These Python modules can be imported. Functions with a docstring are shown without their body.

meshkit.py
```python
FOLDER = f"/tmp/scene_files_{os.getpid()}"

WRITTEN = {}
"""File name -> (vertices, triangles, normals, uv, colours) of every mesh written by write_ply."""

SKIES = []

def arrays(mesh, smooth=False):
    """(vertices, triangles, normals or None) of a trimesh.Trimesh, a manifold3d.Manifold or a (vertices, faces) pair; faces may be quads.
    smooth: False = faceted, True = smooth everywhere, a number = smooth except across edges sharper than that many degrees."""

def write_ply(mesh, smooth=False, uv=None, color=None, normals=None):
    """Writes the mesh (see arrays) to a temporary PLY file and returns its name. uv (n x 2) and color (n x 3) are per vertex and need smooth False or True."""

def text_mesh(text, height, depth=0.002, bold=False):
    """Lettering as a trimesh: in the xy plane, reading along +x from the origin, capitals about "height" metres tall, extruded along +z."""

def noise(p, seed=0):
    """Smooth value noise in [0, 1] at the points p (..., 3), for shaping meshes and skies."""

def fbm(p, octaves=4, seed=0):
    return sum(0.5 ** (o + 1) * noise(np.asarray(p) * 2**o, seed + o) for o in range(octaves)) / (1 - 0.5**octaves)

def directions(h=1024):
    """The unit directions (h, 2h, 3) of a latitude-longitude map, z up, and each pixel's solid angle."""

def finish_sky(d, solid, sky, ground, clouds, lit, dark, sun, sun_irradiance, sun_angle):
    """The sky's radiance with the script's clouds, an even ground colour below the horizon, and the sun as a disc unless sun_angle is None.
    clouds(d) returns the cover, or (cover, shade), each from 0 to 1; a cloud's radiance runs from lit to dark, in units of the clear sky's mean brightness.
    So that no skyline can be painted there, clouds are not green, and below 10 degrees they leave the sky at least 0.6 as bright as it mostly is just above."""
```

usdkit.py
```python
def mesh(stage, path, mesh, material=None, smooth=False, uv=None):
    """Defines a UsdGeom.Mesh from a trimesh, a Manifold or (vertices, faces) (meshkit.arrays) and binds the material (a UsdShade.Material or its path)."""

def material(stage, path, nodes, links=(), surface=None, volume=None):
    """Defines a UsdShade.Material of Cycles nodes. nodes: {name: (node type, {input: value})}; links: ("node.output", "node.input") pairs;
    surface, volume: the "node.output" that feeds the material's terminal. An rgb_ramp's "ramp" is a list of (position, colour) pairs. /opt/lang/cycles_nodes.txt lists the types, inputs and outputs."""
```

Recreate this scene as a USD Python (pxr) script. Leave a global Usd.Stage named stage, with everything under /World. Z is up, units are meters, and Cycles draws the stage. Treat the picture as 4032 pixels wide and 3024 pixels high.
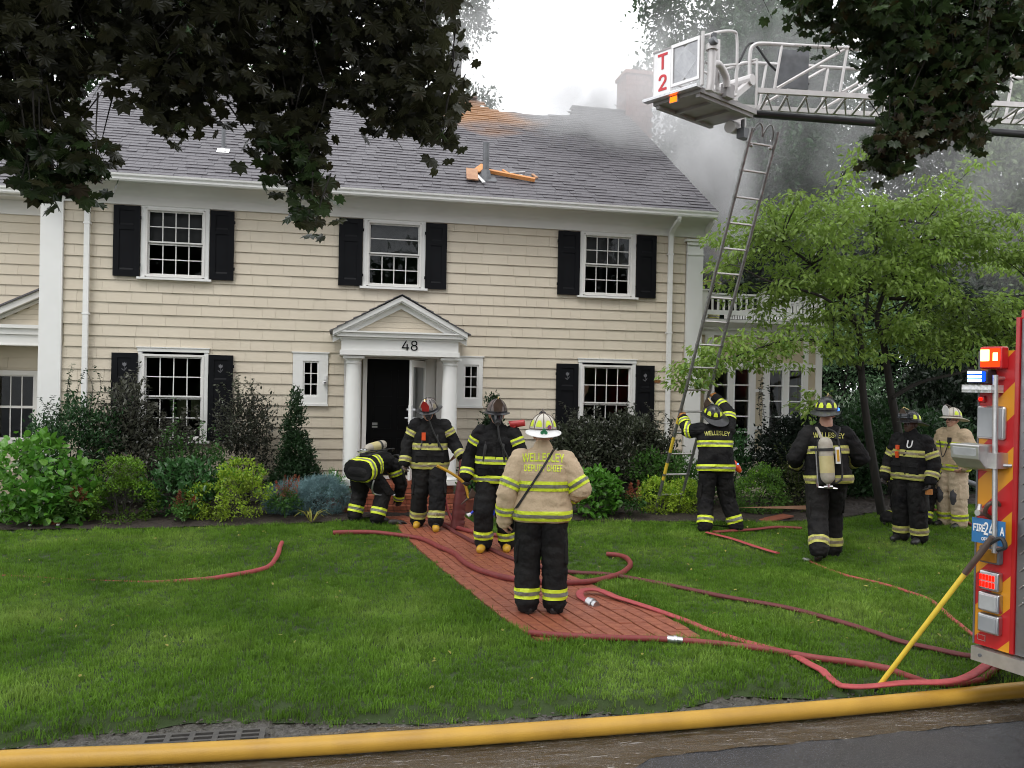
import math, random
import numpy as np, trimesh, manifold3d, usdkit, meshkit
from pxr import Usd, UsdGeom, UsdLux, UsdShade, Gf, Vt, Sdf
from manifold3d import Manifold
import shapely.geometry as sg
stage = Usd.Stage.CreateInMemory()
UsdGeom.SetStageUpAxis(stage, 'Z'); UsdGeom.SetStageMetersPerUnit(stage, 1.0)
UsdGeom.Xform.Define(stage, '/World'); UsdGeom.Scope.Define(stage, '/World/Looks')

# ------------------------------------------------------------------ camera, sky, sun, exposure
EXPOSURE = 1.05
SKY_STRENGTH, SUN_INTENSITY, CLOUD = 0.11, 0.2, 9.0
SUN_DIR = np.array([-0.30, -0.42, 0.86]); SUN_DIR /= np.linalg.norm(SUN_DIR)
YAW, PITCH, ROLL, EYE = 0.20454, -0.003724, 0.019953, np.array([-1.055, -13.981, 2.10])
_R = np.array([math.cos(YAW), -math.sin(YAW), 0]); _F = np.array([math.sin(YAW), math.cos(YAW), 0]); _U = np.array([0, 0, 1.0])
_F2 = _F * math.cos(PITCH) + _U * math.sin(PITCH); _U2 = _U * math.cos(PITCH) - _F * math.sin(PITCH)
_RC = _R * math.cos(ROLL) + _U2 * math.sin(ROLL); _UC = _U2 * math.cos(ROLL) - _R * math.sin(ROLL)
cam = UsdGeom.Camera.Define(stage, '/World/camera')
cam.AddTransformOp().Set(Gf.Matrix4d(*_RC, 0, *_UC, 0, *(-_F2), 0, *EYE, 1))
cam.CreateFocalLengthAttr(29.116); cam.CreateHorizontalApertureAttr(36.0); cam.CreateVerticalApertureAttr(27.0)
cam.CreateClippingRangeAttr(Gf.Vec2f(0.05, 2000)); cam.CreateExposureAttr(EXPOSURE)

dome = UsdLux.DomeLight.Define(stage, '/World/sky')
usdkit.material(stage, '/World/Looks/sky', {
    'tc': ('texture_coordinate', {}),
    'sky': ('sky_texture', {'sky_type': 'single_scattering', 'sun_disc': False, 'sun_elevation': math.asin(SUN_DIR[2]), 'sun_rotation': math.atan2(SUN_DIR[0], SUN_DIR[1])}),
    'n': ('noise_texture', {'scale': 1.6, 'detail': 4.0}),
    'r': ('rgb_ramp', {'ramp': [(0.3, (CLOUD * .86, CLOUD * .88, CLOUD * .92)), (0.7, (CLOUD, CLOUD, CLOUD * 1.01))]}),
    'm': ('mix_color', {'fac': 0.93}), 'b': ('background_shader', {'strength': SKY_STRENGTH})},
    [('tc.generated', 'n.vector'), ('n.fac', 'r.fac'), ('sky.color', 'm.a'), ('r.color', 'm.b'), ('m.result', 'b.color')], surface='b.background')
UsdShade.MaterialBindingAPI.Apply(dome.GetPrim()).Bind(UsdShade.Material.Get(stage, '/World/Looks/sky'))
dome.GetPrim().SetCustomDataByKey('kind', 'structure')
sun = UsdLux.DistantLight.Define(stage, '/World/sun')
sun.CreateNormalizeAttr(True); sun.CreateIntensityAttr(SUN_INTENSITY); sun.CreateAngleAttr(25.0); sun.CreateColorAttr(Gf.Vec3f(1.0, 0.97, 0.93))
_z = SUN_DIR; _x = np.cross([0, 1, 0], _z); _x /= np.linalg.norm(_x); _y = np.cross(_z, _x)
sun.AddTransformOp().Set(Gf.Matrix4d(*_x, 0, *_y, 0, *_z, 0, 0, 0, 30, 1))

# ------------------------------------------------------------------ helpers: names, things, parts
_used, _base = {}, {}
def fresh(parent, name):
    k = (parent, name); n = _used.get(k, 0); _used[k] = n + 1
    return f'{parent}/{name}' if n == 0 else f'{parent}/{name}_{n:03d}'
def tag(p, label=None, cat=None, group=None, kind=None):
    p = p.GetPrim() if hasattr(p, 'GetPrim') else p
    for k, v in (('label', label), ('category', cat), ('group', group), ('kind', kind)):
        if v: p.SetCustomDataByKey(k, v)
def thing(name, label, cat, loc=(0, 0, 0), group=None, kind=None):
    path = fresh('/World', name); x = UsdGeom.Xform.Define(stage, path)
    x.AddTranslateOp().Set(Gf.Vec3d(*map(float, loc))); _base[path] = np.array(loc, float)
    tag(x, label, cat, group, kind)
    return path
def arr(m):
    if hasattr(m, 'to_mesh'):
        t = m.to_mesh(); return np.array(t.vert_properties[:, :3], float), np.array(t.tri_verts, int)
    if isinstance(m, (tuple, list)) and len(m) == 2 and not hasattr(m[0], 'vertices') and not isinstance(m[0], tuple) :
        v, f = np.asarray(m[0], float), np.asarray(m[1], int)
        if f.shape[1] == 4: f = np.vstack([f[:, [0, 1, 2]], f[:, [0, 2, 3]]])
        return v, f
    return np.array(m.vertices, float), np.array(m.faces, int)
def cat(ms):
    vs, fs, n = [], [], 0
    for m in ms:
        v, f = arr(m); vs.append(v); fs.append(f + n); n += len(v)
    return np.vstack(vs), np.vstack(fs)
def obj(name, mesh, mat, parent=None, smooth=False, label=None, category=None, group=None, kind=None):
    """One mesh prim; coordinates are given in the world."""
    if isinstance(mesh, list): mesh = cat(mesh)
    v, f = arr(mesh)
    if parent:
        top = '/'.join(parent.split('/')[:3]); v = v - _base.get(top, 0)
    u, inv = np.unique(f, return_inverse=True)
    if len(u) < len(v): v, f = v[u], inv.reshape(f.shape)
    path = fresh(parent or '/World', name)
    m = usdkit.mesh(stage, path, (v, f), L[mat] if isinstance(mat, str) else mat, smooth=smooth)
    tag(m, label, category, group, kind)
    return path
def bx(x0, x1, y0, y1, z0, z1):
    v = np.array([[x, y, z] for z in (z0, z1) for y in (y0, y1) for x in (x0, x1)], float)
    return v, np.array([[0, 2, 3, 1], [4, 5, 7, 6], [0, 1, 5, 4], [2, 6, 7, 3], [0, 4, 6, 2], [1, 3, 7, 5]])
def quad(a, b, c, d): return np.array([a, b, c, d], float), np.array([[0, 1, 2, 3]])
def tube(pts, r, n=8, caps=True):
    """A round tube through the points; r a number or one per point."""
    p = np.asarray(pts, float); r = np.broadcast_to(np.asarray(r, float), (len(p),)); t = np.gradient(p, axis=0)
    t /= np.maximum(np.linalg.norm(t, axis=1, keepdims=True), 1e-9)
    ref = np.array([0, 0, 1.0]) if abs(t[0][2]) < .9 else np.array([1.0, 0, 0])
    a = np.cross(t[0], ref); a /= np.linalg.norm(a); V = []
    for i in range(len(p)):
        a = a - t[i] * (a @ t[i]); a /= max(np.linalg.norm(a), 1e-9); b = np.cross(t[i], a)
        th = np.arange(n) * 2 * math.pi / n
        V.append(p[i] + r[i] * (np.cos(th)[:, None] * a + np.sin(th)[:, None] * b))
    V = np.vstack(V); F = []
    for i in range(len(p) - 1):
        for k in range(n):
            q = (k + 1) % n; F.append([i * n + k, i * n + q, (i + 1) * n + q, (i + 1) * n + k])
    F = np.array(F); F = np.vstack([F[:, [0, 1, 2]], F[:, [0, 2, 3]]])
    if caps:
        m = len(V); V = np.vstack([V, p[:1], p[-1:]]); e = (len(p) - 1) * n
        F = np.vstack([F, [[m, (k + 1) % n, k] for k in range(n)], [[m + 1, e + k, e + (k + 1) % n] for k in range(n)]])
    return V, F
def bar(a, b, w, h=None, up=(0, 0, 1)):
    """A square bar from a to b."""
    h = h or w; a, b = np.array(a, float), np.array(b, float); t = b - a; t /= np.linalg.norm(t)
    up = np.array(up, float)
    if abs(t @ up) > .95: up = np.array([1.0, 0, 0])
    s = np.cross(t, up); s /= np.linalg.norm(s); u = np.cross(s, t)
    v = [p + s * i * w / 2 + u * j * h / 2 for p in (a, b) for j in (-1, 1) for i in (-1, 1)]
    return np.array(v), np.array([[0, 1, 3, 2], [4, 6, 7, 5], [0, 4, 5, 1], [2, 3, 7, 6], [0, 2, 6, 4], [1, 5, 7, 3]])
def lathe(profile, n=20, loc=(0, 0, 0)):
    m = trimesh.creation.revolve(np.array(profile, float), sections=n); m.apply_translation(loc); return m
def spline(pts, n=8):
    """Catmull-Rom through the points."""
    p = np.asarray(pts, float); q = np.vstack([2 * p[0] - p[1], p, 2 * p[-1] - p[-2]]); out = []
    for i in range(1, len(q) - 2):
        for t in np.linspace(0, 1, n, endpoint=False):
            a, b, c, d = q[i - 1:i + 3]
            out.append(.5 * (2 * b + (c - a) * t + (2 * a - 5 * b + 4 * c - d) * t * t + (3 * b - a - 3 * c + d) * t ** 3))
    return np.array(out + [p[-1]])
def xf(m, M):
    v, f = arr(m); return v @ np.asarray(M)[:3, :3].T + np.asarray(M)[:3, 3], f
def prism(poly, y0, y1):
    """An (x, z) outline extruded along y."""
    p = sg.Polygon(poly); m = trimesh.creation.extrude_polygon(p, y1 - y0, engine='earcut')
    v = np.array(m.vertices); return np.c_[v[:, 0], y1 - v[:, 2], v[:, 1]], np.array(m.faces)
def prism_x(poly, x0, x1):
    """A (y, z) outline extruded along x."""
    m = trimesh.creation.extrude_polygon(sg.Polygon(poly), x1 - x0, engine='earcut')
    v = np.array(m.vertices); return np.c_[x0 + v[:, 2], v[:, 0], v[:, 1]], np.array(m.faces)
def man(m):
    v, f = arr(m); return Manifold(manifold3d.Mesh(v.astype(np.float32), f.astype(np.uint32)))

# ------------------------------------------------------------------ materials
L = {}
def hexc(h):
    c = np.array([int(h[i:i + 2], 16) for i in (0, 2, 4)]) / 255.0
    return tuple(np.where(c < .04045, c / 12.92, ((c + .055) / 1.055) ** 2.4))
def mat(name, a, b=None, scale=6.0, rough=.6, bump=0., bscale=None, metallic=0., island=0., spec=None, detail=4., stretch=None, rough2=None, coat=0.):
    """Procedural principled material: a noise between colours a and b, optional spread per loose piece, optional bump."""
    a = hexc(a) if isinstance(a, str) else a; b = a if b is None else hexc(b) if isinstance(b, str) else b
    P = {'roughness': rough, 'metallic': metallic}
    if spec is not None: P['specular_ior_level'] = spec
    if coat: P['coat_weight'] = coat; P['coat_roughness'] = .06
    N = {'g': ('geometry', {}), 'tc': ('texture_coordinate', {}), 'mp': ('mapping', {'scale': stretch or (1, 1, 1)}),
         'n': ('noise_texture', {'scale': scale, 'detail': detail, 'roughness': .6}), 'r': ('rgb_ramp', {'ramp': [(.28, a), (.72, b)]}), 'p': ('principled_bsdf', P)}
    K = [('g.position', 'mp.vector'), ('mp.vector', 'n.vector'), ('n.fac', 'r.fac')]
    out = 'r.color'
    if island:
        N['mr'] = ('map_range', {'from_min': 0., 'from_max': 1., 'to_min': 1 - island, 'to_max': 1 + island}); N['hs'] = ('hsv', {})
        K += [('g.random_per_island', 'mr.value'), ('mr.result', 'hs.value'), ('r.color', 'hs.color')]; out = 'hs.color'
    K.append((out, 'p.base_color'))
    if rough2 is not None:
        N['rr'] = ('map_range', {'from_min': .35, 'from_max': .65, 'to_min': rough, 'to_max': rough2}); K += [('n.fac', 'rr.value'), ('rr.result', 'p.roughness')]
    if bump:
        N['bn'] = ('noise_texture', {'scale': bscale or scale * 4, 'detail': 3.}); N['bp'] = ('bump', {'strength': 1.0, 'distance': bump})
        K += [('mp.vector', 'bn.vector'), ('bn.fac', 'bp.height'), ('bp.normal', 'p.normal')]
    L[name] = usdkit.material(stage, f'/World/Looks/{name}', N, K, surface='p.BSDF'); return L[name]
def emit(name, col, strength, body=None):
    L[name] = usdkit.material(stage, f'/World/Looks/{name}', {'e': ('emission', {'color': hexc(col), 'strength': strength})}, [], surface='e.emission')
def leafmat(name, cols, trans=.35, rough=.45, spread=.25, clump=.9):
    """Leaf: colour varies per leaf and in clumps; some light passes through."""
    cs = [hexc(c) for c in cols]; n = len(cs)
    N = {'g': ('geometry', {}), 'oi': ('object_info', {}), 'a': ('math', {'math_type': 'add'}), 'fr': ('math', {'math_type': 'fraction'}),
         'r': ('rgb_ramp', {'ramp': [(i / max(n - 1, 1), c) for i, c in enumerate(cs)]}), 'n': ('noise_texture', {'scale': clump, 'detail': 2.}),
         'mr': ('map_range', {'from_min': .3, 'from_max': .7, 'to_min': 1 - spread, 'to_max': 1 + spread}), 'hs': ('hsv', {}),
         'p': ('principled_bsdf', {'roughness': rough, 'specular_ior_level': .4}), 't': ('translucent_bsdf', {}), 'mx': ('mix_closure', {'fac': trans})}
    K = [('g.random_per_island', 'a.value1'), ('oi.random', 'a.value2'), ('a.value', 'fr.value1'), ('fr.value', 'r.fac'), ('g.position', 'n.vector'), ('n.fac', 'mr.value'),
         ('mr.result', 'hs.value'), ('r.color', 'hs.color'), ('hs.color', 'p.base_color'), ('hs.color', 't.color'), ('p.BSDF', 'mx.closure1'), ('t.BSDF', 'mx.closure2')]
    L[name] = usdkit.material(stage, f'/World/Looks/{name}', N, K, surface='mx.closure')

mat('siding', (.615, .55, .435), (.55, .485, .38), 1.2, .62, .0015, 60, island=.035)
mat('siding_edge', (.50, .43, .31), (.46, .39, .28), 2, .6)
mat('white_paint', (.74, .74, .72), (.66, .66, .63), .9, .45, .0006, 30)
mat('white_wood', (.70, .69, .66), (.62, .61, .58), 1.6, .5)
mat('taupe_paint', (.50, .46, .40), (.44, .40, .35), 1.5, .55)
mat('black_paint', (.0035, .0038, .005), (.006, .0065, .008), 3, .5, .0006, 60, spec=.12)
mat('tulip_grey', (.13, .13, .14), (.10, .10, .11), 8, .5)
mat('door_black', (.0022, .0022, .0025), (.004, .004, .0045), 4, .35, spec=.15)
mat('interior', (.16, .14, .12), (.12, .11, .09), 1, .9)
mat('curtain', (.16, .18, .09), (.10, .12, .05), 6, .9, stretch=(6, 6, .6))
mat('reflection_grey', (.10, .10, .10), (.07, .07, .07), 1.2, .8)
mat('foundation', (.22, .20, .18), (.15, .14, .12), 5, .9, .004, 20)
mat('brass', (.60, .45, .2), (.5, .38, .16), 8, .3, metallic=1)
mat('steel', (.55, .55, .55), (.42, .42, .43), 14, .32, metallic=1)
mat('aluminium', (.62, .61, .60), (.48, .47, .46), 10, .36, metallic=1, rough2=.5)
mat('dark_aluminium', (.30, .30, .31), (.22, .22, .23), 10, .32, metallic=1, rough2=.45)
mat('pale_metal', (.60, .58, .57), (.50, .48, .47), 6, .5, metallic=.3)
mat('lead', (.15, .155, .165), (.10, .105, .11), 8, .5, metallic=.3)
mat('black_rubber', (.012, .012, .012), (.02, .02, .02), 12, .6)
mat('black_plastic', (.012, .012, .013), (.018, .018, .02), 12, .35)
mat('white_plastic', (.75, .75, .74), (.70, .70, .69), 4, .35)
mat('brick', (.40, .125, .065), (.25, .070, .038), 14, .40, .0012, 120, island=.22, rough2=.6)
mat('mortar', (.075, .05, .035), (.045, .04, .02), 30, .85, .002, 200)
mat('terracotta', (.24, .075, .04), (.17, .05, .03), 10, .6)
mat('bark', (.045, .036, .028), (.02, .017, .013), 14, .85, .006, 30, stretch=(1, 1, .3))
mat('bark_dark', (.022, .018, .014), (.010, .009, .007), 14, .85, .006, 30, stretch=(1, 1, .3))
mat('fresh_wood', (.62, .28, .09), (.50, .19, .05), 9, .6, stretch=(1, 6, 6))
mat('tan_wood', (.42, .24, .13), (.30, .15, .08), 9, .65)
mat('chimney_brick', (.38, .20, .16), (.30, .15, .12), 12, .8, .003, 60, island=.15)
usdkit.material(stage, '/World/Looks/glass', {'t': ('transparent_bsdf', {'color': (.86, .88, .88)}), 'g': ('glossy_bsdf', {'roughness': .015, 'color': (.42, .44, .45)}), 'f': ('fresnel', {'IOR': 1.5}), 'm': ('mix_closure', {})},
                [('f.fac', 'm.fac'), ('t.BSDF', 'm.closure1'), ('g.BSDF', 'm.closure2')], surface='m.closure'); L['glass'] = UsdShade.Material.Get(stage, '/World/Looks/glass')
# roof shingles: grey with a purple cast, tone per shingle, and an orange glow painted into the colour beside the burnt hole
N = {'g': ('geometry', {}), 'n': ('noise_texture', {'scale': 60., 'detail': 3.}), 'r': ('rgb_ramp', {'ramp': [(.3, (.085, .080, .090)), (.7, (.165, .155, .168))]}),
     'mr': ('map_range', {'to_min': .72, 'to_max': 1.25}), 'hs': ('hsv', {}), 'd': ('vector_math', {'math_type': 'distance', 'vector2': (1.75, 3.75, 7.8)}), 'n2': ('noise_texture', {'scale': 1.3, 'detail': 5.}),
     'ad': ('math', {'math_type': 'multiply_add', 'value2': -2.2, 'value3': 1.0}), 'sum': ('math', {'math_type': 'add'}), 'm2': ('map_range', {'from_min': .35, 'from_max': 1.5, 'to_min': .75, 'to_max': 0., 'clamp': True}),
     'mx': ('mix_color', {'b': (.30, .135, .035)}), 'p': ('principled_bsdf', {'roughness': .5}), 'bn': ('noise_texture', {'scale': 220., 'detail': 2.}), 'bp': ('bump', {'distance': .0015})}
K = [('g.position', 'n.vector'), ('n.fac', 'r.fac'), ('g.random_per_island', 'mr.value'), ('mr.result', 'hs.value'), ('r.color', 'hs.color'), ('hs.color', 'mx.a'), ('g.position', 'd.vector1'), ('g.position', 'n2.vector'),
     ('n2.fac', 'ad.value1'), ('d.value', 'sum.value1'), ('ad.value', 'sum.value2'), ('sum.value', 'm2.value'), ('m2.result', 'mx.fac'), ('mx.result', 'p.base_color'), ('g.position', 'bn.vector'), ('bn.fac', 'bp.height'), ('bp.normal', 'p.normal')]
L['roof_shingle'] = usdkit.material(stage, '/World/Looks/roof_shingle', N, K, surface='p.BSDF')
mat('roof_dark', (.035, .032, .034), (.025, .022, .024), 8, .7)
mat('char', (.012, .011, .010), (.03, .027, .024), 12, .9)

# ------------------------------------------------------------------ the house
HX0, HX1, EAVE_Y, EAVE_Z, SL, RIDGE_Y = -5.59, 5.31, -0.47, 5.13, 0.6578, 4.55
RIDGE_Z = EAVE_Z + (RIDGE_Y - EAVE_Y) * SL
house = thing('house', 'two-storey cream shingled house with black shutters, white portico and smoking grey roof', 'house')
XC = -0.14
UPW = [(-4.09, -3.22), (-0.65, 0.23), (3.085, 3.96)]
UZ0, UZ1 = 3.64, 4.70
LOW = [(-4.10, -3.20), (3.10, 4.00)]
LZ0, LZ1 = 1.06, 2.40
SMW = [(-1.655, -1.40), (1.0, 1.255)]; SZ0, SZ1 = 1.78, 2.36
DOOR = (-0.62, 0.34, 0.47, 2.42)
OPEN = [(a, b, UZ0, UZ1) for a, b in UPW] + [(a, b, LZ0, LZ1) for a, b in LOW] + [(a, b, SZ0, SZ1) for a, b in SMW] + [DOOR]
rng = np.random.default_rng(5)
wall = man(bx(HX0, HX1, 0.004, 0.16, 0.0, 5.0))
for a, b, z0, z1 in OPEN: wall = wall - man(bx(a, b, -.2, .4, z0, z1))
obj('front_wall', wall, 'siding_edge', house)
obj('foundation', bx(HX0 + .01, HX1 - .01, -.012, .002, -.1, .40), 'foundation', house)
gab = [(0.17, 0.0), (9.1, 0.0), (9.1, 5.0), (RIDGE_Y, RIDGE_Z - .16), (0.17, EAVE_Z + .30)]
obj('side_wall', prism_x(gab, HX0, HX0 + .15), 'siding', house); obj('side_wall', prism_x(gab, HX1 - .15, HX1), 'siding', house)
obj('back_wall', bx(HX0 + .15, HX1 - .15, 8.95, 9.1, 0, 5.0), 'siding', house)
obj('floor', bx(HX0 + .16, HX1 - .16, .17, 8.9, 2.62, 2.82), 'interior', house); obj('floor', bx(HX0 + .16, HX1 - .16, .17, 8.9, .2, .40), 'interior', house)
obj('ceiling', bx(HX0 + .16, HX1 - .16, .17, 8.9, 4.94, 5.02), 'interior', house)
obj('partition', [bx(-1.2, -1.1, .2, 8.9, .42, 2.6), bx(1.2, 1.3, .2, 8.9, .42, 2.6), bx(-1.1, 1.2, 3.6, 3.7, .42, 2.6), bx(-5.4, 5.1, 3.4, 3.5, 2.83, 4.9)], 'interior', house)

def siding(parent, x0, x1, z0, z1, yw, openings, exposure=.176, lo=.16, hi=.52, name='siding_shingle', skew=None, axis='y'):
    """Courses of cedar shingles, each one a tapered board of its own; openings are cut out. Returns a list of meshes."""
    out, n = [], int(math.ceil((z1 - z0) / exposure))
    for r in range(n):
        a, b = z0 + r * exposure, min(z0 + (r + 1) * exposure, z1); x = x0 - rng.uniform(0, .3)
        cuts = sorted({a, b} | {q for o in openings for q in o[2:4] if a + .004 < q < b - .004})
        while x < x1:
            w = rng.uniform(lo, hi); s, e = max(x, x0), min(x + w, x1); x += w
            if e - s < .03: continue
            pieces, dy = [], rng.normal(0, .0012); dz = abs(rng.normal(0, .0012))
            for c0, c1 in zip(cuts[:-1], cuts[1:]):
                spans = [(s + .0012, e - .0012)]
                for o in openings:
                    if o[2] < c1 - .001 and o[3] > c0 + .001:
                        spans = [q for p in spans for q in ((p[0], min(p[1], o[0])), (max(p[0], o[1]), p[1])) if q[1] - q[0] > .004]
                t = lambda z: (.024 - .019 * (z - a) / exposure) + dy
                for p, q in spans:
                    if skew: q = min(q, skew(c0)); 
                    if q - p < .004: continue
                    zz0 = c0 - (dz + .004 if c0 == a else 0)
                    v = np.array([[p, yw, zz0], [q, yw, zz0], [q, yw, c1], [p, yw, c1], [p, yw - t(c0), zz0], [q, yw - t(c0), zz0], [q, yw - t(c1), c1], [p, yw - t(c1), c1]])
                    pieces.append((v, np.array([[4, 5, 6, 7], [0, 1, 5, 4], [3, 7, 6, 2], [0, 4, 7, 3], [1, 2, 6, 5]])))
            if pieces: out.append(cat(pieces))
    return out
def spread_parts(parent, name, stuff, meshes, material, score, most=300):
    """The pieces that show largest as parts, the rest joined as one part."""
    order = np.argsort([-score(m) for m in meshes])
    for i in order[:most]: obj(name, meshes[i], material, parent)
    if len(order) > most: obj(stuff, cat([meshes[i] for i in order[most:]]), material, parent, kind='stuff')
def area_score(m):
    v, _ = arr(m); c = v.mean(0); return np.prod(np.sort(v.max(0) - v.min(0))[1:]) / ((c - EYE) @ (c - EYE))
cas = [(a - .06, b + .06, z0 - .05, z1 + .08) for a, b, z0, z1 in OPEN[:5]] + [(-1.82, -1.25, 1.66, 2.50), (.83, 1.33, 1.66, 2.50), (-.80, .62, .3, 2.44)]
rows = siding(house, -5.28, 4.98, .40, 4.75, 0.0, cas)
def vis(m):
    v, _ = arr(m); c = v.mean(0); s = area_score(m)
    return s * (.05 if c[2] < 1.0 else 1)
spread_parts(house, 'siding_shingle', 'siding_shingles', rows, 'siding', vis)

# windows
def window(a, b, z0, z1, cols, rows_up, rows_lo, head=False, y=0.0, plain_upper=False, dark=True, mull='white_wood', gap=0):
    fr = []
    w = obj('window', [bx(a - .075, a - .012, y - .034, y - .001, z0 - .02, z1 + (.0 if head else .05)), bx(b + .012, b + .075, y - .034, y - .001, z0 - .02, z1 + (.0 if head else .05)),
                       bx(a - .0115, b + .0115, y - .034, y - .001, z1 + .012, z1 + .05)], 'white_paint', house)
    obj('storm_frame', [bx(a - .0115, a + .02, y - .044, y + .03, z0, z1), bx(b - .02, b + .0115, y - .044, y + .03, z0, z1), bx(a + .02, b - .02, y - .044, y + .03, z1 - .022, z1 + .0115), bx(a + .02, b - .02, y - .044, y + .03, z0 - .01, z0 + .026)], 'white_wood', w)
    obj('sill', prism_x([(y - .085, z0 - .055), (y - .003, z0 - .055), (y - .003, z0 - .0105), (y - .085, z0 - .022)], a - .12, b + .12), 'white_paint', w)
    if head: obj('head_casing', [bx(a - .085, b + .085, y - .042, y - .001, z1 + .0505, z1 + .11), bx(a - .10, b + .10, y - .055, y - .001, z1 + .1105, z1 + .125), bx(a - .075, b + .075, y - .034, y - .001, z1 + .0005, z1 + .0495)], 'white_paint', w)
    zm = (z0 + z1) / 2
    for (s0, s1, yy, nr, up) in ((zm + .004 + gap, z1 - .022, y + .012, rows_up, 1), (z0 + .026, zm - .004, y + .045, rows_lo, 0)):
        m = .024; xi0, xi1, zi0, zi1 = a + .02, b - .02, s0, s1
        obj('sash', [bx(xi0, xi0 + m, yy - .012, yy + .012, zi0, zi1), bx(xi1 - m, xi1, yy - .012, yy + .012, zi0, zi1), bx(xi0 + m, xi1 - m, yy - .012, yy + .012, zi0, zi0 + m), bx(xi0 + m, xi1 - m, yy - .012, yy + .012, zi1 - m, zi1)], mull, w)
        gx = np.linspace(xi0 + m, xi1 - m, cols + 1) if not (plain_upper and up) else np.array([xi0 + m, xi1 - m]); gz = np.linspace(zi0 + m, zi1 - m, nr + 1)
        for x in gx[1:-1]: obj('muntin', bx(x - .0075, x + .0075, yy - .010, yy + .006, zi0 + m, zi1 - m), mull, w)
        for z in gz[1:-1]: obj('muntin', [bx(p + .0075 * (i > 0), q - .0075 * (i < len(gx) - 2), yy - .0098, yy + .006, z - .0075, z + .0075) for i, (p, q) in enumerate(zip(gx[:-1], gx[1:]))], mull, w)
        for i, (p, q) in enumerate(zip(gx[:-1], gx[1:])):
            for c, d in zip(gz[:-1], gz[1:]):
                obj('pane', quad((p, yy - .002, c), (q, yy - .002, c), (q, yy - .002, d), (p, yy - .002, d)), 'glass', w)
    return w
w0 = window(*UPW[0], UZ0, UZ1, 4, 2, 2); w1 = window(*UPW[1], UZ0, UZ1, 4, 2, 2, plain_upper=True, gap=.0); w2 = window(*UPW[2], UZ0, UZ1, 4, 2, 2)
for (a, b), w in zip(UPW, (w0, w1, w2)): obj('shade', bx(a + .01, b - .01, .09, .094, (UZ0 + UZ1) / 2 - .02, UZ1 - .01), 'reflection_grey', w)  # grey sheets added behind the upper sashes, standing in for reflection in the panes
w3 = window(*LOW[0], LZ0, LZ1, 4, 2, 2, head=True, mull='white_paint'); w4 = window(*LOW[1], LZ0, LZ1, 4, 2, 2, head=True)
obj('curtain', [bx(LOW[0][0] + .46, LOW[0][0] + .62, .30, .33, LZ0 + .3, LZ0 + .66), bx(LOW[0][0] + .67, LOW[0][1], .30, .33, LZ0 + .3, LZ0 + .66)], 'curtain', w3)
obj('curtain', prism([(3.12, 1.62), (3.30, 1.95), (3.32, 2.05), (3.12, 2.08)], .3, .33), 'tan_wood', w4)
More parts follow.
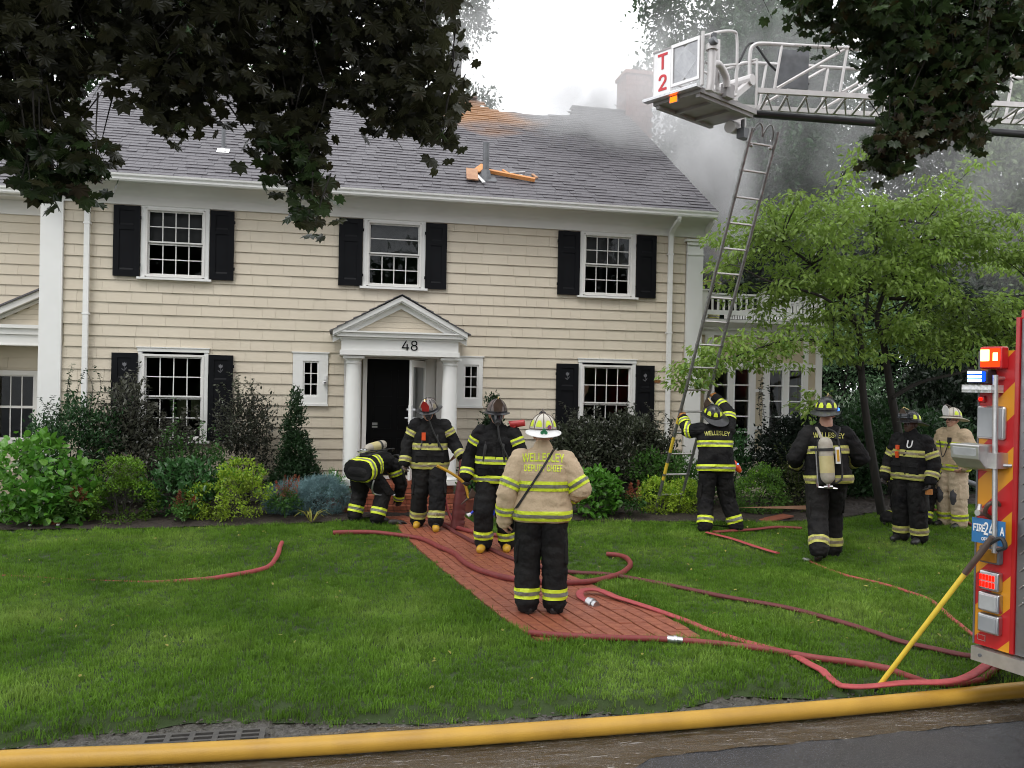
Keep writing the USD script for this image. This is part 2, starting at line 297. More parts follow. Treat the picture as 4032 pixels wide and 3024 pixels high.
for k, (a, b) in enumerate(SMW):
    xa, xb = ((-1.815, -1.255), (.845, 1.325))[k]
    w = obj('window', [bx(xa, a, -.036, -.001, 1.66, SZ1 + .001), bx(b, xb, -.036, -.001, 1.66, SZ1 + .001), bx(a, b, -.036, -.001, 1.66, SZ0), bx(xa, xb, -.036, -.001, SZ1 + .0015, 2.49), bx(xa - .02, xb + .02, -.05, -.001, 2.4905, 2.51)], 'white_paint', house, label='small six-pane window in a wide white surround')
    obj('sill', bx(xa - .01, xb + .01, -.06, -.001, 1.625, 1.6595), 'white_paint', w)
    m = .028
    obj('sash', [bx(a, a + m, -.02, .02, SZ0, SZ1), bx(b - m, b, -.02, .02, SZ0, SZ1), bx(a + m, b - m, -.02, .02, SZ0, SZ0 + m), bx(a + m, b - m, -.02, .02, SZ1 - m, SZ1)], 'white_paint', w)
    gx, gz = np.linspace(a + m, b - m, 3), np.linspace(SZ0 + m, SZ1 - m, 4)
    obj('muntin', bx(gx[1] - .008, gx[1] + .008, -.012, .01, SZ0 + m, SZ1 - m), 'white_paint', w)
    for z in gz[1:-1]: obj('muntin', [bx(gx[0], gx[1] - .008, -.0118, .01, z - .008, z + .008), bx(gx[1] + .008, gx[2], -.0118, .01, z - .008, z + .008)], 'white_paint', w)
    for p, q in zip(gx[:-1], gx[1:]):
        for c, d in zip(gz[:-1], gz[1:]): obj('pane', quad((p, 0, c), (q, 0, c), (q, 0, d), (p, 0, d)), 'glass', w)

# shutters
def tulip(cx, cz, s):
    cup = [(-.5, .0), (-.42, .55), (-.18, .3), (0, .7), (.18, .3), (.42, .55), (.5, 0), (.25, -.35), (0, -.45), (-.25, -.35)]
    stem = [(-.04, -.45), (.04, -.45), (.05, -1.6), (-.03, -1.6)]; leaf = [(.05, -1.5), (.45, -1.0), (.62, -.55), (.3, -.9)]; leaf2 = [(-.03, -1.6), (-.55, -1.2), (-.75, -.95), (-.25, -1.2)]
    return [prism([(cx + s * x, cz + s * z) for x, z in q], -.0585, -.0545) for q in (cup, stem, leaf, leaf2)]
def shutter(a, b, z0, z1, tul):
    s = obj('shutter', bx(a, b, -.055, -.024, z0, z1), 'black_paint', house)
    st, h = .085, z1 - z0; zr = z0 + h * .66
    for p, q in ((a, a + st), (b - st, b)): obj('stile', bx(p, q, -.068, -.0555, z0, z1), 'black_paint', s)
    for c, d in ((z0, z0 + .10), (zr, zr + .075), (z1 - .075, z1)): obj('rail', bx(a + st + .0005, b - st - .0005, -.0675, -.0555, c, d), 'black_paint', s)
    for c, d in ((z0 + .10, zr), (zr + .075, z1 - .075)):
        obj('panel', prism_x([(-.0555, c + .001), (-.066, c + .001), (-.0555, c + .028)], a + st + .012, b - st - .012), 'black_paint', s)
    if tul: obj('tulip_cutout', tulip((a + b) / 2, zr + .285, .062), 'tulip_grey', s)
    for z in (z0 + .18, z1 - .18):
        e = b if abs(b) < abs(a) else a
        obj('hinge', bx(e - .02, e + .02, -.074, -.0685, z - .025, z + .025), 'black_paint', s)
for a, b in ((-4.562, -4.175), (-3.13, -2.765), (-1.12, -.735), (.31, .665), (2.607, 3.0), (4.045, 4.41)): shutter(a, b, 3.62, 4.725, False)
for a, b in ((-4.555, -4.18), (-3.12, -2.745), (2.62, 3.015), (4.08, 4.42)): shutter(a, b, 1.04, 2.42, True)

# corner pilasters, frieze, cornice, gutters
p = obj('corner_pilaster', bx(-5.60, -5.282, -.07, -.001, .3, 4.74), 'white_paint', house)
p = obj('corner_pilaster', bx(5.0, 5.30, -.07, -.001, .56, 4.60), 'white_paint', house)
obj('capital', [bx(4.985, 5.315, -.085, -.071, 4.42, 4.445), bx(4.98, 5.33, -.10, -.0715, 4.60, 4.66), bx(4.95, 5.36, -.13, -.0015, 4.6605, 4.70)], 'white_paint', p)
obj('base', [bx(4.96, 5.34, -.11, -.001, .30, .50), bx(4.98, 5.32, -.09, -.001, .5005, .555)], 'white_paint', p)
obj('frieze_board', bx(HX0 + .02, HX1 + .02, -.045, -.0015, 4.745, 4.99), 'white_wood', house)
cove = [(-.046, 4.86)] + [(-.046 - .33 * (1 - math.cos(t)), 4.86 + .155 * math.sin(t)) for t in np.linspace(.15, math.pi / 2, 7)] + [(-.376, 5.05), (-.046, 5.05)]
obj('cornice', prism_x(cove, HX0 - .06, HX1 + .05), 'white_wood', house)
gut = [(-.377, 5.02), (-.47, 5.02), (-.49, 5.045), (-.487, 5.075), (-.515, 5.10), (-.52, 5.128), (-.505, 5.128), (-.495, 5.11), (-.40, 5.11), (-.377, 5.11)]
obj('gutter', prism_x(gut, HX0 - .10, HX1 + .06), 'white_paint', house)
obj('rake_end', prism_x([(-.045, 4.76), (.10, 4.76), (.3, 5.0), (.1, 5.05), (-.375, 5.05), (-.375, 4.96)], HX1 + .0215, HX1 + .055), 'white_wood', house)
for x, zt in ((-4.93, 4.9), (4.665, 4.9)):
    pts = spline([(x + .0, -.43, 5.02), (x, -.42, 4.96), (x, -.22, 4.86), (x, -.10, 4.78), (x, -.085, 4.68)], 5)
    d = obj('downspout', [bar(a, b, .075, .06, (0, 1, 0)) for a, b in zip(pts[:-1], pts[1:])] + [bx(x - .038, x + .038, -.12, -.06, .2, 4.70)], 'white_paint', house)
    for z in (1.4, 3.0, 4.4): obj('strap', bx(x - .05, x + .05, -.124, -.03, z, z + .025), 'white_paint', d)

# roof with its burnt hole below the ridge
c_, s_ = 1 / math.hypot(1, SL), SL / math.hypot(1, SL)
def on_roof(x, d, h=0): return np.array([x, EAVE_Y + d * c_ - h * s_, EAVE_Z + d * s_ + h * c_])
RL = (RIDGE_Y - EAVE_Y) / c_
slab = man(prism_x([(EAVE_Y, EAVE_Z), (RIDGE_Y, RIDGE_Z), (9.57, EAVE_Z), (9.57, EAVE_Z - .07), (RIDGE_Y, RIDGE_Z - .07), (EAVE_Y, EAVE_Z - .05)], HX0 - .14, HX1 + .06))
hole = [(1.86, 5.35), (2.25, 5.22), (2.6, 5.28), (3.0, 5.14), (3.5, 5.30), (3.9, 5.42), (4.1, 5.8), (4.0, 6.6), (1.9, 6.6), (1.82, 5.8)]
hm = trimesh.creation.extrude_polygon(sg.Polygon(hole), .8, engine='earcut'); hv = np.array(hm.vertices)
hv = np.array([on_roof(x, d, h - .4) for x, d, h in hv])
roof = obj('roof', slab - man((hv, np.array(hm.faces))), 'roof_dark', house)
HP = sg.Polygon(hole); sh = []
ROWS, EXP = 43, RL / 43
for r in range(ROWS):
    x = HX0 - .17 - rng.uniform(0, .3)
    while x < HX1 + .07:
        w = rng.choice([.15, .2, .26, .33, .4]) ; s, e = max(x, HX0 - .16), min(x + w, HX1 + .075); x += w
        d0, d1 = r * EXP - .012, (r + 1) * EXP + .03
        if e - s < .02 or HP.contains(sg.Point((s + e) / 2, (d0 + d1) / 2)): continue
        t = .013 + rng.choice([0, 0, .006, .009]); off = rng.choice([0, 0, 0, -.012])
        P = [on_roof(a, d, h) for a, d, h in ((s + .002, d0 + off, .001), (e - .002, d0 + off, .001), (e - .002, d1, .001), (s + .002, d1, .001), (s + .002, d0 + off, t), (e - .002, d0 + off, t), (e - .002, d1, .003), (s + .002, d1, .003))]
        sh.append((np.array(P), np.array([[4, 5, 6, 7], [0, 1, 5, 4], [0, 4, 7, 3], [1, 2, 6, 5]])))
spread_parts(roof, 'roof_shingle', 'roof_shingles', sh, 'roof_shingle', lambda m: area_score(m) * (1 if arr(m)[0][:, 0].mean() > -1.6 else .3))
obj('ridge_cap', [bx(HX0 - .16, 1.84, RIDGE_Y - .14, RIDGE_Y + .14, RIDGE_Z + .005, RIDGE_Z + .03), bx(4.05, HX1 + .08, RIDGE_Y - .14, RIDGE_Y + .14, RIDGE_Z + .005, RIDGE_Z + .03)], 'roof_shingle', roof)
obj('drip_edge', bx(HX0 - .14, HX1 + .06, EAVE_Y - .012, EAVE_Y - .0005, EAVE_Z - .055, EAVE_Z + .012), 'roof_dark', roof)
obj('charred_rafter', [bar(on_roof(x, 5.0, -.16), on_roof(x + .05, 5.75, -.22), .05, .10) for x in (2.1, 2.6, 3.1, 3.6)], 'char', roof)
# chimney at the gable end, brick by brick
ch = obj('chimney', bx(5.33, 5.95, 4.36, 5.04, -.05, 9.3), 'mortar', house, label='brick chimney at the gable end, veiled by smoke')
cb = []
for r in range(14):
    z = 7.6 + r * .12
    for k in range(4):
        o = .09 * (r % 2); a = 5.32 + k * .17 - o
        cb.append(bx(max(a, 5.31), min(a + .16, 5.97), 4.345, 4.359, z, z + .108)); cb.append(bx(5.315, 5.3295, 4.36 + k * .17, 4.36 + k * .17 + .158, z, z + .108))
for m in cb: obj('brick', m, 'chimney_brick', ch)
obj('chimney_cap', bx(5.28, 6.0, 4.31, 5.09, 9.301, 9.38), 'chimney_brick', ch)
def vent(x, d, h, r, pale):
    b = on_roof(x, d)
    v = obj('vent_pipe', tube([b - [0, 0, .1], b + [0, 0, h]], r, 12), 'lead', house, smooth=40)
    obj('flashing', [tube([b - [0, 0, .05], b + [0, 0, .14 if not pale else .05]], [r * 2.0, r * 1.35] if not pale else [r * 2.4, r * 1.5], 12), quad(*[on_roof(x + i * r * 3.2, d + j * r * 3.2, .02) for i, j in ((-1, -1), (1, -1), (1, 1), (-1, 1))])], 'white_plastic' if pale else 'lead', v, label='pale metal flashing collar' if pale else None)
vent(1.361, .90, .62, .055, False); vent(-3.045, 1.30, .42, .032, True)

# portico
PY = -0.80
obj('entablature', [bx(-1.07, .79, -.96, -.01, 2.455, 2.53), bx(-1.05, .77, -.94, -.01, 2.531, 2.70), bx(-1.075, .795, -.965, -.012, 2.701, 2.735), bx(-1.12, .84, -1.01, -.012, 2.736, 2.80)], 'white_paint', house)
obj('porch_ceiling', bx(-1.0, .72, -.90, -.02, 2.44, 2.454), 'white_wood', house)
apex, half, ey = 3.40, 1.075, -1.06
rz = lambda x: apex - (abs(x - XC)) * (apex - 2.81) / half
ped = obj('pediment', prism([(XC - .80, 2.801), (XC + .80, 2.801), (XC, 3.235)], -.90, -.03), 'siding_edge', house)
tb = []
for r in range(5):
    z = 2.805 + r * .088; h2 = .80 * (1 - (z - 2.801) / .434)
    if h2 < .06: break
    z2 = min(z + .084, 3.23); h3 = .80 * (1 - (z2 - 2.801) / .434)
    tb.append(prism([(XC - h2, z), (XC + h2, z), (XC + max(h3, .01), z2), (XC - max(h3, .01), z2)], -.915 - .004 * (r % 2), -.9005))
for m in tb: obj('siding_board', m, 'siding', ped)
for sgn in (-1, 1):
    e = XC + sgn * 1.04
    def rk(o0, o1, y0, y1):
        P = [(XC, apex - .02 - o0), (e, 2.83 - o0 + .0), (e, 2.83 - o1), (XC, apex - .02 - o1)]
        return prism(P if sgn > 0 else P[::-1], y0, y1)
    obj('raking_cornice', [rk(0, .075, -1.05, -.90), rk(.0755, .10, -1.03, -.90), rk(.1005, .19, -.955, -.916)], 'white_paint', ped)
    n = 9
    for k in range(n):
        a0, a1 = k / n, (k + 1) / n + .01; xa, xb = XC + sgn * 1.09 * a0, XC + sgn * 1.09 * min(a1, 1)
        za, zb = apex + .0 - (apex - 2.795) * a0, apex - (apex - 2.795) * min(a1, 1)
        t = .016 + .006 * (k % 2)
        for j, (ya, yb) in enumerate(((-1.075, -.8), (-.797, -.5), (-.497, -.01))):
            P = np.array([[xa, ya, za + .004], [xb, ya, zb + .008], [xb, yb, zb + .008], [xa, yb, za + .004], [xa, ya, za + .012], [xb, ya, zb + t + .01], [xb, yb, zb + t + .01], [xa, yb, za + .012]])
            obj('roof_shingle', (P, np.array([[0, 1, 2, 3], [7, 6, 5, 4], [0, 4, 5, 1], [2, 6, 7, 3], [1, 5, 6, 2], [0, 3, 7, 4]])), 'roof_shingle', ped)
obj('pediment_shelf', bx(-1.16, .88, -1.04, -.012, 2.8005, 2.825), 'white_paint', house)
for x in (-.855, .665):
    c = obj('column', lathe([(0, .56), (.126, .56), (.127, .9), (.126, 1.3), (.118, 2.0), (.108, 2.30), (.108, 2.315), (.122, 2.325), (.122, 2.345), (.110, 2.352), (.112, 2.365), (.145, 2.40), (.145, 2.405), (0, 2.405)], 28, (x, -.76, 0)), 'white_paint', house, smooth=35)
    obj('capital', bx(x - .165, x + .165, -.925, -.595, 2.4055, 2.4385), 'white_paint', c)
    obj('plinth', [lathe([(0, .49), (.15, .49), (.165, .51), (.15, .535), (.135, .545), (.135, .559), (0, .559)], 28, (x, -.76, 0)), bx(x - .17, x + .17, -.93, -.59, .425, .489)], 'white_paint', c)
    obj('wall_pilaster', bx(x - .14, x + .14, -.075, -.025, .43, 2.44), 'white_wood', house)
obj('house_number', [xf(meshkit.text_mesh('48', .155, .012), [[1, 0, 0, -.135], [0, 0, -1, -.941], [0, 1, 0, 2.545]])], 'black_paint', house, label='black numerals 48')
# door, its casing and the open storm door
dx0, dx1, dz0, dz1 = DOOR
obj('door_casing', [bx(dx0 - .07, dx0, -.05, .16, dz0, dz1 + .01), bx(dx1, dx1 + .05, -.05, .16, dz0, dz1 + .01), bx(dx1 + .051, .52, -.035, -.001, .43, 2.44), bx(dx0, dx1, -.012, .16, dz1, dz1 + .03)], 'white_wood', house)
d = obj('door', bx(dx0 + .005, dx1 - .005, .10, .145, dz0 + .01, dz1 - .005), 'door_black', house)
for (a, b) in ((dx0 + .12, -.19), (-.10, dx1 - .11)):
    for (c, e) in ((dz0 + .16, dz0 + .62), (dz0 + .76, dz0 + 1.18), (dz0 + 1.3, dz0 + 1.78)):
        obj('panel', [bx(a, b, .088, .0995, c, c + .02), bx(a, b, .088, .0995, e - .02, e), bx(a, a + .02, .088, .0995, c + .0205, e - .0205), bx(b - .02, b, .088, .0995, c + .0205, e - .0205)], 'door_black', d)
obj('mail_slot', [bx(dx0 + .10, dx0 + .19, .080, .0875, dz0 + .80, dz0 + .83), bx(dx0 + .10, dx0 + .19, .080, .0875, dz0 + .845, dz0 + .885)], 'steel', d)
obj('threshold', bx(dx0 - .02, dx1 + .02, -.10, .17, .43, .468), 'white_wood', house)
hinge = np.array([.335, -.055]); lat = np.array([.035, -.80]); dd = (lat - hinge) / np.linalg.norm(lat - hinge); nn = np.array([dd[1], -dd[0]])
def dpl(u0, u1, z0, z1, t0=-.02, t1=.02):
    P = [(*(hinge + dd * u + nn * t), z) for z in (z0, z1) for t in (t0, t1) for u in (u0, u1)]
    return np.array(P), np.array([[0, 2, 3, 1], [4, 5, 7, 6], [0, 1, 5, 4], [2, 6, 7, 3], [0, 4, 6, 2], [1, 3, 7, 5]])
sd = obj('storm_door', [dpl(0, .09, .49, 2.40), dpl(.71, .80, .49, 2.40), dpl(.0905, .7095, 2.29, 2.40), dpl(.0905, .7095, .49, .80)], 'white_paint', house, label='white storm door standing open')
obj('pane', quad(*[(*(hinge + dd * u), z) for u, z in ((.09, .80), (.71, .80), (.71, 2.29), (.09, 2.29))]), 'glass', sd)
obj('handle', [dpl(.755, .785, 1.42, 1.68, -.035, .035), dpl(.765, .78, 1.47, 1.49, -.11, .09), dpl(.765, .78, 1.60, 1.63, -.08, .06)], 'steel', sd)
# steps of brick
st = obj('steps', [bx(-.98, .74, -.79, -.01, 0, .36), bx(-.98, .74, -.985, -.7905, 0, .22), bx(-.98, .74, -1.175, -.9855, 0, .08)], 'mortar', house)
sb = []
for (yf, zt, dep) in ((-.80, .42, .8), (-1.0, .28, .2), (-1.19, .14, .2)):
    x = -1.0
    while x < .74:
        e = min(x + .098, .76); sb.append(bx(x + .003, e - .003, yf, yf + min(dep, .19), zt - .058, zt)); x = e
    x = -1.0
    while x < .74:
        e = min(x + .2, .76); sb.append(bx(x + .003, e - .003, yf + .004, yf + .0145, zt - .132, zt - .066)); x = e
for x in np.arange(-1.0, .74, .2):
    for k in range(3): sb.append(bx(x + .003, min(x + .197, .76), -.60 + k * .2, -.405 + k * .2, .361, .419))
for m in sb: obj('brick', m, 'brick', st)
# small fittings on the front
cm = obj('camera_fitting', [lathe([(0, 0), (.03, 0), (.034, .02), (.03, .05), (0, .055)], 14, (-1.30, -.055, 1.98)), bx(-1.325, -1.275, -.06, -.037, 2.06, 2.13)], 'white_plastic', house, smooth=35, label='small white camera with a grey front')
obj('lens', lathe([(0, 0), (.018, 0), (.018, .02), (0, .02)], 12, (-1.30, -.095, 2.0)), 'tulip_grey', cm)
obj('warning_tag', bx(4.435, 4.55, -.026, -.021, 2.12, 2.17), 'brass', house, label='small yellow tag on the siding')
vp = spline([(4.70, -.02, 1.02), (4.70, -.10, 1.02), (4.72, -.17, 1.0), (4.74, -.19, .92), (4.74, -.19, .86)], 5)
obj('exhaust_pipe', [tube(vp, .05, 12), tube(vp[-3:], .062, 12), tube(vp[:3], .07, 12)], 'white_plastic', house, smooth=40, label='white elbow of an exhaust pipe')
# ------------------------------------------------------------------ sunroom with a balcony on its roof (right), low wing (left)
SX0, SX1, SY = 5.315, 7.93, 0.30
sun_w = man(bx(SX0, SX1, SY, SY + .15, 0, 3.13))
SW = [(5.72, 6.01), (6.13, 6.44), (6.84, 7.12), (7.24, 7.52)]
for a, b in SW: sun_w = sun_w - man(bx(a, b, 0, .8, .92, 2.42))
obj('sunroom_wall', sun_w, 'siding_edge', house)
obj('side_wall', [bx(SX1 - .12, SX1, SY + .15, 4.2, 0, 3.13), bx(SX0, SX1, 4.2, 4.3, 0, 3.13)], 'white_wood', house)
obj('floor', bx(SX0, SX1 - .12, SY + .16, 4.2, .3, .4), 'interior', house)
for a, b in ((SX0 + .01, 5.40), (5.53, 5.70), (6.46, 6.56), (6.72, 6.82), (7.54, 7.64), (7.80, SX1)):
    obj('trim_board', bx(a, b, SY - .03, SY - .001, .805, 3.12), 'white_wood', house)
for a, b in ((5.4005, 5.5295), (6.5605, 6.7195), (7.6405, 7.7995)):
    for z in (.805, 1.28, 1.98, 2.46, 3.02): obj('trim_rail', bx(a, b, SY - .0295, SY - .001, z, z + (.06 if z < 3 else .10)), 'white_wood', house)
for a, b in ((5.7005, 6.4595), (6.8205, 7.5395)):
    for z, h in ((2.44, .10), (3.02, .10), (.805, .095)): obj('trim_rail', bx(a, b, SY - .0295, SY - .001, z, z + h), 'white_wood', house)
obj('sill', bx(SX0, SX1 + .02, SY - .07, SY - .001, .76, .804), 'white_wood', house)
obj('siding_shingles', cat(siding(house, SX0 + .02, SX1, .1, .76, SY, [])), 'siding', house, kind='stuff')
for i, (a, b) in enumerate(SW):
    w = obj('window', [bx(a - .02, a + .012, SY - .026, SY + .05, .90, 2.44), bx(b - .012, b + .02, SY - .026, SY + .05, .90, 2.44), bx(a + .0125, b - .0125, SY - .026, SY + .05, 2.40, 2.44), bx(a + .0125, b - .0125, SY - .026, SY + .05, .90, .94)], 'white_paint', house)
    gz = np.linspace(.94, 2.40, 6)
    for z in gz[1:-1]: obj('muntin', bx(a + .0125, b - .0125, SY - .012, SY + .02, z - .012, z + .012), 'white_paint', w)
    for c, d in zip(gz[:-1], gz[1:]): obj('pane', quad((a, SY + .005, c), (b, SY + .005, c), (b, SY + .005, d), (a, SY + .005, d)), 'glass', w)
for x in (6.031, 7.141): obj('mullion', bx(x, x + .078, SY - .028, SY - .001, .90, 2.44), 'white_wood', house)
obj('sunroom_cornice', [bx(SX0, SX1 + .06, SY - .06, SY - .001, 3.121, 3.17), prism_x([(SY - .001, 3.171), (SY - .06, 3.171), (SY - .17, 3.26), (SY - .17, 3.31), (SY - .001, 3.31)], SX0, SX1 + .12), bx(SX1 + .0605, SX1 + .12, SY, 4.3, 3.171, 3.31)], 'white_wood', house)
obj('balcony_deck', bx(SX0, SX1 + .06, SY, 4.3, 3.29, 3.335), 'lead', house)
def baluster_run(p0, p1, n, ends):
    p0, p1 = np.array(p0, float), np.array(p1, float)
    r = obj('balcony_railing', [bar(p0 + [0, 0, .445], p1 + [0, 0, .445], .07, .035)], 'white_paint', house)
    obj('rail', bar(p0 + [0, 0, .40], p1 + [0, 0, .40], .045, .03), 'white_paint', r); obj('rail', bar(p0 + [0, 0, .105], p1 + [0, 0, .105], .04, .085), 'white_paint', r)
    for k in range(n):
        q = p0 + (p1 - p0) * (k + .5) / n; obj('baluster', bx(q[0] - .016, q[0] + .016, q[1] - .016, q[1] + .016, q[2] + .148, q[2] + .384), 'white_paint', r)
    for e in ends:
        q = p0 + (p1 - p0) * e
        po = obj('post', bx(q[0] - .055, q[0] + .055, q[1] - .055, q[1] + .055, q[2], q[2] + .49), 'white_paint', r)
        obj('post_cap', [bx(q[0] - .075, q[0] + .075, q[1] - .075, q[1] + .075, q[2] + .4905, q[2] + .52)], 'white_paint', po)
baluster_run((5.46, .22, 3.336), (6.60, .22, 3.336), 10, (0,)); baluster_run((6.72, .22, 3.336), (7.78, .22, 3.336), 10, (-.055, 1.05)); baluster_run((7.84, .34, 3.336), (7.84, 4.1, 3.336), 30, (1,))
# left wing
WY = 1.5
wing = bx(-10.5, HX0 - .002, WY + .004, WY + .15, 0, 5.0)
wm = man(wing) - man(bx(-6.72, -6.16, 1, 2, .95, 2.03)) - man(bx(-8.6, -7.9, 1, 2, .95, 2.03))
obj('wing_wall', wm, 'siding_edge', house)
obj('wing_box', [bx(-10.6, -10.5, WY, 8, 0, 5), bx(-10.5, HX0, 7.9, 8, 0, 5), bx(-10.5, HX0 - .002, WY + .16, 7.9, 2.6, 2.7), bx(-10.5, HX0 - .002, WY + .16, 7.9, .1, .2)], 'interior', house)
obj('siding_shingles', cat(siding(house, -9.5, HX0 - .01, .4, 4.76, WY, [(-6.80, -6.08, .85, 2.12), (-8.7, -7.8, .85, 2.12)], lo=.4, hi=1.2)), 'siding', house, kind='stuff')
obj('frieze_board', bx(-10.5, HX0 - .003, WY - .045, WY - .002, 4.75, 4.99), 'white_wood', house)
obj('gutter', prism_x([(y + WY, z) for y, z in gut], -10.6, HX0 - .16), 'white_paint', house)
obj('soffit', bx(-10.5, HX0 - .16, WY - .37, WY, 4.991, 5.04), 'white_wood', house)
ws = prism_x([(1.03, 5.115), (RIDGE_Y, RIDGE_Z - .95), (8.2, 5.1), (8.2, 5.05), (RIDGE_Y, RIDGE_Z - 1.02), (1.03, 5.06)], -10.6, HX0 - .155)
wr = obj('wing_roof', ws, 'roof_dark', house)
sw, WSL = [], (RIDGE_Z - .95 - 5.115) / (RIDGE_Y - 1.03); wc = 1 / math.hypot(1, WSL); WL = (RIDGE_Y - 1.03) / wc
for r in range(30):
    x = -8.2 - rng.uniform(0, .3)
    while x < HX0 - .16:
        w = rng.choice([.2, .3, .4]); e = min(x + w, HX0 - .157); d0, d1 = r * WL / 30, (r + 1) * WL / 30 + .02; t = .013 + rng.choice([0, .007])
        q = lambda X, d, h: (X, 1.03 + d * wc - h * WSL * wc, 5.115 + d * WSL * wc + h * wc)
        if e - x > .02: sw.append((np.array([q(x + .002, d0, .001), q(e - .002, d0, .001), q(e - .002, d1, .001), q(x + .002, d1, .001), q(x + .002, d0, t), q(e - .002, d0, t), q(e - .002, d1, .003), q(x + .002, d1, .003)]), np.array([[4, 5, 6, 7], [0, 1, 5, 4], [0, 4, 7, 3], [1, 2, 6, 5]])))
        x += w
obj('roof_shingles', cat(sw), 'roof_shingle', wr, kind='stuff')
# lean-to porch on the wing
lz = lambda x: 3.60 - (-5.6 - x) * .50
obj('porch_pediment', prism([(-7.0, 2.86), (HX0 - .03, 2.86), (HX0 - .03, lz(-5.6) - .16), (-7.0, lz(-7.0) - .05)], 1.01, 1.44), 'siding_edge', house)
pp = []
for r in range(8):
    z = 2.862 + r * .088; xl = max(-5.6 - (3.60 - .14 - z - .085) / .5, -7.0)
    if xl < HX0 - .1: pp.append(prism([(xl, z), (HX0 - .031, z), (HX0 - .031, z + .084), (xl + .06, z + .084)], .99 - .004 * (r % 2), 1.0095))
for m in pp: obj('siding_board', m, 'siding', house)
lr = obj('porch_roof', prism([(-7.3, lz(-7.3)), (HX0 - .005, lz(HX0)), (HX0 - .005, lz(HX0) - .03), (-7.3, lz(-7.3) - .03)], .80, 1.49), 'roof_shingle', house)
obj('raking_cornice', [prism([(-7.25, lz(-7.25) - .031), (HX0 - .03, lz(HX0 - .03) - .031), (HX0 - .03, lz(HX0) - .15), (-7.25, lz(-7.25) - .15)], .83, 1.0), prism([(-7.1, lz(-7.1) - .1505), (HX0 - .03, lz(HX0 - .03) - .151), (HX0 - .03, lz(HX0) - .21), (-7.1, lz(-7.1) - .21)], .93, .985)], 'white_wood', lr)
obj('entablature', [bx(-7.05, HX0 - .025, .93, 1.44, 2.54, 2.70), bx(-7.1, HX0 - .025, .90, 1.44, 2.701, 2.80), bx(-7.15, HX0 - .025, .86, 1.44, 2.801, 2.859), bx(-7.07, HX0 - .025, .91, 1.44, 2.52, 2.539)], 'white_paint', house)
obj('porch_post', bx(-7.05, -6.87, .95, 1.13, 0, 2.519), 'white_paint', house)
for a, b in ((-6.72, -6.16), (-8.6, -7.9)):
    w = obj('window', [bx(a - .08, a, WY - .03, WY - .001, .87, 2.11), bx(b, b + .08, WY - .03, WY - .001, .87, 2.11), bx(a, b, WY - .03, WY - .001, 2.03, 2.11), bx(a, b, WY - .04, WY - .001, .87, .95)], 'white_wood', house)
    gx, gz = np.linspace(a + .02, b - .02, 4), np.linspace(.97, 2.01, 5)
    obj('sash', [bx(a, a + .02, WY, WY + .03, .95, 2.03), bx(b - .02, b, WY, WY + .03, .95, 2.03), bx(a + .02, b - .02, WY, WY + .03, .95, .97), bx(a + .02, b - .02, WY, WY + .03, 2.01, 2.03), bx(a + .02, b - .02, WY + .0005, WY + .03, gz[2] - .02, gz[2] + .02)], 'white_wood', w)
    for x in gx[1:-1]: obj('muntin', bx(x - .008, x + .008, WY + .005, WY + .02, .97, 2.01), 'white_wood', w)
    for c, d in zip(gz[:-1], gz[1:]):
        for p, q in zip(gx[:-1], gx[1:]): obj('pane', quad((p, WY + .012, c), (q, WY + .012, c), (q, WY + .012, d), (p, WY + .012, d)), 'glass', w)

# ------------------------------------------------------------------ the ground, street, path and bed
def sheet(x0, x1, y0, y1, step, fz, keep=None):
    xs = np.linspace(x0, x1, max(2, int(round((x1 - x0) / step)) + 1)); ys = np.linspace(y0, y1, max(2, int(round((y1 - y0) / step)) + 1))
    X, Y = np.meshgrid(xs, ys); V = np.c_[X.ravel(), Y.ravel(), fz(X.ravel(), Y.ravel())]; n = len(xs)
    I, J = np.meshgrid(np.arange(n - 1), np.arange(len(ys) - 1)); a = (J * n + I).ravel()
    F = np.c_[a, a + 1, a + n + 1, a + n]
    if keep is not None:
        c = V[F].mean(1); F = F[keep(c[:, 0], c[:, 1])]
    return V, F
def fbm(x, y, s, o=4, seed=0): return meshkit.fbm(np.c_[np.asarray(x) * s, np.asarray(y) * s, np.zeros(len(np.atleast_1d(x)))], o, seed)
edge_x = np.array([-14, -5, -3.4, -2.9, -2.45, -2.1, -1.87, -1.1, -.55, .34, 1.05, 1.69, 2.29, 3.05, 3.84, 6, 14]); edge_y = np.array([-8.75, -8.78, -8.76, -8.70, -8.58, -8.56, -8.48, -8.63, -8.72, -8.74, -8.80, -8.62, -8.74, -8.74, -8.78, -8.75, -8.75])
lawn_edge = lambda x: np.interp(x, edge_x, edge_y) + .06 * (fbm(x, np.zeros(len(np.atleast_1d(x))), 5., 3, 7) - .5)
bed_x = np.array([-12, -5, -3.7, -1.9, -1.2, -.6, .9, 1.6, 2.8, 4.3, 5.7, 6.6, 7.6, 9, 14]); bed_y = np.array([-2.0, -2.03, -2.03, -1.93, -1.75, -1.45, -1.35, -1.75, -2.06, -2.25, -2.35, -2.2, -1.7, -1.0, -.6])
bed_edge = lambda x: np.interp(x, bed_x, bed_y) + .05 * (fbm(x, np.zeros(len(np.atleast_1d(x))), 3., 3, 9) - .5)
mat('lawn_soil', (.030, .056, .010), (.018, .030, .006), 9, .9, .006, 60)
mat('far_ground', (.03, .05, .015), (.02, .035, .01), .2, .95)
mat('mulch', (.016, .012, .009), (.038, .027, .019), 26, .85, .01, 70, rough2=.7)
mat('verge_dirt', (.022, .018, .014), (.085, .078, .066), 34, .5, .006, 90, rough2=.2)
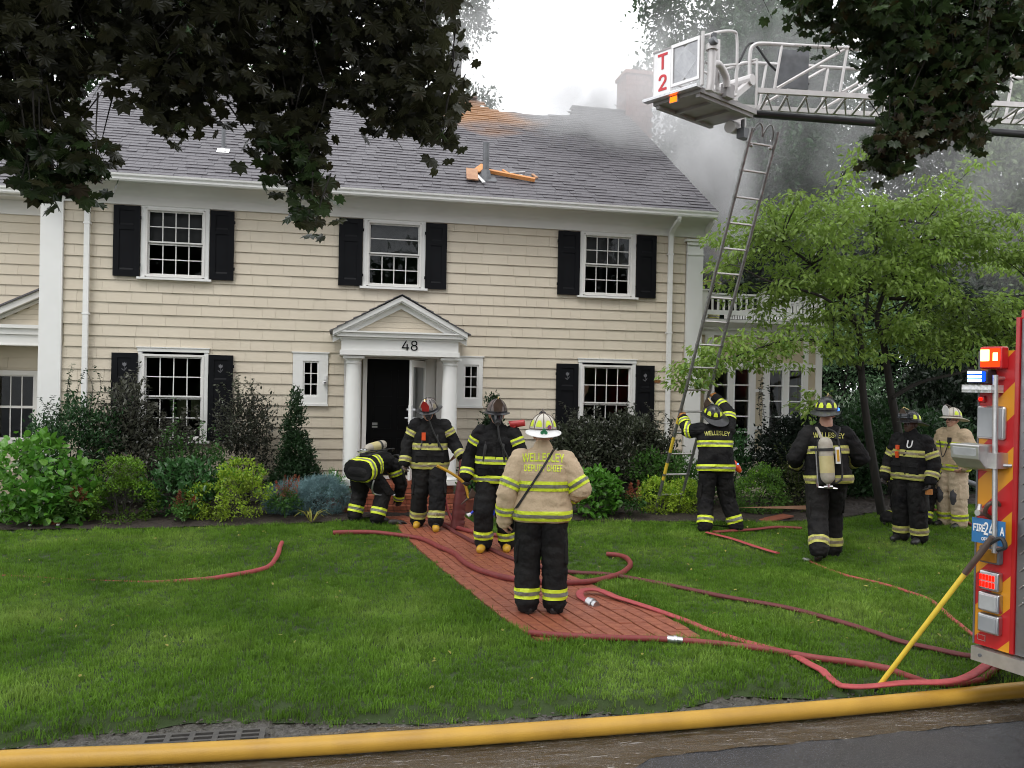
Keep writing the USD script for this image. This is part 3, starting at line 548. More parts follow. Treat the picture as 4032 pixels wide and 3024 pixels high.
N = {'g': ('geometry', {}), 'n': ('noise_texture', {'scale': 150., 'detail': 2., 'roughness': .7}), 'r': ('rgb_ramp', {'ramp': [(.30, (.008, .0085, .010)), (.52, (.022, .023, .026)), (.64, (.06, .06, .065)), (.73, (.20, .20, .20))]}), 'n2': ('noise_texture', {'scale': 1.1, 'detail': 3.}), 'rr': ('map_range', {'from_min': .4, 'from_max': .6, 'to_min': .10, 'to_max': .30}),  # palest ramp stop paints sky glints on wet grains into the colour
     'p': ('principled_bsdf', {}), 'b': ('bump', {'distance': .006})}
L['asphalt'] = usdkit.material(stage, '/World/Looks/asphalt', N, [('g.position', 'n.vector'), ('n.fac', 'r.fac'), ('r.color', 'p.base_color'), ('g.position', 'n2.vector'), ('n2.fac', 'rr.value'), ('rr.result', 'p.roughness'), ('n.fac', 'b.height'), ('b.normal', 'p.normal')], surface='p.BSDF')
def gz(x, y):
    e = lawn_edge(x); t = np.clip((e + .10 - y) / .13, 0, 1); return -.07 * t * t * (3 - 2 * t) + .012 * (fbm(x, y, 1.1, 3, 3) - .5) * (y > e)
def lawn_mesh():
    xs = np.arange(-16, 18.01, .05); ts = np.r_[np.linspace(0, .93, 60), np.linspace(.94, 1, 24)]; X, T_ = np.meshgrid(xs, ts); x = X.ravel(); y = -.02 + (lawn_edge(x) - .05 + .02) * T_.ravel(); n = len(xs)
    I, Jj = np.meshgrid(np.arange(n - 1), np.arange(len(ts) - 1)); a = (Jj * n + I).ravel(); return np.c_[x, y, gz(x, y)], np.c_[a, a + n, a + n + 1, a + 1]
obj('lawn', lawn_mesh(), 'lawn_soil', kind='structure', smooth=True)
big = [bx(-300, -16, -8.9, 400, -.3, -.012), bx(18, 300, -8.9, 400, -.3, -.012), bx(-16, 18, -.019, 400, -.3, -.012)]
obj('ground', big, 'far_ground', kind='structure')
vz = lambda x, y: -.074 - .012 * np.clip((-8.95 - y) / .3, 0, 1) + .030 * (fbm(x, y, 9, 4, 5) - .5) + .022 * (meshkit.noise(np.c_[x * 38, y * 38, x * 0], 6) - .5)
obj('verge', sheet(-6, 7, -9.12, -8.40, .022, vz, lambda x, y: y < lawn_edge(x) + .10), 'verge_dirt', kind='structure')
obj('street', sheet(-60, 60, -40, -9.0, 2.0, lambda x, y: -.082 + 0 * x), 'asphalt', kind='structure')
# dirty water running along the gutter
N = {'g': ('geometry', {}), 'mp': ('mapping', {'scale': (1.2, 5.5, 1)}), 'n': ('noise_texture', {'scale': 3.4, 'detail': 7., 'roughness': .66, 'distortion': .8}), 'bp': ('bump', {'distance': .045, 'strength': .9}), 'f': ('fresnel', {'IOR': 1.33}),
     't': ('transparent_bsdf', {'color': (.62, .50, .33)}), 'gl': ('glossy_bsdf', {'roughness': .03}), 'd': ('diffuse_bsdf', {'color': (.075, .052, .026)}), 'm1': ('mix_closure', {'fac': .28}), 'm2': ('mix_closure', {}),
     'mp2': ('mapping', {'scale': (2.2, 13, 1)}), 'n2': ('noise_texture', {'scale': 3.1, 'detail': 9., 'roughness': .72, 'distortion': 1.0}), 'mr': ('map_range', {'from_min': .60, 'from_max': .72, 'to_max': .8, 'clamp': True}), 'fo': ('diffuse_bsdf', {'color': (.62, .60, .56)}), 'm3': ('mix_closure', {})}
K = [('g.position', 'mp.vector'), ('mp.vector', 'n.vector'), ('n.fac', 'bp.height'), ('bp.normal', 'gl.normal'), ('bp.normal', 'f.normal'), ('t.BSDF', 'm1.closure1'), ('d.BSDF', 'm1.closure2'), ('f.fac', 'm2.fac'), ('m1.closure', 'm2.closure1'), ('gl.BSDF', 'm2.closure2'),
     ('g.position', 'mp2.vector'), ('mp2.vector', 'n2.vector'), ('n2.fac', 'mr.value'), ('mr.result', 'm3.fac'), ('m2.closure', 'm3.closure1'), ('fo.BSDF', 'm3.closure2')]
K = [k for k in K if k != ('bp.normal', 'f.normal')]
L['water'] = usdkit.material(stage, '/World/Looks/water', N, K, surface='m3.closure')
flow = lambda x: np.interp(x, [-6, -2.6, -1.7, -.9, .3, 1.2, 2.0, 3.0, 6], [-9.05, -9.02, -8.90, -8.80, -8.84, -8.96, -9.02, -9.0, -9.0])
low = lambda x: np.interp(x, [-6, -2.2, -1.2, -.3, .4, .75, 1.2, 2.0, 3.0, 6], [-9.2, -9.24, -9.5, -9.8, -9.66, -9.45, -9.40, -9.38, -9.33, -9.28]) + .04 * (fbm(x, np.zeros(len(np.atleast_1d(x))), 6., 3, 19) - .5)
def water_mesh():
    xs = np.arange(-3.6, 5.4, .02); ts = np.linspace(0, 1, 34); X, T_ = np.meshgrid(xs, ts); x, t = X.ravel(), T_.ravel(); y = flow(x) + (low(x) - flow(x)) * t; n = len(xs)
    z = -.068 + .012 * (fbm(x * .8, y * 3, 5, 4, 23) - .5) + .020 * np.clip(fbm(x, y * 2.5, 7, 4, 29) - .54, 0, 1) - .012 * np.clip((t - .75) / .25, 0, 1) ** 2; I, Jj = np.meshgrid(np.arange(n - 1), np.arange(33)); a = (Jj * n + I).ravel()
    return np.c_[x, y, z], np.c_[a, a + n, a + n + 1, a + 1]
obj('water', water_mesh(), 'water', smooth=True, kind='structure')
# loose stones and bits along the gutter
rp = np.random.default_rng(77); px = rp.uniform(-3.4, 4.6, 900); py = lawn_edge(px) - np.abs(rp.normal(.05, .11, 900)); th = rp.uniform(0, 6.28, 900)
PEB = [(trimesh.creation.icosphere(1).vertices * np.array([1, .8, .55]) * (1 + .3 * (rp.uniform(size=(42, 1)) - .5)), trimesh.creation.icosphere(1).faces) for _ in range(3)]
# mulch bed
obj('mulch_bed', sheet(-12, 14, -2.5, -.004, .06, lambda x, y: .015 + .05 * np.clip((y - bed_edge(x)) * 3, 0, 1) + .035 * (meshkit.noise(np.c_[x * 16, y * 16, x * 0], 4) - .5), lambda x, y: (y > bed_edge(x)) & ~((x > -1.03) & (x < .8) & (y > -1.2))), 'mulch', kind='structure')
# brick path: each brick laid on its own
PL = spline([(-.62, -1.15, 0), (-.42, -1.6, 0), (-.26, -1.95, 0), (-.16, -3.11, 0), (.02, -4.51, 0), (.2, -5.71, 0), (.31, -6.41, 0), (.42, -7.05, 0), (.54, -7.5, 0)], 10)
PR = spline([(.85, -1.15, 0), (.86, -1.6, 0), (.92, -2.2, 0), (1.14, -3.7, 0), (1.34, -5.02, 0), (1.56, -5.88, 0), (1.72, -6.44, 0), (1.85, -6.98, 0), (1.93, -7.64, 0)], 10)
def cum(P): return np.r_[0, np.cumsum(np.linalg.norm(np.diff(P, axis=0), axis=1))]
sL, sR = cum(PL), cum(PR); LEN = (sL[-1] + sR[-1]) / 2
def pp_(u, t, z=0):
    a = np.array([np.interp(t * sL[-1], sL, PL[:, k]) for k in range(2)]); b = np.array([np.interp(t * sR[-1], sR, PR[:, k]) for k in range(2)])
    return np.r_[a + (b - a) * u, z]
path = thing('brick_path', None, None, kind='structure')
obj('joint_bed', (np.vstack([[pp_(0, t, -.004), pp_(1, t, -.004)] for t in np.linspace(0, 1, 60)]), np.array([[2 * i, 2 * i + 1, 2 * i + 3, 2 * i + 2] for i in range(59)])), 'mortar', path)
bricks, NC = [], 11
for c in range(NC):
    t = -rng.uniform(0, .03); u0, u1 = c / NC, (c + 1) / NC
    while t < 1:
        e = t + .205 / LEN * rng.uniform(.97, 1.03); a, b = max(t, 0) + .0016 / LEN, min(e, 1) - .0016 / LEN; t = e
        if b - a < .01: continue
        g = (.0042 + .010 * max(0, a - .55)) / 1.32; z = .016 + rng.normal(0, .0022); dzs = rng.normal(0, .0016, 4); h = .012
        top = [pp_(u, s, z + d) for (u, s), d in zip(((u0 + g, a), (u1 - g, a), (u1 - g, b), (u0 + g, b)), dzs)]
        cen = np.mean(top, 0); inn = [p + (cen - p) * .05 + [0, 0, .003] for p in top]
        P = np.array([p - [0, 0, .03] for p in top] + top + inn)
        bricks.append((P, np.array([[8, 11, 10, 9], [0, 1, 5, 4], [1, 2, 6, 5], [2, 3, 7, 6], [3, 0, 4, 7], [4, 5, 9, 8], [5, 6, 10, 9], [6, 7, 11, 10], [7, 4, 8, 11]])[:, ::-1]))
spread_parts(path, 'brick', 'bricks', bricks, 'brick', lambda m: 1 / np.linalg.norm(arr(m)[0].mean(0) - EYE))
path_poly = sg.Polygon([tuple(p[:2]) for p in PL] + [tuple(p[:2]) for p in PR[::-1]])

# ------------------------------------------------------------------ grass: small tufts, scattered by instancing
N = {'g': ('geometry', {}), 'oi': ('object_info', {}), 'n': ('noise_texture', {'scale': .9, 'detail': 4.}), 'r': ('rgb_ramp', {'ramp': [(.25, (.055, .125, .010)), (.5, (.108, .212, .020)), (.75, (.215, .325, .060))]}),
     'mr': ('map_range', {'to_min': .75, 'to_max': 1.3}), 'hs': ('hsv', {}), 'p': ('principled_bsdf', {'roughness': .5, 'specular_ior_level': .18}), 't': ('translucent_bsdf', {}), 'm': ('mix_closure', {'fac': .35}),
     'ad': ('math', {'math_type': 'add'}), 'fr': ('math', {'math_type': 'fraction'})}
K = [('g.position', 'n.vector'), ('n.fac', 'r.fac'), ('g.random_per_island', 'ad.value1'), ('oi.random', 'ad.value2'), ('ad.value', 'fr.value1'), ('fr.value', 'mr.value'), ('mr.result', 'hs.value'), ('r.color', 'hs.color'), ('hs.color', 'p.base_color'), ('hs.color', 't.color'), ('p.BSDF', 'm.closure1'), ('t.BSDF', 'm.closure2')]
L['grass'] = usdkit.material(stage, '/World/Looks/grass', N, K, surface='m.closure')
def tuft(rg, n, rad, hmin, hmax):
    V, F = [], []
    for i in range(n):
        a, r = rg.uniform(0, 6.28), rad * math.sqrt(rg.uniform()); x, y = r * math.cos(a), r * math.sin(a); h = rg.uniform(hmin, hmax)
        d = rg.uniform(0, 6.28); lean = rg.uniform(.15, .75) * h; w = rg.uniform(.0017, .0030); s = np.array([-math.sin(d), math.cos(d), 0]) * w; o = np.array([math.cos(d), math.sin(d), 0])
        b = np.array([x, y, -.01]); m = b + o * lean * .35 + [0, 0, h * .65]; t = b + o * lean + [0, 0, h * (1 - .25 * lean / h)]
        k = len(V); V += [b - s, b + s, m + s * .8, m - s * .8, t]; F += [[k, k + 1, k + 2], [k, k + 2, k + 3], [k + 3, k + 2, k + 4]]
    return np.array(V), np.array(F)
def instancer(name, parent, protos, material, pos, rot, scl, idx, kind='stuff', label=None):
    path = fresh(parent or '/World', name); pi = UsdGeom.PointInstancer.Define(stage, path); base = _base.get('/'.join((parent or '').split('/')[:3]), np.zeros(3))
    rel = pi.CreatePrototypesRel()
    for i, m in enumerate(protos):
        q = f'{path}/proto_{i:03d}'; usdkit.mesh(stage, q, arr(m), L[material]); rel.AddTarget(q)
    pi.CreatePositionsAttr(Vt.Vec3fArray.FromNumpy((np.asarray(pos) - base).astype(np.float32)))
    R = np.asarray(rot, np.float32)  # quaternions w, x, y, z
    pi.CreateOrientationsAttr(Vt.QuathArray([Gf.Quath(float(q[0]), float(q[1]), float(q[2]), float(q[3])) for q in R]))
    pi.CreateScalesAttr(Vt.Vec3fArray.FromNumpy(np.repeat(np.asarray(scl, np.float32)[:, None], 3, 1))); pi.CreateProtoIndicesAttr(Vt.IntArray.FromNumpy(np.asarray(idx, np.int32)))
    tag(pi, label=label, kind=kind); return path
rg = np.random.default_rng(11)
instancer('gutter_stones', None, PEB, 'verge_dirt', np.c_[px, py, np.full(900, -.066)], np.c_[np.cos(th / 2), 0 * th, 0 * th, np.sin(th / 2)], .004 + .009 * rp.uniform(size=900) ** 3, rp.integers(0, 3, 900))
def lawn_points(step, x0, x1, y0, y1):
    X, Y = np.meshgrid(np.arange(x0, x1, step), np.arange(y0, y1, step)); x, y = X.ravel(), Y.ravel()
    x = x + rg.uniform(-.6, .6, len(x)) * step; y = y + rg.uniform(-.6, .6, len(y)) * step
    v = np.c_[x, y, np.zeros(len(x))] - EYE; z = v @ _F; s = np.abs(v @ _R)
    import shapely
    k = (y > lawn_edge(x) - .05) & (y < bed_edge(x) - .01) & (s < z * .66 + .5) & ~shapely.contains_xy(path_poly.buffer(.012), x, y)
    thin = rg.uniform(size=len(x)) < np.clip((y - lawn_edge(x) + .07) / .09, .25, 1)
    return x[k & thin], y[k & thin]
xa, ya = lawn_points(.060, -13, 16, -9.0, -5.2); xb, yb = lawn_points(.075, -14, 17, -5.2, 4)
x, y = np.r_[xa, xb], np.r_[ya, yb]; n = len(x); th = rg.uniform(0, 6.28, n)
long_ = fbm(x, y, 1.6, 3, 31)
instancer('grass', None, [tuft(rg, 38, .055, .022, .060) for _ in range(5)] + [tuft(rg, 26, .06, .04, .085) for _ in range(2)], 'grass', np.c_[x, y, gz(x, y)], np.c_[np.cos(th / 2), 0 * th, 0 * th, np.sin(th / 2)], rg.uniform(.75, 1.25, n) * (.7 + .6 * long_), np.where((long_ > .58) & (rg.uniform(size=n) < .5), rg.integers(5, 7, n), rg.integers(0, 5, n)))

# moss and grass in the open joints at the front of the path
jp = [];
for c in range(NC + 1):
    for t in np.arange(.50, .995, .012):
        if rg.uniform() < .30 + .5 * (t - .5) and meshkit.noise(np.array([[c * 3.3, t * 14, 0]]), 8)[0] > .42: jp.append(pp_(min(max(c / NC, .003), .997), t + rg.uniform(-.004, .004), .004))
jp = np.array(jp); th = rg.uniform(0, 6.28, len(jp))
instancer('joint_grass', path, [tuft(rg, 9, .009, .008, .026) for _ in range(4)], 'grass', jp, np.c_[np.cos(th / 2), 0 * th, 0 * th, np.sin(th / 2)], rg.uniform(.7, 1.4, len(jp)), rg.integers(0, 4, len(jp)))
# ------------------------------------------------------------------ leaves, shrubs and trees
def _fold(outline, mid):
    """Leaf blade: a closed outline (x along the leaf, y across) fanned about the mid-rib points."""
    pass
LEAF = {
 'ovate': (np.array([[0, 0, 0], [.35, .24, .05], [.72, .17, .03], [1, 0, -.06], [.72, -.17, .03], [.35, -.24, .05], [.45, 0, -.01]]), np.array([[0, 6, 1], [1, 6, 2], [2, 6, 3], [3, 6, 4], [4, 6, 5], [5, 6, 0]])),
 'broad': (np.array([[0, 0, 0], [.22, .27, .05], [.55, .30, .06], [.82, .16, .01], [1, 0, -.12], [.82, -.16, .01], [.55, -.30, .06], [.22, -.27, .05], [.4, 0, 0], [.75, 0, -.03]]), np.array([[0, 8, 1], [1, 8, 2], [2, 8, 9], [2, 9, 3], [3, 9, 4], [4, 9, 5], [5, 9, 6], [6, 9, 8], [6, 8, 7], [7, 8, 0]])),
 'small': (np.array([[0, 0, 0], [.5, .24, .05], [1, 0, 0], [.5, -.24, .05]]), np.array([[0, 2, 1], [0, 3, 2]])),
 'needle': (np.array([[0, -.05, 0], [0, .05, 0], [1, 0, 0]]), np.array([[0, 1, 2]])),
 'strap': (np.array([[0, .03, 0], [0, -.03, 0], [.4, .04, .28], [.4, -.04, .28], [.75, .03, .25], [.75, -.03, .25], [1, 0, .0]]), np.array([[0, 1, 3], [0, 3, 2], [2, 3, 5], [2, 5, 4], [4, 5, 6]])),
}
def _maple():
    ang = np.radians([200, 150, 132, 116, 100, 80, 68, 56, 40, 25, 14, 0]); rad = np.array([.12, .50, .46, .62, .56, .78, .60, .66, .96, .66, .72, 1.0])
    o = [(r * math.cos(a) * .62, r * math.sin(a) * .80) for a, r in zip(ang, rad)]
    pts = o + [(x, -y) for x, y in o[-2::-1]]; V = [[.0, 0, 0]] + [[x + .12, y, -.10 * abs(y) - .10 * max(x, 0) ** 2 + .03 * (i % 2)] for i, (x, y) in enumerate(pts)]; V[0] = [.14, 0, .02]
    n = len(pts); return np.array(V), np.array([[0, 1 + (i + 1) % n, 1 + i] for i in range(n)])
LEAF['maple'] = _maple()
def unit(v): return v / np.maximum(np.linalg.norm(v, axis=-1, keepdims=True), 1e-9)
def leaves(kind, P, D, size, rg, up=None, roll=.5):
    """One mesh of leaves: base points P, tip directions D, sizes; the blade's normal leans to up."""
    lv, lf = LEAF[kind]; n = len(P); D = unit(D); N = np.tile(np.array([0, 0, 1.0]), (n, 1)) if up is None else up
    N = N + rg.normal(0, roll, (n, 3)); N = unit(N - D * (N * D).sum(1, keepdims=True)); S = np.cross(N, D); s = np.broadcast_to(size, (n,))[:, None, None]
    V = P[:, None, :] + s * (lv[None, :, 0:1] * D[:, None] + lv[None, :, 1:2] * S[:, None] + lv[None, :, 2:3] * N[:, None])
    return V.reshape(-1, 3), (lf[None] + (np.arange(n) * len(lv))[:, None, None]).reshape(-1, 3)
def split_leaves(kind, m):
    lv, lf = LEAF[kind]; v = m[0].reshape(-1, len(lv), 3); return [(q, lf) for q in v]
def ell(rg, n, c, r, shell=.55, zmin=-1):
    """Points in an ellipsoid, mostly near its surface."""
    d = unit(rg.normal(size=(n, 3))); d[:, 2] = np.where(d[:, 2] < zmin, -d[:, 2], d[:, 2]); q = shell + (1 - shell) * rg.uniform(size=n) ** .6
    return np.asarray(c) + d * np.asarray(r) * q[:, None], d
def limb(pts, r0, r1, n=7, sp=4):
    p = spline(pts, sp); return tube(p, np.linspace(r0, r1, len(p)), n)
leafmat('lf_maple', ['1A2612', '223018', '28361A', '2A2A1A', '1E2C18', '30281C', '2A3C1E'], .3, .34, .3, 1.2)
leafmat('lf_dogwood', ['44662A', '587832', '6C8A3C', '809A46', '4E7034', '94A450'], .4, .40, .36, .8)
leafmat('lf_dark', ['24342A', '2C402C', '364C34', '283A26'], .25, .5, .35, .35)
leafmat('lf_mid', ['24341F', '2C4024', '36502A', '20301F'], .3, .5, .35, .35)
leafmat('lf_conifer', ['46563A', '586848', '6A7A56', '4E6042'], .3, .6, .3, .6)
leafmat('lf_yew', ['121C12', '18261A', '20301E', '142014'], .15, .55, .3, .9)
leafmat('lf_pale', ['5C7A55', '6F8C66', '88A37E', '4E6E48', 'A0B594'], .3, .5, .3, .9)
leafmat('lf_hydrangea', ['34641C', '447426', '55842E', '2E581C', '6A9240'], .3, .33, .3, 2.2)
leafmat('lf_holly', ['22381F', '2E4A2A', '3C5A38', '1D3120', '4C6848'], .2, .3, .3, 2.0)
leafmat('lf_ninebark', ['2C2E26', '3A3C32', '4A4C42', '3A4230', '585A4E', '34342A'], .25, .32, .3, 1.6)
leafmat('lf_tip', ['5E8A24', '6F9A2C', '4A7A22'], .4, .4, .2, 2)
leafmat('lf_azalea', ['5A7A1E', '7C9A2A', '94AE36', '48661C', '6A8A24'], .35, .4, .35, 2.4)
leafmat('lf_rhodo', ['2A4A26', '365A30', '46683C', '52724A'], .2, .3, .25, 2.4)
leafmat('lf_spruce', ['627E80', '74929A', '8CA8AA', '54706F'], .15, .6, .3, 3)
leafmat('lf_cone', ['142414', '1C301A', '284222', '182A16'], .15, .5, .3, 2)
leafmat('lf_fern', ['3A5E22', '4A7030', '2E5020', '5C8038'], .35, .45, .25, 3)
leafmat('lf_plume', ['7A3C2C', '904A36', '6A3026', 'A05840'], .3, .7, .2, 3)
leafmat('lf_strap', ['8A8A3C', 'A09848', '7C8438', 'B8A860'], .4, .5, .2, 4)
leafmat('lf_geranium', ['2E5A20', '3A6A28', '467832'], .35, .4, .25, 3)
leafmat('lf_red', ['B01420', 'C41C2A', '98101C'], .3, .5, .2, 3)
leafmat('lf_spire', ['2E3A18', '3E4A20', '4A5628'], .3, .5, .3, 2)

def shrub(name, label, base, lobes, kind, size, n, material, seed, clump=.11, per=9, group=None, big=0, tips=None, spires=0, shell=.5, stems=6, up=.5, zmin=-.92, stem_mat='bark_dark', leggy=0):
    """A shrub: stems from the base to the lobes, leaves in small clumps through the lobes' volume. tips: a second, paler colour at the shoot ends."""
    rg = np.random.default_rng(seed); t = thing(name, label, 'shrub', base, group); base = np.array(base, float)
    w = np.array([np.prod(r) ** (2 / 3) for _, r in lobes]); cnt = np.maximum(1, (w / w.sum() * n / per)).astype(int); C, O = [], []
    for (c, r), k in zip(lobes, cnt):
        p, d = ell(rg, k, base + np.array(c), r, shell, zmin); C.append(p); O.append(d)
    C, O = np.vstack(C), np.vstack(O); ok = C[:, 2] > base[2] + .03; C, O = C[ok], O[ok]
    gap = meshkit.fbm(C * 3.2 + seed, 3); keep = gap > .36; C, O = C[keep], O[keep]
    P = np.repeat(C, per, 0) + rg.normal(0, clump * .5, (len(C) * per, 3)); D = np.repeat(O, per, 0) * .6 + rg.normal(0, .7, (len(P), 3)) + [0, 0, up]
    m = leaves(kind, P, D, size * rg.uniform(.65, 1.25, len(P)), rg)
    for s in range(stems):
        c, r = lobes[s % len(lobes)]; e = base + np.array(c) + np.array(r) * rg.normal(0, .35, 3)
        if e[2] < base[2] + .1: e[2] = base[2] + .15
        b = base + [rg.uniform(-.06, .06), rg.uniform(-.06, .06), -.03]; obj('stem', limb([b, b + (e - b) * [.3, .3, .5] + rg.normal(0, .03, 3), e], .013 + .006 * rg.uniform(), .004, 5), stem_mat, t)
    if big:
        L_ = split_leaves(kind, m); sc = np.array([-(q.mean(0) - EYE) @ (q.mean(0) - EYE) + 3 * q[:, 2].mean() for q, _ in L_]); o = np.argsort(-sc)
        pick = set(o[:big].tolist())
        for i in o[:big]: obj('leaf', L_[i], material, t)
        obj('foliage', cat([L_[i] for i in o[big:]]), material, t, kind='stuff')
    else: obj('foliage', m, material, t, kind='stuff')
    if tips:
        top = C[(O[:, 2] > .15)]; top = top[rg.permutation(len(top))[:int(len(top) * .6)]]; P2 = np.repeat(top, 6, 0) + rg.normal(0, clump * .35, (len(top) * 6, 3)) + [0, 0, .02]
        obj('new_growth', leaves(kind, P2, rg.normal(0, .6, (len(P2), 3)) + [0, 0, .6], size * .9, rg), tips, t, kind='stuff')
    if leggy:
        sm, lm = [], []
        for s in range(leggy):
            c, r = lobes[rg.integers(len(lobes))]; a = base + np.array(c) + np.array(r) * [rg.uniform(-.8, .8), rg.uniform(-.6, .6), .3]; h = rg.uniform(.3, .75)
            q = spline([a, a + [rg.normal(0, .05), rg.normal(0, .05), h * .6], a + [rg.normal(0, .10), rg.normal(0, .08), h]], 5); sm.append(tube(q, np.linspace(.006, .002, len(q)), 4))
            k = int(h / .035); tt = np.linspace(.1, 1, k); pts = np.array([np.interp(tt, np.linspace(0, 1, len(q)), q[:, j]) for j in range(3)]).T
            lm.append(leaves(kind, np.repeat(pts, 2, 0), rg.normal(0, 1, (2 * k, 3)) * [1, 1, .3] + [0, 0, .1], size * .85, rg))
        obj('shoot', cat(sm), stem_mat, t); obj('shoot_foliage', cat(lm), material, t, kind='stuff')
    return t
def astilbe(label, base, seed, h=.55, w=.22):
    rg = np.random.default_rng(seed); base = np.array(base, float); t = thing('astilbe_plant', label, 'plant', base, None); 
    C, O = ell(rg, 60, base + [0, 0, h * .3], (w, w, h * .32), .4, -.2); P = np.repeat(C, 8, 0) + rg.normal(0, .03, (480, 3))
    obj('foliage', leaves('ovate', P, np.repeat(O, 8, 0) * .6 + rg.normal(0, .6, P.shape), .055, rg), 'lf_fern', t, kind='stuff')
    for k in range(5):
        a = base + [rg.uniform(-w, w) * .55, rg.uniform(-w, w) * .5, h * .5]; b = a + [rg.normal(0, .05), rg.normal(0, .04), h * rg.uniform(.25, .5)]
        obj('flower_stem', tube([base + [0, 0, .02], a, b], .004, 5), 'lf_fern', t)
        z = rg.uniform(0, 1, 170) ** .8; Q = a + (b - a) * z[:, None] + rg.normal(0, 1, (170, 3)) * (.038 * (1.1 - z))[:, None]
        obj('flower_plume', leaves('small', Q, rg.normal(0, 1, Q.shape) + [0, 0, .4], .022, rg), 'lf_plume', t, kind=None)
    return t
shrub('hydrangea_bush', 'broad bright green bush with large leaves at the left edge of the bed', (-5.15, -1.45, 0), [((0, 0, .58), (.74, .55, .60)), ((-.45, .1, .50), (.62, .5, .54)), ((.42, -.12, .36), (.44, .42, .38)), ((-.1, -.2, .25), (.6, .4, .26))], 'broad', .125, 2300, 'lf_hydrangea', 1, .15, 7, big=280, shell=.7, up=.0)
shrub('holly_bush', 'tall grey-green small-leaved bush before the left corner pilaster', (-4.95, -.62, 0), [((0, 0, .75), (.55, .4, .75)), ((.05, .05, 1.35), (.28, .25, .40)), ((-.42, 0, .85), (.3, .3, .6)), ((.48, .0, 1.2), (.25, .25, .4))], 'ovate', .06, 9000, 'lf_holly', 2, .10, 10, shell=.45, leggy=16)
shrub('ninebark_bush', 'dark purple-brown leggy bush in front of the lower left window', (-3.85, -.52, 0), [((-.28, 0, .75), (.55, .36, .78)), ((-.35, 0, 1.4), (.34, .28, .55)), ((.35, 0, .7), (.42, .32, .62))], 'ovate', .075, 5200, 'lf_ninebark', 3, .14, 7, shell=.4, leggy=26, zmin=-.8)
shrub('ninebark_bush', 'thin dark brown bush with upright shoots right of the lower left window', (-2.45, -.48, 0), [((0, 0, .7), (.40, .34, .68)), ((.1, 0, 1.25), (.36, .28, .55)), ((-.25, 0, 1.2), (.25, .28, .5))], 'ovate', .062, 3200, 'lf_ninebark', 4, .16, 6, shell=.3, leggy=40, zmin=-.8)
shrub('leafy_bush', 'light green fresh-leaved bush under the lower left window', (-3.25, -.95, 0), [((0, 0, .55), (.5, .3, .45)), ((-.2, 0, .95), (.25, .2, .3)), ((.3, 0, .85), (.3, .2, .22))], 'ovate', .065, 1100, 'lf_fern', 5, .10, 8, shell=.4, leggy=12)
shrub('azalea_bush', 'yellow-green azalea with a separate round top, left of the white-leaved bush', (-3.98, -1.62, 0), [((0, 0, .30), (.50, .36, .32)), ((-.05, .05, .74), (.32, .26, .17))], 'ovate', .042, 4600, 'lf_azalea', 6, .06, 10, shell=.7, tips='lf_tip', up=.4)
shrub('rhododendron_bush', 'grey-green glossy-leaved bush between two yellow-green azaleas', (-3.25, -1.32, 0), [((0, 0, .42), (.52, .36, .38)), ((.25, .05, .58), (.30, .26, .24))], 'ovate', .10, 1300, 'lf_rhodo', 7, .09, 8, shell=.7, up=.3)
shrub('azalea_bush', 'yellow-green azalea with upright shoots before the thin brown bush', (-2.55, -1.56, 0), [((0, 0, .36), (.55, .38, .38)), ((.1, .1, .62), (.36, .30, .25)), ((-.35, 0, .27), (.34, .32, .27))], 'ovate', .044, 5600, 'lf_azalea', 8, .06, 10, shell=.7, tips='lf_tip', up=.4)
t = shrub('conical_evergreen', 'dark green conical evergreen left of the portico', (-1.70, -.62, 0), [((0, 0, .45), (.40, .34, .42)), ((0, 0, .85), (.28, .25, .4)), ((-.02, 0, 1.25), (.18, .17, .36)), ((-.04, 0, 1.62), (.10, .10, .30))], 'small', .06, 9000, 'lf_cone', 9, .07, 9, shell=.5, up=.6)
shrub('dwarf_blue_spruce', 'low blue-grey dwarf spruce beside the portico', (-1.50, -1.22, 0), [((.12, 0, .28), (.52, .36, .28)), ((-.30, 0, .25), (.34, .30, .25)), ((.25, .05, .42), (.28, .26, .16))], 'needle', .06, 26000, 'lf_spruce', 10, .055, 24, shell=.75, up=.35, stems=4)
shrub('conical_evergreen', 'dark green upright evergreen right of the portico, behind the masked firefighter', (1.42, -.50, 0), [((0, 0, .5), (.36, .3, .5)), ((-.02, 0, 1.05), (.22, .2, .45)), ((0, 0, 1.55), (.14, .14, .34)), ((-.3, 0, .7), (.2, .2, .3))], 'small', .06, 7000, 'lf_cone', 12, .08, 9, shell=.5, up=.6)
shrub('ninebark_bush', 'wide dark purple-brown bush in front of the lower right window', (3.55, -.55, 0), [((-.55, 0, .8), (.6, .4, .70)), ((.25, 0, .85), (.65, .42, .72)), ((.75, 0, .7), (.4, .36, .6)), ((-.95, 0, .9), (.3, .3, .4))], 'ovate', .078, 10500, 'lf_ninebark', 13, .12, 8, shell=.4, leggy=36, zmin=-.8)
shrub('hydrangea_bush', 'bright green broad-leaved bush just right of the deputy chief', (2.80, -1.72, 0), [((0, 0, .36), (.42, .34, .36)), ((.05, .05, .52), (.34, .28, .2))], 'broad', .10, 1200, 'lf_hydrangea', 14, .10, 7, big=60, shell=.7, up=.2)
shrub('leafy_bush', 'mid green bush behind the foot of the ladder', (4.45, -.90, 0), [((0, 0, .45), (.55, .38, .45)), ((-.4, 0, .66), (.34, .3, .3)), ((.5, 0, .4), (.4, .3, .4))], 'ovate', .06, 4800, 'lf_fern', 15, .09, 9, shell=.6)
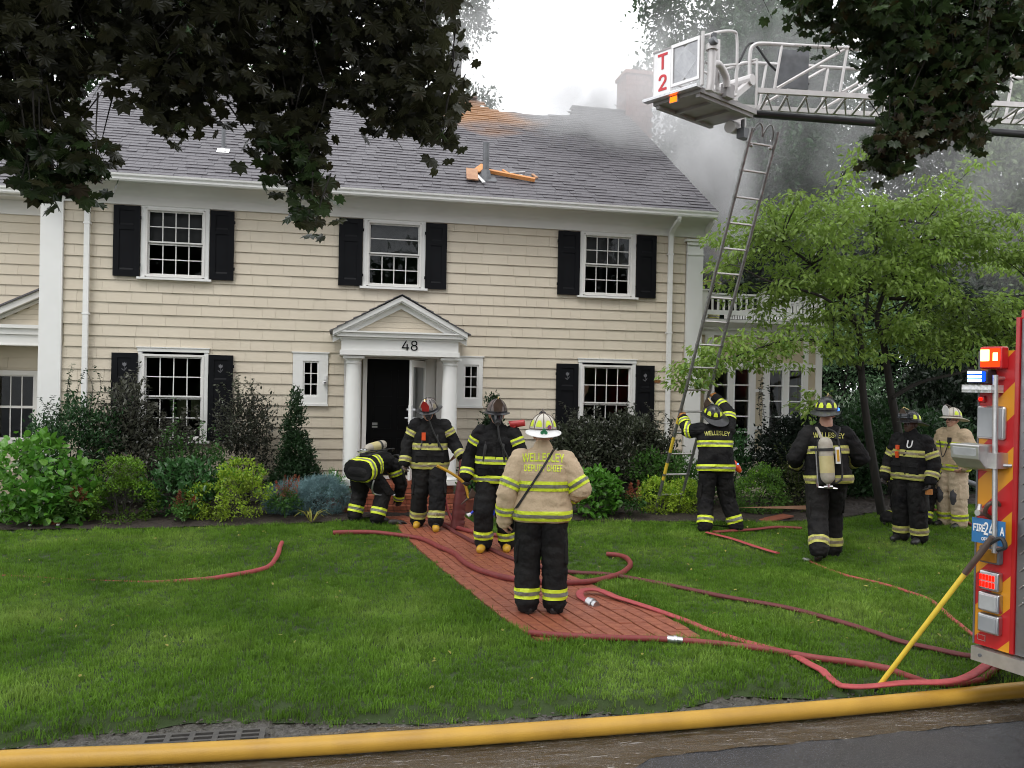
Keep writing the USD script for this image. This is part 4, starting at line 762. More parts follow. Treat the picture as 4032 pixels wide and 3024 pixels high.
shrub('azalea_bush', 'yellow-green azalea seen through the ladder', (3.95, -1.62, 0), [((0, 0, .30), (.36, .3, .30)), ((.45, .05, .28), (.36, .3, .28))], 'ovate', .045, 4200, 'lf_azalea', 16, .06, 9, shell=.7, tips='lf_tip', up=.4)
shrub('rhododendron_bush', 'tall loose grey-green bush under the sunroom windows', (5.72, -.55, 0), [((0, 0, .95), (.32, .28, .36)), ((.05, 0, .55), (.35, .28, .4))], 'ovate', .085, 1000, 'lf_rhodo', 17, .10, 8, shell=.4)
shrub('azalea_bush', 'green azalea beside the firefighter who holds the ladder', (5.62, -1.70, 0), [((0, 0, .34), (.46, .36, .35)), ((.1, .05, .58), (.28, .26, .2))], 'ovate', .048, 4200, 'lf_fern', 18, .06, 9, shell=.7, tips='lf_tip', up=.4)
shrub('spirea_bush', 'dull green bush with upright flower spikes between ladder man and walking firefighter', (6.35, -1.55, 0), [((0, 0, .42), (.5, .4, .42)), ((.2, .1, .6), (.3, .3, .26))], 'ovate', .05, 3600, 'lf_spire', 19, .08, 9, shell=.6, leggy=10)
shrub('dark_bush', 'large very dark bush with horizontal sprays in front of the sunroom', (6.75, -.95, 0), [((0, 0, .75), (.70, .5, .75)), ((.3, 0, 1.25), (.5, .4, .45)), ((-.55, 0, 1.0), (.35, .3, .25)), ((-.5, 0, 1.45), (.28, .22, .14))], 'ovate', .075, 9000, 'lf_yew', 20, .12, 9, shell=.45, leggy=14)
shrub('yew_bush', 'dark evergreen mass behind the walking firefighter', (9.2, .1, 0), [((0, 0, .9), (1.3, .8, .95)), ((-.9, 0, .7), (.9, .7, .75)), ((1.2, .2, .8), (1.0, .7, .85))], 'small', .10, 20000, 'lf_cone', 21, .14, 10, shell=.6, stems=8)
shrub('yew_bush', 'dark evergreen mass at the right, behind the firefighter in tan', (12.4, 1.5, 0), [((0, 0, 1.6), (1.9, 1.3, 1.8)), ((2.2, .5, 1.5), (1.6, 1.2, 1.9)), ((-1.3, -.4, 1.0), (1.1, .9, 1.1))], 'small', .13, 40000, 'lf_yew', 22, .18, 10, shell=.6, stems=8)
shrub('yew_bush', 'low dark evergreen bank far behind the dogwood trunks', (10.5, 2.6, 0), [((-1.6, 0, .9), (1.4, .8, 1.0)), ((.6, 0, .8), (1.6, .8, .9)), ((3.0, .2, .9), (1.6, .8, 1.0))], 'small', .13, 24000, 'lf_cone', 23, .18, 10, shell=.6, stems=8)
shrub('yew_bush', 'dark evergreen bank at the far right edge behind the fire engine', (16.6, 2.2, 0), [((-.8, 0, 1.4), (1.8, 1.1, 1.6)), ((1.6, .2, 1.6), (2.0, 1.2, 1.9))], 'small', .14, 26000, 'lf_yew', 24, .2, 10, shell=.6, stems=8)
for lab, b, s, h, w in (('rust-plumed plant at the left end of the bed, before the big bush', (-4.55, -1.72, 0), 31, .60, .25), ('small rust-plumed plant between the two left azaleas', (-3.15, -1.72, 0), 32, .52, .20), ('rust-plumed plant before the blue spruce', (-1.80, -1.62, 0), 33, .72, .24), ('rust-plumed plant left of the ladder foot', (3.35, -1.85, 0), 34, .62, .26)): astilbe(lab, b, s, h, w)
rg = np.random.default_rng(40); t = thing('daylily_clump', 'clump of yellowing strap leaves at the bed edge near the portico', 'plant', (-1.42, -1.72, 0))
for k in range(14):
    a = rg.uniform(0, 6.28); s = rg.uniform(.22, .42); obj('leaf', leaves('strap', np.array([[-1.42 + .03 * math.cos(a), -1.72 + .03 * math.sin(a), .02]]), np.array([[math.cos(a), math.sin(a), .35]]), s, rg, roll=.1), 'lf_strap', t)

# --- trees
def crown(t, name, lobes, kind, size, n, material, seed, clump, per, shell=.5, flat=1.0, gapf=.36, dirz=-.1, zmin=-1, roll=.6):
    rg = np.random.default_rng(seed); w = np.array([np.prod(r) ** (2 / 3) for _, r in lobes]); cnt = np.maximum(1, (w / w.sum() * n / per)).astype(int); C, O = [], []
    for (c, r), k in zip(lobes, cnt):
        p, d = ell(rg, k, c, r, shell, zmin); C.append(p); O.append(d)
    C, O = np.vstack(C), np.vstack(O); k = meshkit.fbm(C / (clump * 3.5) + seed, 3) > gapf; C, O = C[k], O[k]
    P = np.repeat(C, per, 0) + rg.normal(0, clump * .5, (len(C) * per, 3)) * [1, 1, flat]; D = np.repeat(O, per, 0) * .5 + rg.normal(0, .7, P.shape) + [0, 0, dirz]
    return obj(name, leaves(kind, P, D, size * rg.uniform(.7, 1.3, len(P)), rg, roll=roll), material, t, kind='stuff')
def tree(name, label, base, trunk, lobes, kind, size, n, material, seed, clump, per, group=None, bark='bark_dark', **k):
    t = thing(name, label, 'tree', base, group)
    for i, (pts, r0, r1) in enumerate(trunk): obj('trunk' if i == 0 else 'limb', limb(pts, r0, r1, 9), bark, t, smooth=True)
    crown(t, 'crown', lobes, kind, size, n, material, seed, clump, per, **k); return t
tree('broadleaf_tree', 'tall dark green tree behind the ladder, right of the house', (10.5, 8.5, 0), [([(10.5, 8.5, -.2), (10.4, 8.5, 4), (10.8, 8.6, 8), (10.6, 8.6, 12)], .35, .1), ([(10.5, 8.5, 5), (9.4, 8.2, 7), (8.7, 8.0, 8.6)], .14, .05), ([(10.7, 8.5, 7), (12.2, 8.4, 9), (13.2, 8.2, 10.2)], .14, .05)],
     [((9.2, 8.2, 5.2), (2.0, 1.8, 2.2)), ((10.6, 8.4, 8.4), (2.6, 2.2, 2.2)), ((12.5, 8.2, 5.8), (2.2, 1.8, 2.2)), ((8.9, 8.0, 2.6), (1.4, 1.3, 1.6)), ((11.2, 8.2, 3.2), (2.0, 1.6, 1.8)), ((11.6, 8.8, 11.0), (2.2, 2.0, 2.0))], 'small', .21, 90000, 'lf_dark', 51, .5, 14)
tree('broadleaf_tree', 'tall hazy tree behind the raised platform', (14.5, 17, 0), [([(14.5, 17, -.2), (14.3, 17, 7), (14.6, 17, 14), (14.4, 17, 18)], .5, .12), ([(14.4, 17, 9), (12, 16.6, 12.5), (10.6, 16.5, 14)], .2, .06), ([(14.5, 17, 10), (17, 16.7, 13), (18.5, 16.6, 15)], .2, .06)],
     [((12.0, 16.6, 12.5), (2.6, 2.2, 3.0)), ((15.5, 17, 14.5), (3.2, 2.6, 3.4)), ((13.2, 17, 17.5), (3.0, 2.4, 2.6)), ((17.5, 16.8, 10.5), (3.0, 2.4, 3.2)), ((14.2, 16.6, 8.5), (3.0, 2.4, 2.8))], 'small', .25, 56000, 'lf_mid', 52, .7, 14, gapf=.44)
tree('broadleaf_tree', 'tall tree at the upper right behind the hanging maple leaves', (23, 15, 0), [([(23, 15, -.2), (23, 15, 8), (22.6, 15, 16)], .5, .12), ([(23, 15, 8), (20.5, 14.6, 12)], .2, .06)],
     [((21.0, 14.6, 12.0), (3.2, 2.6, 3.6)), ((24.5, 15, 13.5), (3.4, 2.6, 3.8)), ((22.0, 14.6, 17.0), (3.0, 2.6, 2.8)), ((20.6, 14.8, 7.5), (2.6, 2.2, 3.0)), ((25.0, 14.6, 7.0), (3.4, 2.6, 3.4))], 'small', .25, 56000, 'lf_mid', 53, .7, 14, gapf=.42)
tree('broadleaf_tree', 'hazy tree rising behind the roof ridge, right of the left maple', (2.0, 12.5, 0), [([(2.0, 12.5, -.2), (2.1, 12.5, 6), (2.3, 12.5, 10), (2.5, 12.5, 13.5)], .3, .14), ([(2.2, 12.5, 9.5), (2.9, 12.3, 11)], .08, .03)],
     [((2.2, 12.3, 14.0), (1.3, 1.1, 1.6)), ((2.9, 12.2, 10.6), (.8, .7, .9)), ((1.1, 12.3, 10.5), (1.1, .9, 1.3)), ((1.0, 12.4, 12.8), (1.2, 1.0, 1.3))], 'small', .15, 16000, 'lf_mid', 54, .32, 12, gapf=.42)
tree('broadleaf_tree', 'tree behind the left end of the roof, glimpsed through the maple', (-5.5, 14, 0), [([(-5.5, 14, -.2), (-5.4, 14, 7), (-5.0, 14, 13)], .4, .12)],
     [((-6.6, 13.8, 11.0), (2.4, 2.0, 2.6)), ((-3.6, 13.8, 12.0), (2.4, 2.0, 2.6)), ((-9.0, 13.8, 12.0), (2.4, 2.0, 3.0)), ((-5.5, 13.8, 14.8), (2.8, 2.0, 2.0))], 'small', .22, 32000, 'lf_mid', 55, .6, 14)
for lab, b, s in (('tree across the street, mirrored dark in the left house windows', (-9, -33, 0), 81), ('tree across the street, mirrored dark in the portico side windows', (2, -35, 0), 82), ('tree across the street, mirrored dark in the sunroom windows', (13, -33, 0), 83)):
    tree('broadleaf_tree', lab, b, [([b, (b[0] + .2, b[1], 4), (b[0], b[1], 9)], .4, .12)], [((b[0], b[1], 6.0), (5.6, 2.6, 3.6)), ((b[0] - 2, b[1], 3.0), (4.4, 2.4, 2.8)), ((b[0] + 2.4, b[1], 3.4), (4.4, 2.4, 2.8))], 'small', .7, 9000, 'lf_mid', s, 1.2, 11)
t = tree('conifer_tree', 'pale green conifer at the right edge, beyond the dogwood', (18.6, 7.5, 0), [([(18.6, 7.5, -.2), (18.6, 7.5, 6), (18.7, 7.5, 12.2)], .3, .04)],
     [((18.6, 7.4, 4.4), (2.3, 2.0, 1.7)), ((18.5, 7.4, 6.4), (2.0, 1.8, 1.6)), ((18.6, 7.4, 8.3), (1.55, 1.5, 1.5)), ((18.7, 7.4, 10.0), (1.0, 1.0, 1.3)), ((18.7, 7.4, 11.6), (.5, .5, 1.0))], 'small', .19, 34000, 'lf_conifer', 56, .45, 12, flat=.6, dirz=.1)
tree('variegated_tree', 'pale variegated small tree glimpsed between the dogwood trunks', (10.6, 3.6, 0), [([(10.6, 3.6, -.1), (10.5, 3.6, 1.2), (10.7, 3.6, 2.6)], .07, .02)],
     [((10.2, 3.4, 2.4), (1.1, .9, .9)), ((11.4, 3.4, 2.7), (1.0, .8, .8)), ((10.5, 3.3, 1.4), (1.2, .8, .7)), ((9.6, 3.4, 3.0), (.8, .7, .6)), ((11.0, 3.4, 3.6), (1.2, .8, .7))], 'ovate', .085, 8000, 'lf_pale', 57, .26, 10, flat=.5)
tree('broadleaf_tree', 'dark tree filling the space behind the dogwood at the right', (15.2, 6.0, 0), [([(15.2, 6, -.1), (15.2, 6, 3), (15.4, 6, 6)], .2, .06)],
     [((14.2, 5.8, 3.6), (1.9, 1.5, 1.7)), ((16.2, 5.8, 3.2), (1.8, 1.5, 1.6)), ((12.8, 5.6, 4.6), (1.6, 1.3, 1.2)), ((11.6, 5.6, 3.4), (1.5, 1.2, 1.5)), ((10.0, 5.8, 4.4), (1.4, 1.2, 1.3))], 'small', .22, 52000, 'lf_yew', 58, .38, 11)
# the dogwood on the lawn's edge: trunks, limbs, layered sprays
rg = np.random.default_rng(60); dw = thing('dogwood_tree', 'bright green dogwood with two dark leaning trunks beside the sunroom', 'tree', (7.9, -1.85, 0))
DL = [([(7.72, -1.9, -.05), (7.46, -1.9, 1.18), (7.29, -1.9, 2.16), (7.21, -1.9, 2.99), (6.9, -1.9, 3.51), (6.39, -1.8, 4.08), (5.89, -1.7, 4.43)], .075, .018, 'trunk'), ([(8.34, -1.75, -.05), (8.17, -1.7, 1.16), (7.97, -1.7, 2.02), (7.81, -1.7, 2.86), (7.75, -1.6, 3.33), (8.1, -1.5, 4.04), (8.57, -1.4, 4.6)], .085, .02, 'trunk'),
      ([(7.24, -1.9, 2.40), (6.9, -2.05, 2.66), (6.56, -2.2, 2.79), (5.75, -2.25, 2.82), (4.98, -2.25, 2.58), (4.22, -2.25, 2.32)], .034, .008, 'limb'), ([(7.95, -1.75, 1.95), (8.39, -1.9, 2.22), (9.35, -2.0, 2.51), (10.06, -2.0, 3.24)], .04, .01, 'limb'),
      ([(7.21, -1.9, 3.0), (7.5, -1.7, 3.6), (7.76, -1.5, 4.89), (7.13, -1.4, 5.62)], .035, .008, 'limb'), ([(7.8, -1.65, 3.0), (8.6, -1.2, 3.6), (9.3, -1.0, 4.4), (9.2, -1.0, 5.2)], .035, .008, 'limb'), ([(7.2, -1.9, 3.1), (6.3, -2.3, 3.5), (5.4, -2.3, 3.7), (4.9, -2.3, 3.9)], .03, .008, 'limb'), ([(7.9, -1.7, 3.6), (9.0, -2.2, 3.6), (10.2, -2.4, 3.7)], .03, .008, 'limb')]
for pts, r0, r1, nm in DL: obj(nm, limb(pts, r0, r1, 8, 6), 'bark_dark', dw, smooth=True)
import shapely
def in_poly(poly, n, rg, y0, y1):
    p = sg.Polygon(poly); a, b, c, d = p.bounds; out = []
    while len(out) < n:
        q = rg.uniform((a, b), (c, d), (n * 3, 2)); q = q[shapely.contains_xy(p, q[:, 0], q[:, 1])]; out.extend(q.tolist())
    q = np.array(out[:n]); return np.c_[q[:, 0], rg.uniform(y0, y1, n), q[:, 1]]
dog = [[5.0, 4.8], [5.5, 4.95], [5.93, 5.2], [6.36, 5.2], [6.52, 5.76], [7.03, 5.95], [7.28, 5.40], [8.04, 5.18], [8.95, 5.85], [9.3, 5.35], [9.74, 4.92], [9.9, 4.5], [10.87, 4.5], [10.9, 2.85], [9.44, 2.75], [8.55, 2.5], [7.67, 2.78], [6.81, 3.22], [5.98, 3.17], [5.1, 3.74], [4.85, 3.9], [5.05, 4.24]]
low_ = [[3.85, 2.22], [3.98, 2.42], [4.46, 2.72], [5.07, 2.96], [6.16, 3.08], [7.31, 2.82], [7.32, 2.5], [6.34, 2.4], [5.63, 2.45], [5.01, 2.38], [4.62, 2.42], [4.13, 2.02]]
sprig = [[6.05, 2.14], [6.22, 2.43], [6.34, 2.22], [6.12, 1.55], [6.02, 1.55]]
C1 = in_poly(dog, 760, rg, -2.6, -.9); C1 = C1[meshkit.fbm(C1 * [1.1, 1.1, 2.0], 3, 3) > .43]; C2 = in_poly(low_, 66, rg, -2.6, -1.9); C3 = in_poly(sprig, 5, rg, -2.4, -2.1)
C = np.vstack([C1, C2, C3]); k = 40; P = np.repeat(C, k, 0); o = unit(rg.normal(size=(len(P), 3))) * rg.uniform(0, 1, (len(P), 1)) ** .5
P = P + o * [.30, .30, .13]; D = o * [1, 1, .2] + rg.normal(0, .35, P.shape) + [0, 0, -.45]
m = leaves('ovate', P, D, .098 * rg.uniform(.7, 1.25, len(P)), rg, roll=.35); Lf = split_leaves('ovate', m); sc = np.array([q.mean(0) @ [0, -1, -.15] for q, _ in Lf]); o = np.argsort(-sc)
for i in o[:260]: obj('leaf', Lf[i], 'lf_dogwood', dw)
v = m[0].reshape(-1, 7, 3)[np.sort(o[260:])]; obj('crown', (v.reshape(-1, 3), (LEAF['ovate'][1][None] + (np.arange(len(v)) * 7)[:, None, None]).reshape(-1, 3)), 'lf_dogwood', dw, kind='stuff')
tw = []
for c in C1[::2]:
    near = min((np.linalg.norm(np.array(q) - c), tuple(q)) for pts, *_ in DL for q in pts[2:]); 
    if near[0] < 2.2: tw.append(tube([near[1], (np.array(near[1]) + c) / 2 + [0, 0, .06], c], [.011, .007, .003], 4))
obj('twigs', cat(tw), 'bark_dark', dw, kind='stuff')
# the two maples that overhang the street; trunks stand outside the picture
def maple(label, base, trunk, poly, y0, ydep, n, seed, size, limbs, top, ntop, zlow):
    rg = np.random.default_rng(seed); t = thing('maple_tree', label, 'tree', base, None)
    for i, (pts, r0, r1) in enumerate([trunk] + limbs): obj('trunk' if i == 0 else 'limb', limb(pts, r0, r1, 9, 5), 'bark', t, smooth=True)
    A = in_poly(poly, n // 3, rg, -1, 1); A[:, 1] = y0 + A[:, 1] * (.16 + (ydep - .16) * np.clip((A[:, 2] - zlow) / .9, 0, 1)); A = A[meshkit.fbm(A * 2.6, 3, seed) > .30]
    per = 3; P = np.repeat(A, per, 0) + rg.normal(0, .055, (len(A) * per, 3)); az = rg.uniform(0, 6.28, len(P)); D = np.c_[np.cos(az) * .55, np.sin(az) * .55, -rg.uniform(.25, 1.1, len(P))]
    up = np.c_[np.cos(az), np.sin(az), np.full(len(P), .55)]
    m = leaves('maple', P - unit(D) * size * .5, D, size * rg.uniform(.75, 1.2, len(P)), rg, up=up, roll=.38); Lf = split_leaves('maple', m)
    sc = np.array([-(q.mean(0)[1]) - 1.2 * (q.mean(0)[2] - 3) for q, _ in Lf]); o = np.argsort(-sc)
    for i in o[:300]: obj('leaf', Lf[i], 'lf_maple', t)
    nv = len(LEAF['maple'][0]); v = m[0].reshape(-1, nv, 3)[np.sort(o[300:])]
    obj('crown', (v.reshape(-1, 3), (LEAF['maple'][1][None] + (np.arange(len(v)) * nv)[:, None, None]).reshape(-1, 3)), 'lf_maple', t, kind='stuff')
    tw = []
    for a in A[::5]:
        h = a + [rg.normal(0, .12), rg.normal(0, .10), rg.uniform(.25, .5)]; tw.append(tube([h, (h + a) / 2 + rg.normal(0, .02, 3), a - [0, 0, .02]], [.006, .004, .0025], 4))
    obj('twigs', cat(tw), 'bark_dark', t, kind='stuff')
    # the upper crown above the picture, which shades the ground
    C = np.vstack([ell(rg, k, c, r, .3)[0] for c, r, k in [(c, r, int(ntop / len(top))) for c, r in top]]); th = rg.uniform(0, 6.28, len(C))
    q = unit(np.c_[rg.normal(0, .35, len(C)) + np.cos(th / 2), rg.normal(0, .35, len(C)), rg.normal(0, .35, len(C)), np.sin(th / 2)])
    instancer('upper_crown', t, [leaves('maple', np.zeros((1, 3)), np.array([[1, 0, -.3]]), .24, rg, roll=.1), leaves('maple', np.zeros((3, 3)) + rg.normal(0, .15, (3, 3)), rg.normal(0, 1, (3, 3)) + [0, 0, -.3], .22, rg)], 'lf_maple', C, q, rg.uniform(.8, 1.3, len(C)), rg.integers(0, 2, len(C)))
    return t
mL = [[-3.9, 5.6], [-3.7, 4.0], [-3.42, 3.66], [-3.15, 3.42], [-2.98, 3.20], [-2.82, 3.12], [-2.66, 3.16], [-2.54, 3.34], [-2.54, 3.46], [-2.70, 3.60], [-2.76, 3.78], [-2.66, 3.92], [-2.42, 3.94], [-2.30, 3.90], [-2.26, 3.68], [-2.14, 3.58], [-2.02, 3.70], [-1.98, 3.88], [-1.78, 3.92], [-1.66, 3.80], [-1.64, 3.52], [-1.54, 3.42], [-1.45, 3.40], [-1.38, 3.14], [-1.22, 3.08], [-1.12, 3.16], [-1.15, 3.34], [-1.24, 3.70], [-1.16, 3.95], [-.98, 3.96], [-.92, 3.80], [-.80, 3.76], [-.72, 3.86], [-.60, 3.74], [-.46, 3.62], [-.31, 3.66], [-.26, 3.82], [-.32, 4.05], [-.36, 4.37], [-.46, 4.58], [-.50, 5.6]]
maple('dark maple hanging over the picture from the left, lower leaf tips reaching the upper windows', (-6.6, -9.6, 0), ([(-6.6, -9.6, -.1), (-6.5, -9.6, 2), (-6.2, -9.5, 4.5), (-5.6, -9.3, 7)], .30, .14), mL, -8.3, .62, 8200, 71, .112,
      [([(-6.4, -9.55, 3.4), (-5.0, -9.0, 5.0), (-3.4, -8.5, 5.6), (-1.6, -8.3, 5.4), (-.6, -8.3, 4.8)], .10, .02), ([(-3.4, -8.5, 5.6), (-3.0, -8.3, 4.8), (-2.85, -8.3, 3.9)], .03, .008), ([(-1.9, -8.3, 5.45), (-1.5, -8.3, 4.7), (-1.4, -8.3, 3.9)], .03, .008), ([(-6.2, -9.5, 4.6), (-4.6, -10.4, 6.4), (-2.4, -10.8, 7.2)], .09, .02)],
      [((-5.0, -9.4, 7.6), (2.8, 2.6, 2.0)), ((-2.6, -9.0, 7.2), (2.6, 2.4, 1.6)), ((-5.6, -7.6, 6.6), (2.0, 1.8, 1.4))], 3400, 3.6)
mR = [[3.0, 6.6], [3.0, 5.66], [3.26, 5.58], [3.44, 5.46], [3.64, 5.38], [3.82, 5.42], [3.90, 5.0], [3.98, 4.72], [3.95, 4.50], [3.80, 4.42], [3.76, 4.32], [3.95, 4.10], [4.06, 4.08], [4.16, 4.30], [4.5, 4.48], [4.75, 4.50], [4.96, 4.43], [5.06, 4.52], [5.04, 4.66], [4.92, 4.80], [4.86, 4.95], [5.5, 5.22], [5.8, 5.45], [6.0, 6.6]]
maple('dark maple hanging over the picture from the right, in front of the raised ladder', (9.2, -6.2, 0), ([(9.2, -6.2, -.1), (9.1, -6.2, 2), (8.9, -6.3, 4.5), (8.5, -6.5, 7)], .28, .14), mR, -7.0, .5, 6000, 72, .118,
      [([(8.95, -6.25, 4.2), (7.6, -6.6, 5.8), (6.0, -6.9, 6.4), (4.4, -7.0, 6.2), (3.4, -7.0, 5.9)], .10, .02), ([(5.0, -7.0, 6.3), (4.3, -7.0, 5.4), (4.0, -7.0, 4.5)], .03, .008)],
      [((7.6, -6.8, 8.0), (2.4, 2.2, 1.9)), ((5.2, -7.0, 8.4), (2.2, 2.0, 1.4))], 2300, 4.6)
# ------------------------------------------------------------------ people
mat('coat_black', (.0042, .0042, .0052), (.019, .0185, .018), 4, .75, .010, 22, spec=.12)
mat('pants_black', (.0042, .0042, .0052), (.020, .019, .018), 4, .72, .012, 20, spec=.14)
mat('coat_tan', (.54, .415, .27), (.43, .32, .20), 5, .8, .006, 34)
mat('pants_tan', (.58, .47, .33), (.47, .37, .25), 5, .8, .007, 30)
mat('knee_grey', (.05, .05, .055), (.07, .07, .075), 9, .75, .003, 60)
mat('lime', (.68, .80, .035), (.55, .66, .03), 16, .5)
mat('lime_dull', (.50, .50, .10), (.36, .35, .10), 16, .6)
mat('silver_trim', (.20, .20, .16), (.14, .135, .11), 20, .4)
mat('silver_dull', (.27, .23, .15), (.18, .15, .10), 20, .5)
mat('skin', (.46, .26, .18), (.40, .21, .14), 12, .5)
mat('skin_dark', (.065, .034, .022), (.048, .025, .017), 12, .45)
mat('eye_dark', (.01, .008, .007), None, 4, .2)
mat('helmet_black', (.010, .010, .011), (.018, .018, .020), 12, .30, .0008, 60, coat=.15)
mat('helmet_white', (.66, .62, .53), (.52, .47, .38), 9, .4)
mat('helmet_white_brim', (.80, .79, .77), (.72, .71, .69), 9, .35)
mat('helmet_mottled', (.012, .011, .011), (.42, .37, .35), 16, .3)
mat('helmet_brown', (.055, .042, .036), (.16, .12, .105), 20, .35)
mat('shield_red', (.45, .03, .03), (.3, .02, .02), 9, .4)
mat('leather', (.05, .032, .022), (.09, .06, .045), 12, .5)
mat('glove_tan', (.40, .165, .035), (.28, .10, .02), 16, .75, .003, 60)
mat('glove_black', (.014, .012, .011), (.03, .024, .020), 16, .6, .003, 60)
mat('boot_black', (.010, .010, .011), (.018, .017, .016), 14, .4)
mat('boot_yellow', (.58, .34, .02), (.42, .22, .02), 14, .45)
mat('tank_grey', (.40, .37, .31), (.27, .24, .19), 11, .5, .002, 40)
mat('tank_label', (.50, .44, .22), (.42, .36, .16), 14, .5)
mat('strap_black', (.010, .010, .010), (.017, .017, .017), 20, .6)
mat('orange_plastic', (.75, .10, .02), (.6, .07, .015), 8, .4)
mat('clover_green', (.01, .14, .05), None, 5, .5)
mat('blue_sticker', (.05, .06, .25), (.35, .05, .05), 40, .5)
mat('flag_patch', (.20, .06, .05), (.16, .15, .18), 60, .7)
mat('visor', (.02, .022, .026), (.03, .033, .04), 6, .08, spec=.6)
emit('blue_glow', '3A6CFF', 2.6); emit('blue_lamp', '0A38FF', 2.0)
_ico = trimesh.creation.icosphere(2).vertices; _ico1 = trimesh.creation.icosphere(1).vertices
def hull(*s):
    """The convex hull of spheres (point, radius)."""
    return Manifold.hull_points(np.vstack([np.asarray(p, float) + (_ico if r > .03 else _ico1) * r for p, r in s]))
def fuse(ms): return Manifold.batch_boolean(list(ms), manifold3d.OpType.Add)
def cloth(m, edge=.028, it=6, wr=.012, seed=0, scale=8., stretch=(.8, .8, 2.0)):
    """Refined, smoothed and wrinkled."""
    m = m.refine_to_length(edge); t = m.to_mesh(); tm = trimesh.Trimesh(np.array(t.vert_properties[:, :3], float), np.array(t.tri_verts), process=False)
    tm.merge_vertices(digits_vertex=6)
    if it: trimesh.smoothing.filter_taubin(tm, lamb=.5, nu=.53, iterations=it)
    if wr:
        q = tm.vertices * scale * np.array(stretch) + seed * 7.1; rd = 1 - np.abs(meshkit.fbm(q, 3, seed) - .5) * 4; tm.vertices = tm.vertices + tm.vertex_normals * (rd * wr)[:, None]
    return tm
from scipy.spatial import cKDTree
def band(tm, a, b, c0, c1, lim, off):
    """The strip of the cloth between two planes across the line a-b (c0, c1 metres along it), lifted off it by off."""
    a, b = np.asarray(a, float), np.asarray(b, float); t = unit(b - a)
    try:
        s = trimesh.intersections.slice_mesh_plane(tm, t, a + t * c0); s = trimesh.intersections.slice_mesh_plane(s, -t, a + t * c1)
    except Exception: return None
    if len(s.faces) == 0: return None
    c = s.triangles_center; d = np.linalg.norm((c - a) - ((c - a) @ t)[:, None] * t, axis=1); f = s.faces[d < lim]
    if len(f) == 0: return None
    _, i = cKDTree(tm.vertices).query(s.vertices); v = s.vertices + tm.vertex_normals[i] * off; return v, f
def drape(tm, origin, ex, ey, dirn, pts, off=.005):
    """Flat points (x, y) laid onto the mesh by shooting along dirn from the plane at origin."""
    o = np.asarray(origin) + pts[:, :1] * np.asarray(ex) + pts[:, 1:2] * np.asarray(ey); d = unit(np.asarray(dirn, float)); T = tm.triangles; e1, e2 = T[:, 1] - T[:, 0], T[:, 2] - T[:, 0]
    h = np.cross(d, e2); det = (e1 * h).sum(1); ok = np.abs(det) > 1e-12; inv = np.where(ok, 1 / np.where(ok, det, 1), 0); out = o.copy()
    for i, p in enumerate(o):
        s = p - T[:, 0]; u = (s * h).sum(1) * inv; q = np.cross(s, e1); v = (q @ d) * inv; tt = (e2 * q).sum(1) * inv
        k = ok & (u >= 0) & (v >= 0) & (u + v <= 1) & (tt > 0)
        out[i] = p + d * (tt[k].min() - off if k.any() else 1e9)
    bad = np.abs(out).max(1) > 1e6
    if bad.any() and (~bad).any(): out[bad] = o[bad] + d * np.median(((out - o)[~bad]) @ d)
    return out
def lettering(tm, text, h, origin, ex, ey, dirn, parent, material, arc=0., width=.36, bold=True, name='lettering'):
    tx = meshkit.text_mesh(text, h, .002, bold=bold); w = tx.bounds[1][0]; v = np.array(tx.vertices); f = np.array(tx.faces); front = v[:, 2] > .001
    keep = front[f].all(1); f = f[keep]
    v2, f2 = trimesh.remesh.subdivide_to_size(v, f, h * .35)[:2]
    p = np.c_[(v2[:, 0] - w / 2) * width / w, v2[:, 1]]; p[:, 1] -= arc * p[:, 0] ** 2
    q = drape(tm, origin, ex, ey, dirn, p, .007); obj(name, (q, f2), material, parent)
STAND = dict(pelvis=(0, 0, .96), waist=(0, .01, 1.10), chest=(0, 0, 1.30), neck=(0, .0, 1.50), head=(0, .03, 1.66), hipR=(.10, 0, .93), hipL=(-.10, 0, .93), kneeR=(.125, .02, .50), kneeL=(-.125, .02, .50), ankR=(.135, -.02, .09), ankL=(-.135, -.02, .09),
             toeR=(.155, .15, .04), toeL=(-.155, .15, .04), shR=(.19, 0, 1.43), shL=(-.19, 0, 1.43), elR=(.285, -.03, 1.15), elL=(-.285, -.03, 1.15), wrR=(.30, .06, .90), wrL=(-.30, .06, .90), handR=(.30, .09, .82), handL=(-.30, .09, .82))
def hand_mesh(w, h, side, fwd, r=1.0, curl=.5, spread=0):
    """Palm, four fingers of different lengths bent at the knuckles, and a thumb leaving the palm's side. w wrist, h the palm's end, fwd the way the palm faces."""
    w, h = np.asarray(w, float), np.asarray(h, float); d = unit(h - w); fwd = np.asarray(fwd, float); fwd = unit(fwd - d * (fwd @ d)); s = np.cross(d, fwd) * side
    p0 = w + d * .015; ms = [hull((p0 + s * .018, .017 * r), (p0 - s * .018, .017 * r), (p0 + d * .075 + s * .032, .013 * r), (p0 + d * .075 - s * .030, .013 * r))]
    for k, ln in zip((-1, -.33, .33, 1), (.066, .078, .074, .058)):
        b = p0 + d * .078 + s * k * .030; c, sn = math.cos(curl), math.sin(curl); k1 = b + (d * c + fwd * sn) * ln * .5; c2, s2 = math.cos(curl * 2.3), math.sin(curl * 2.3); k2 = k1 + (d * c2 + fwd * s2) * ln * .5
        ms += [hull((b, .0095 * r), (k1, .0088 * r)), hull((k1, .0088 * r), (k2, .0076 * r))]
    t0 = p0 + d * .02 - s * .028; t1 = t0 + (d * .5 - s * .65 + fwd * .45) * .045; t2 = t1 + (d * .75 - s * .1 + fwd * .6) * .032
    ms += [hull((t0, .013 * r), (t1, .0105 * r)), hull((t1, .0105 * r), (t2, .0088 * r))]
    return fuse(ms)
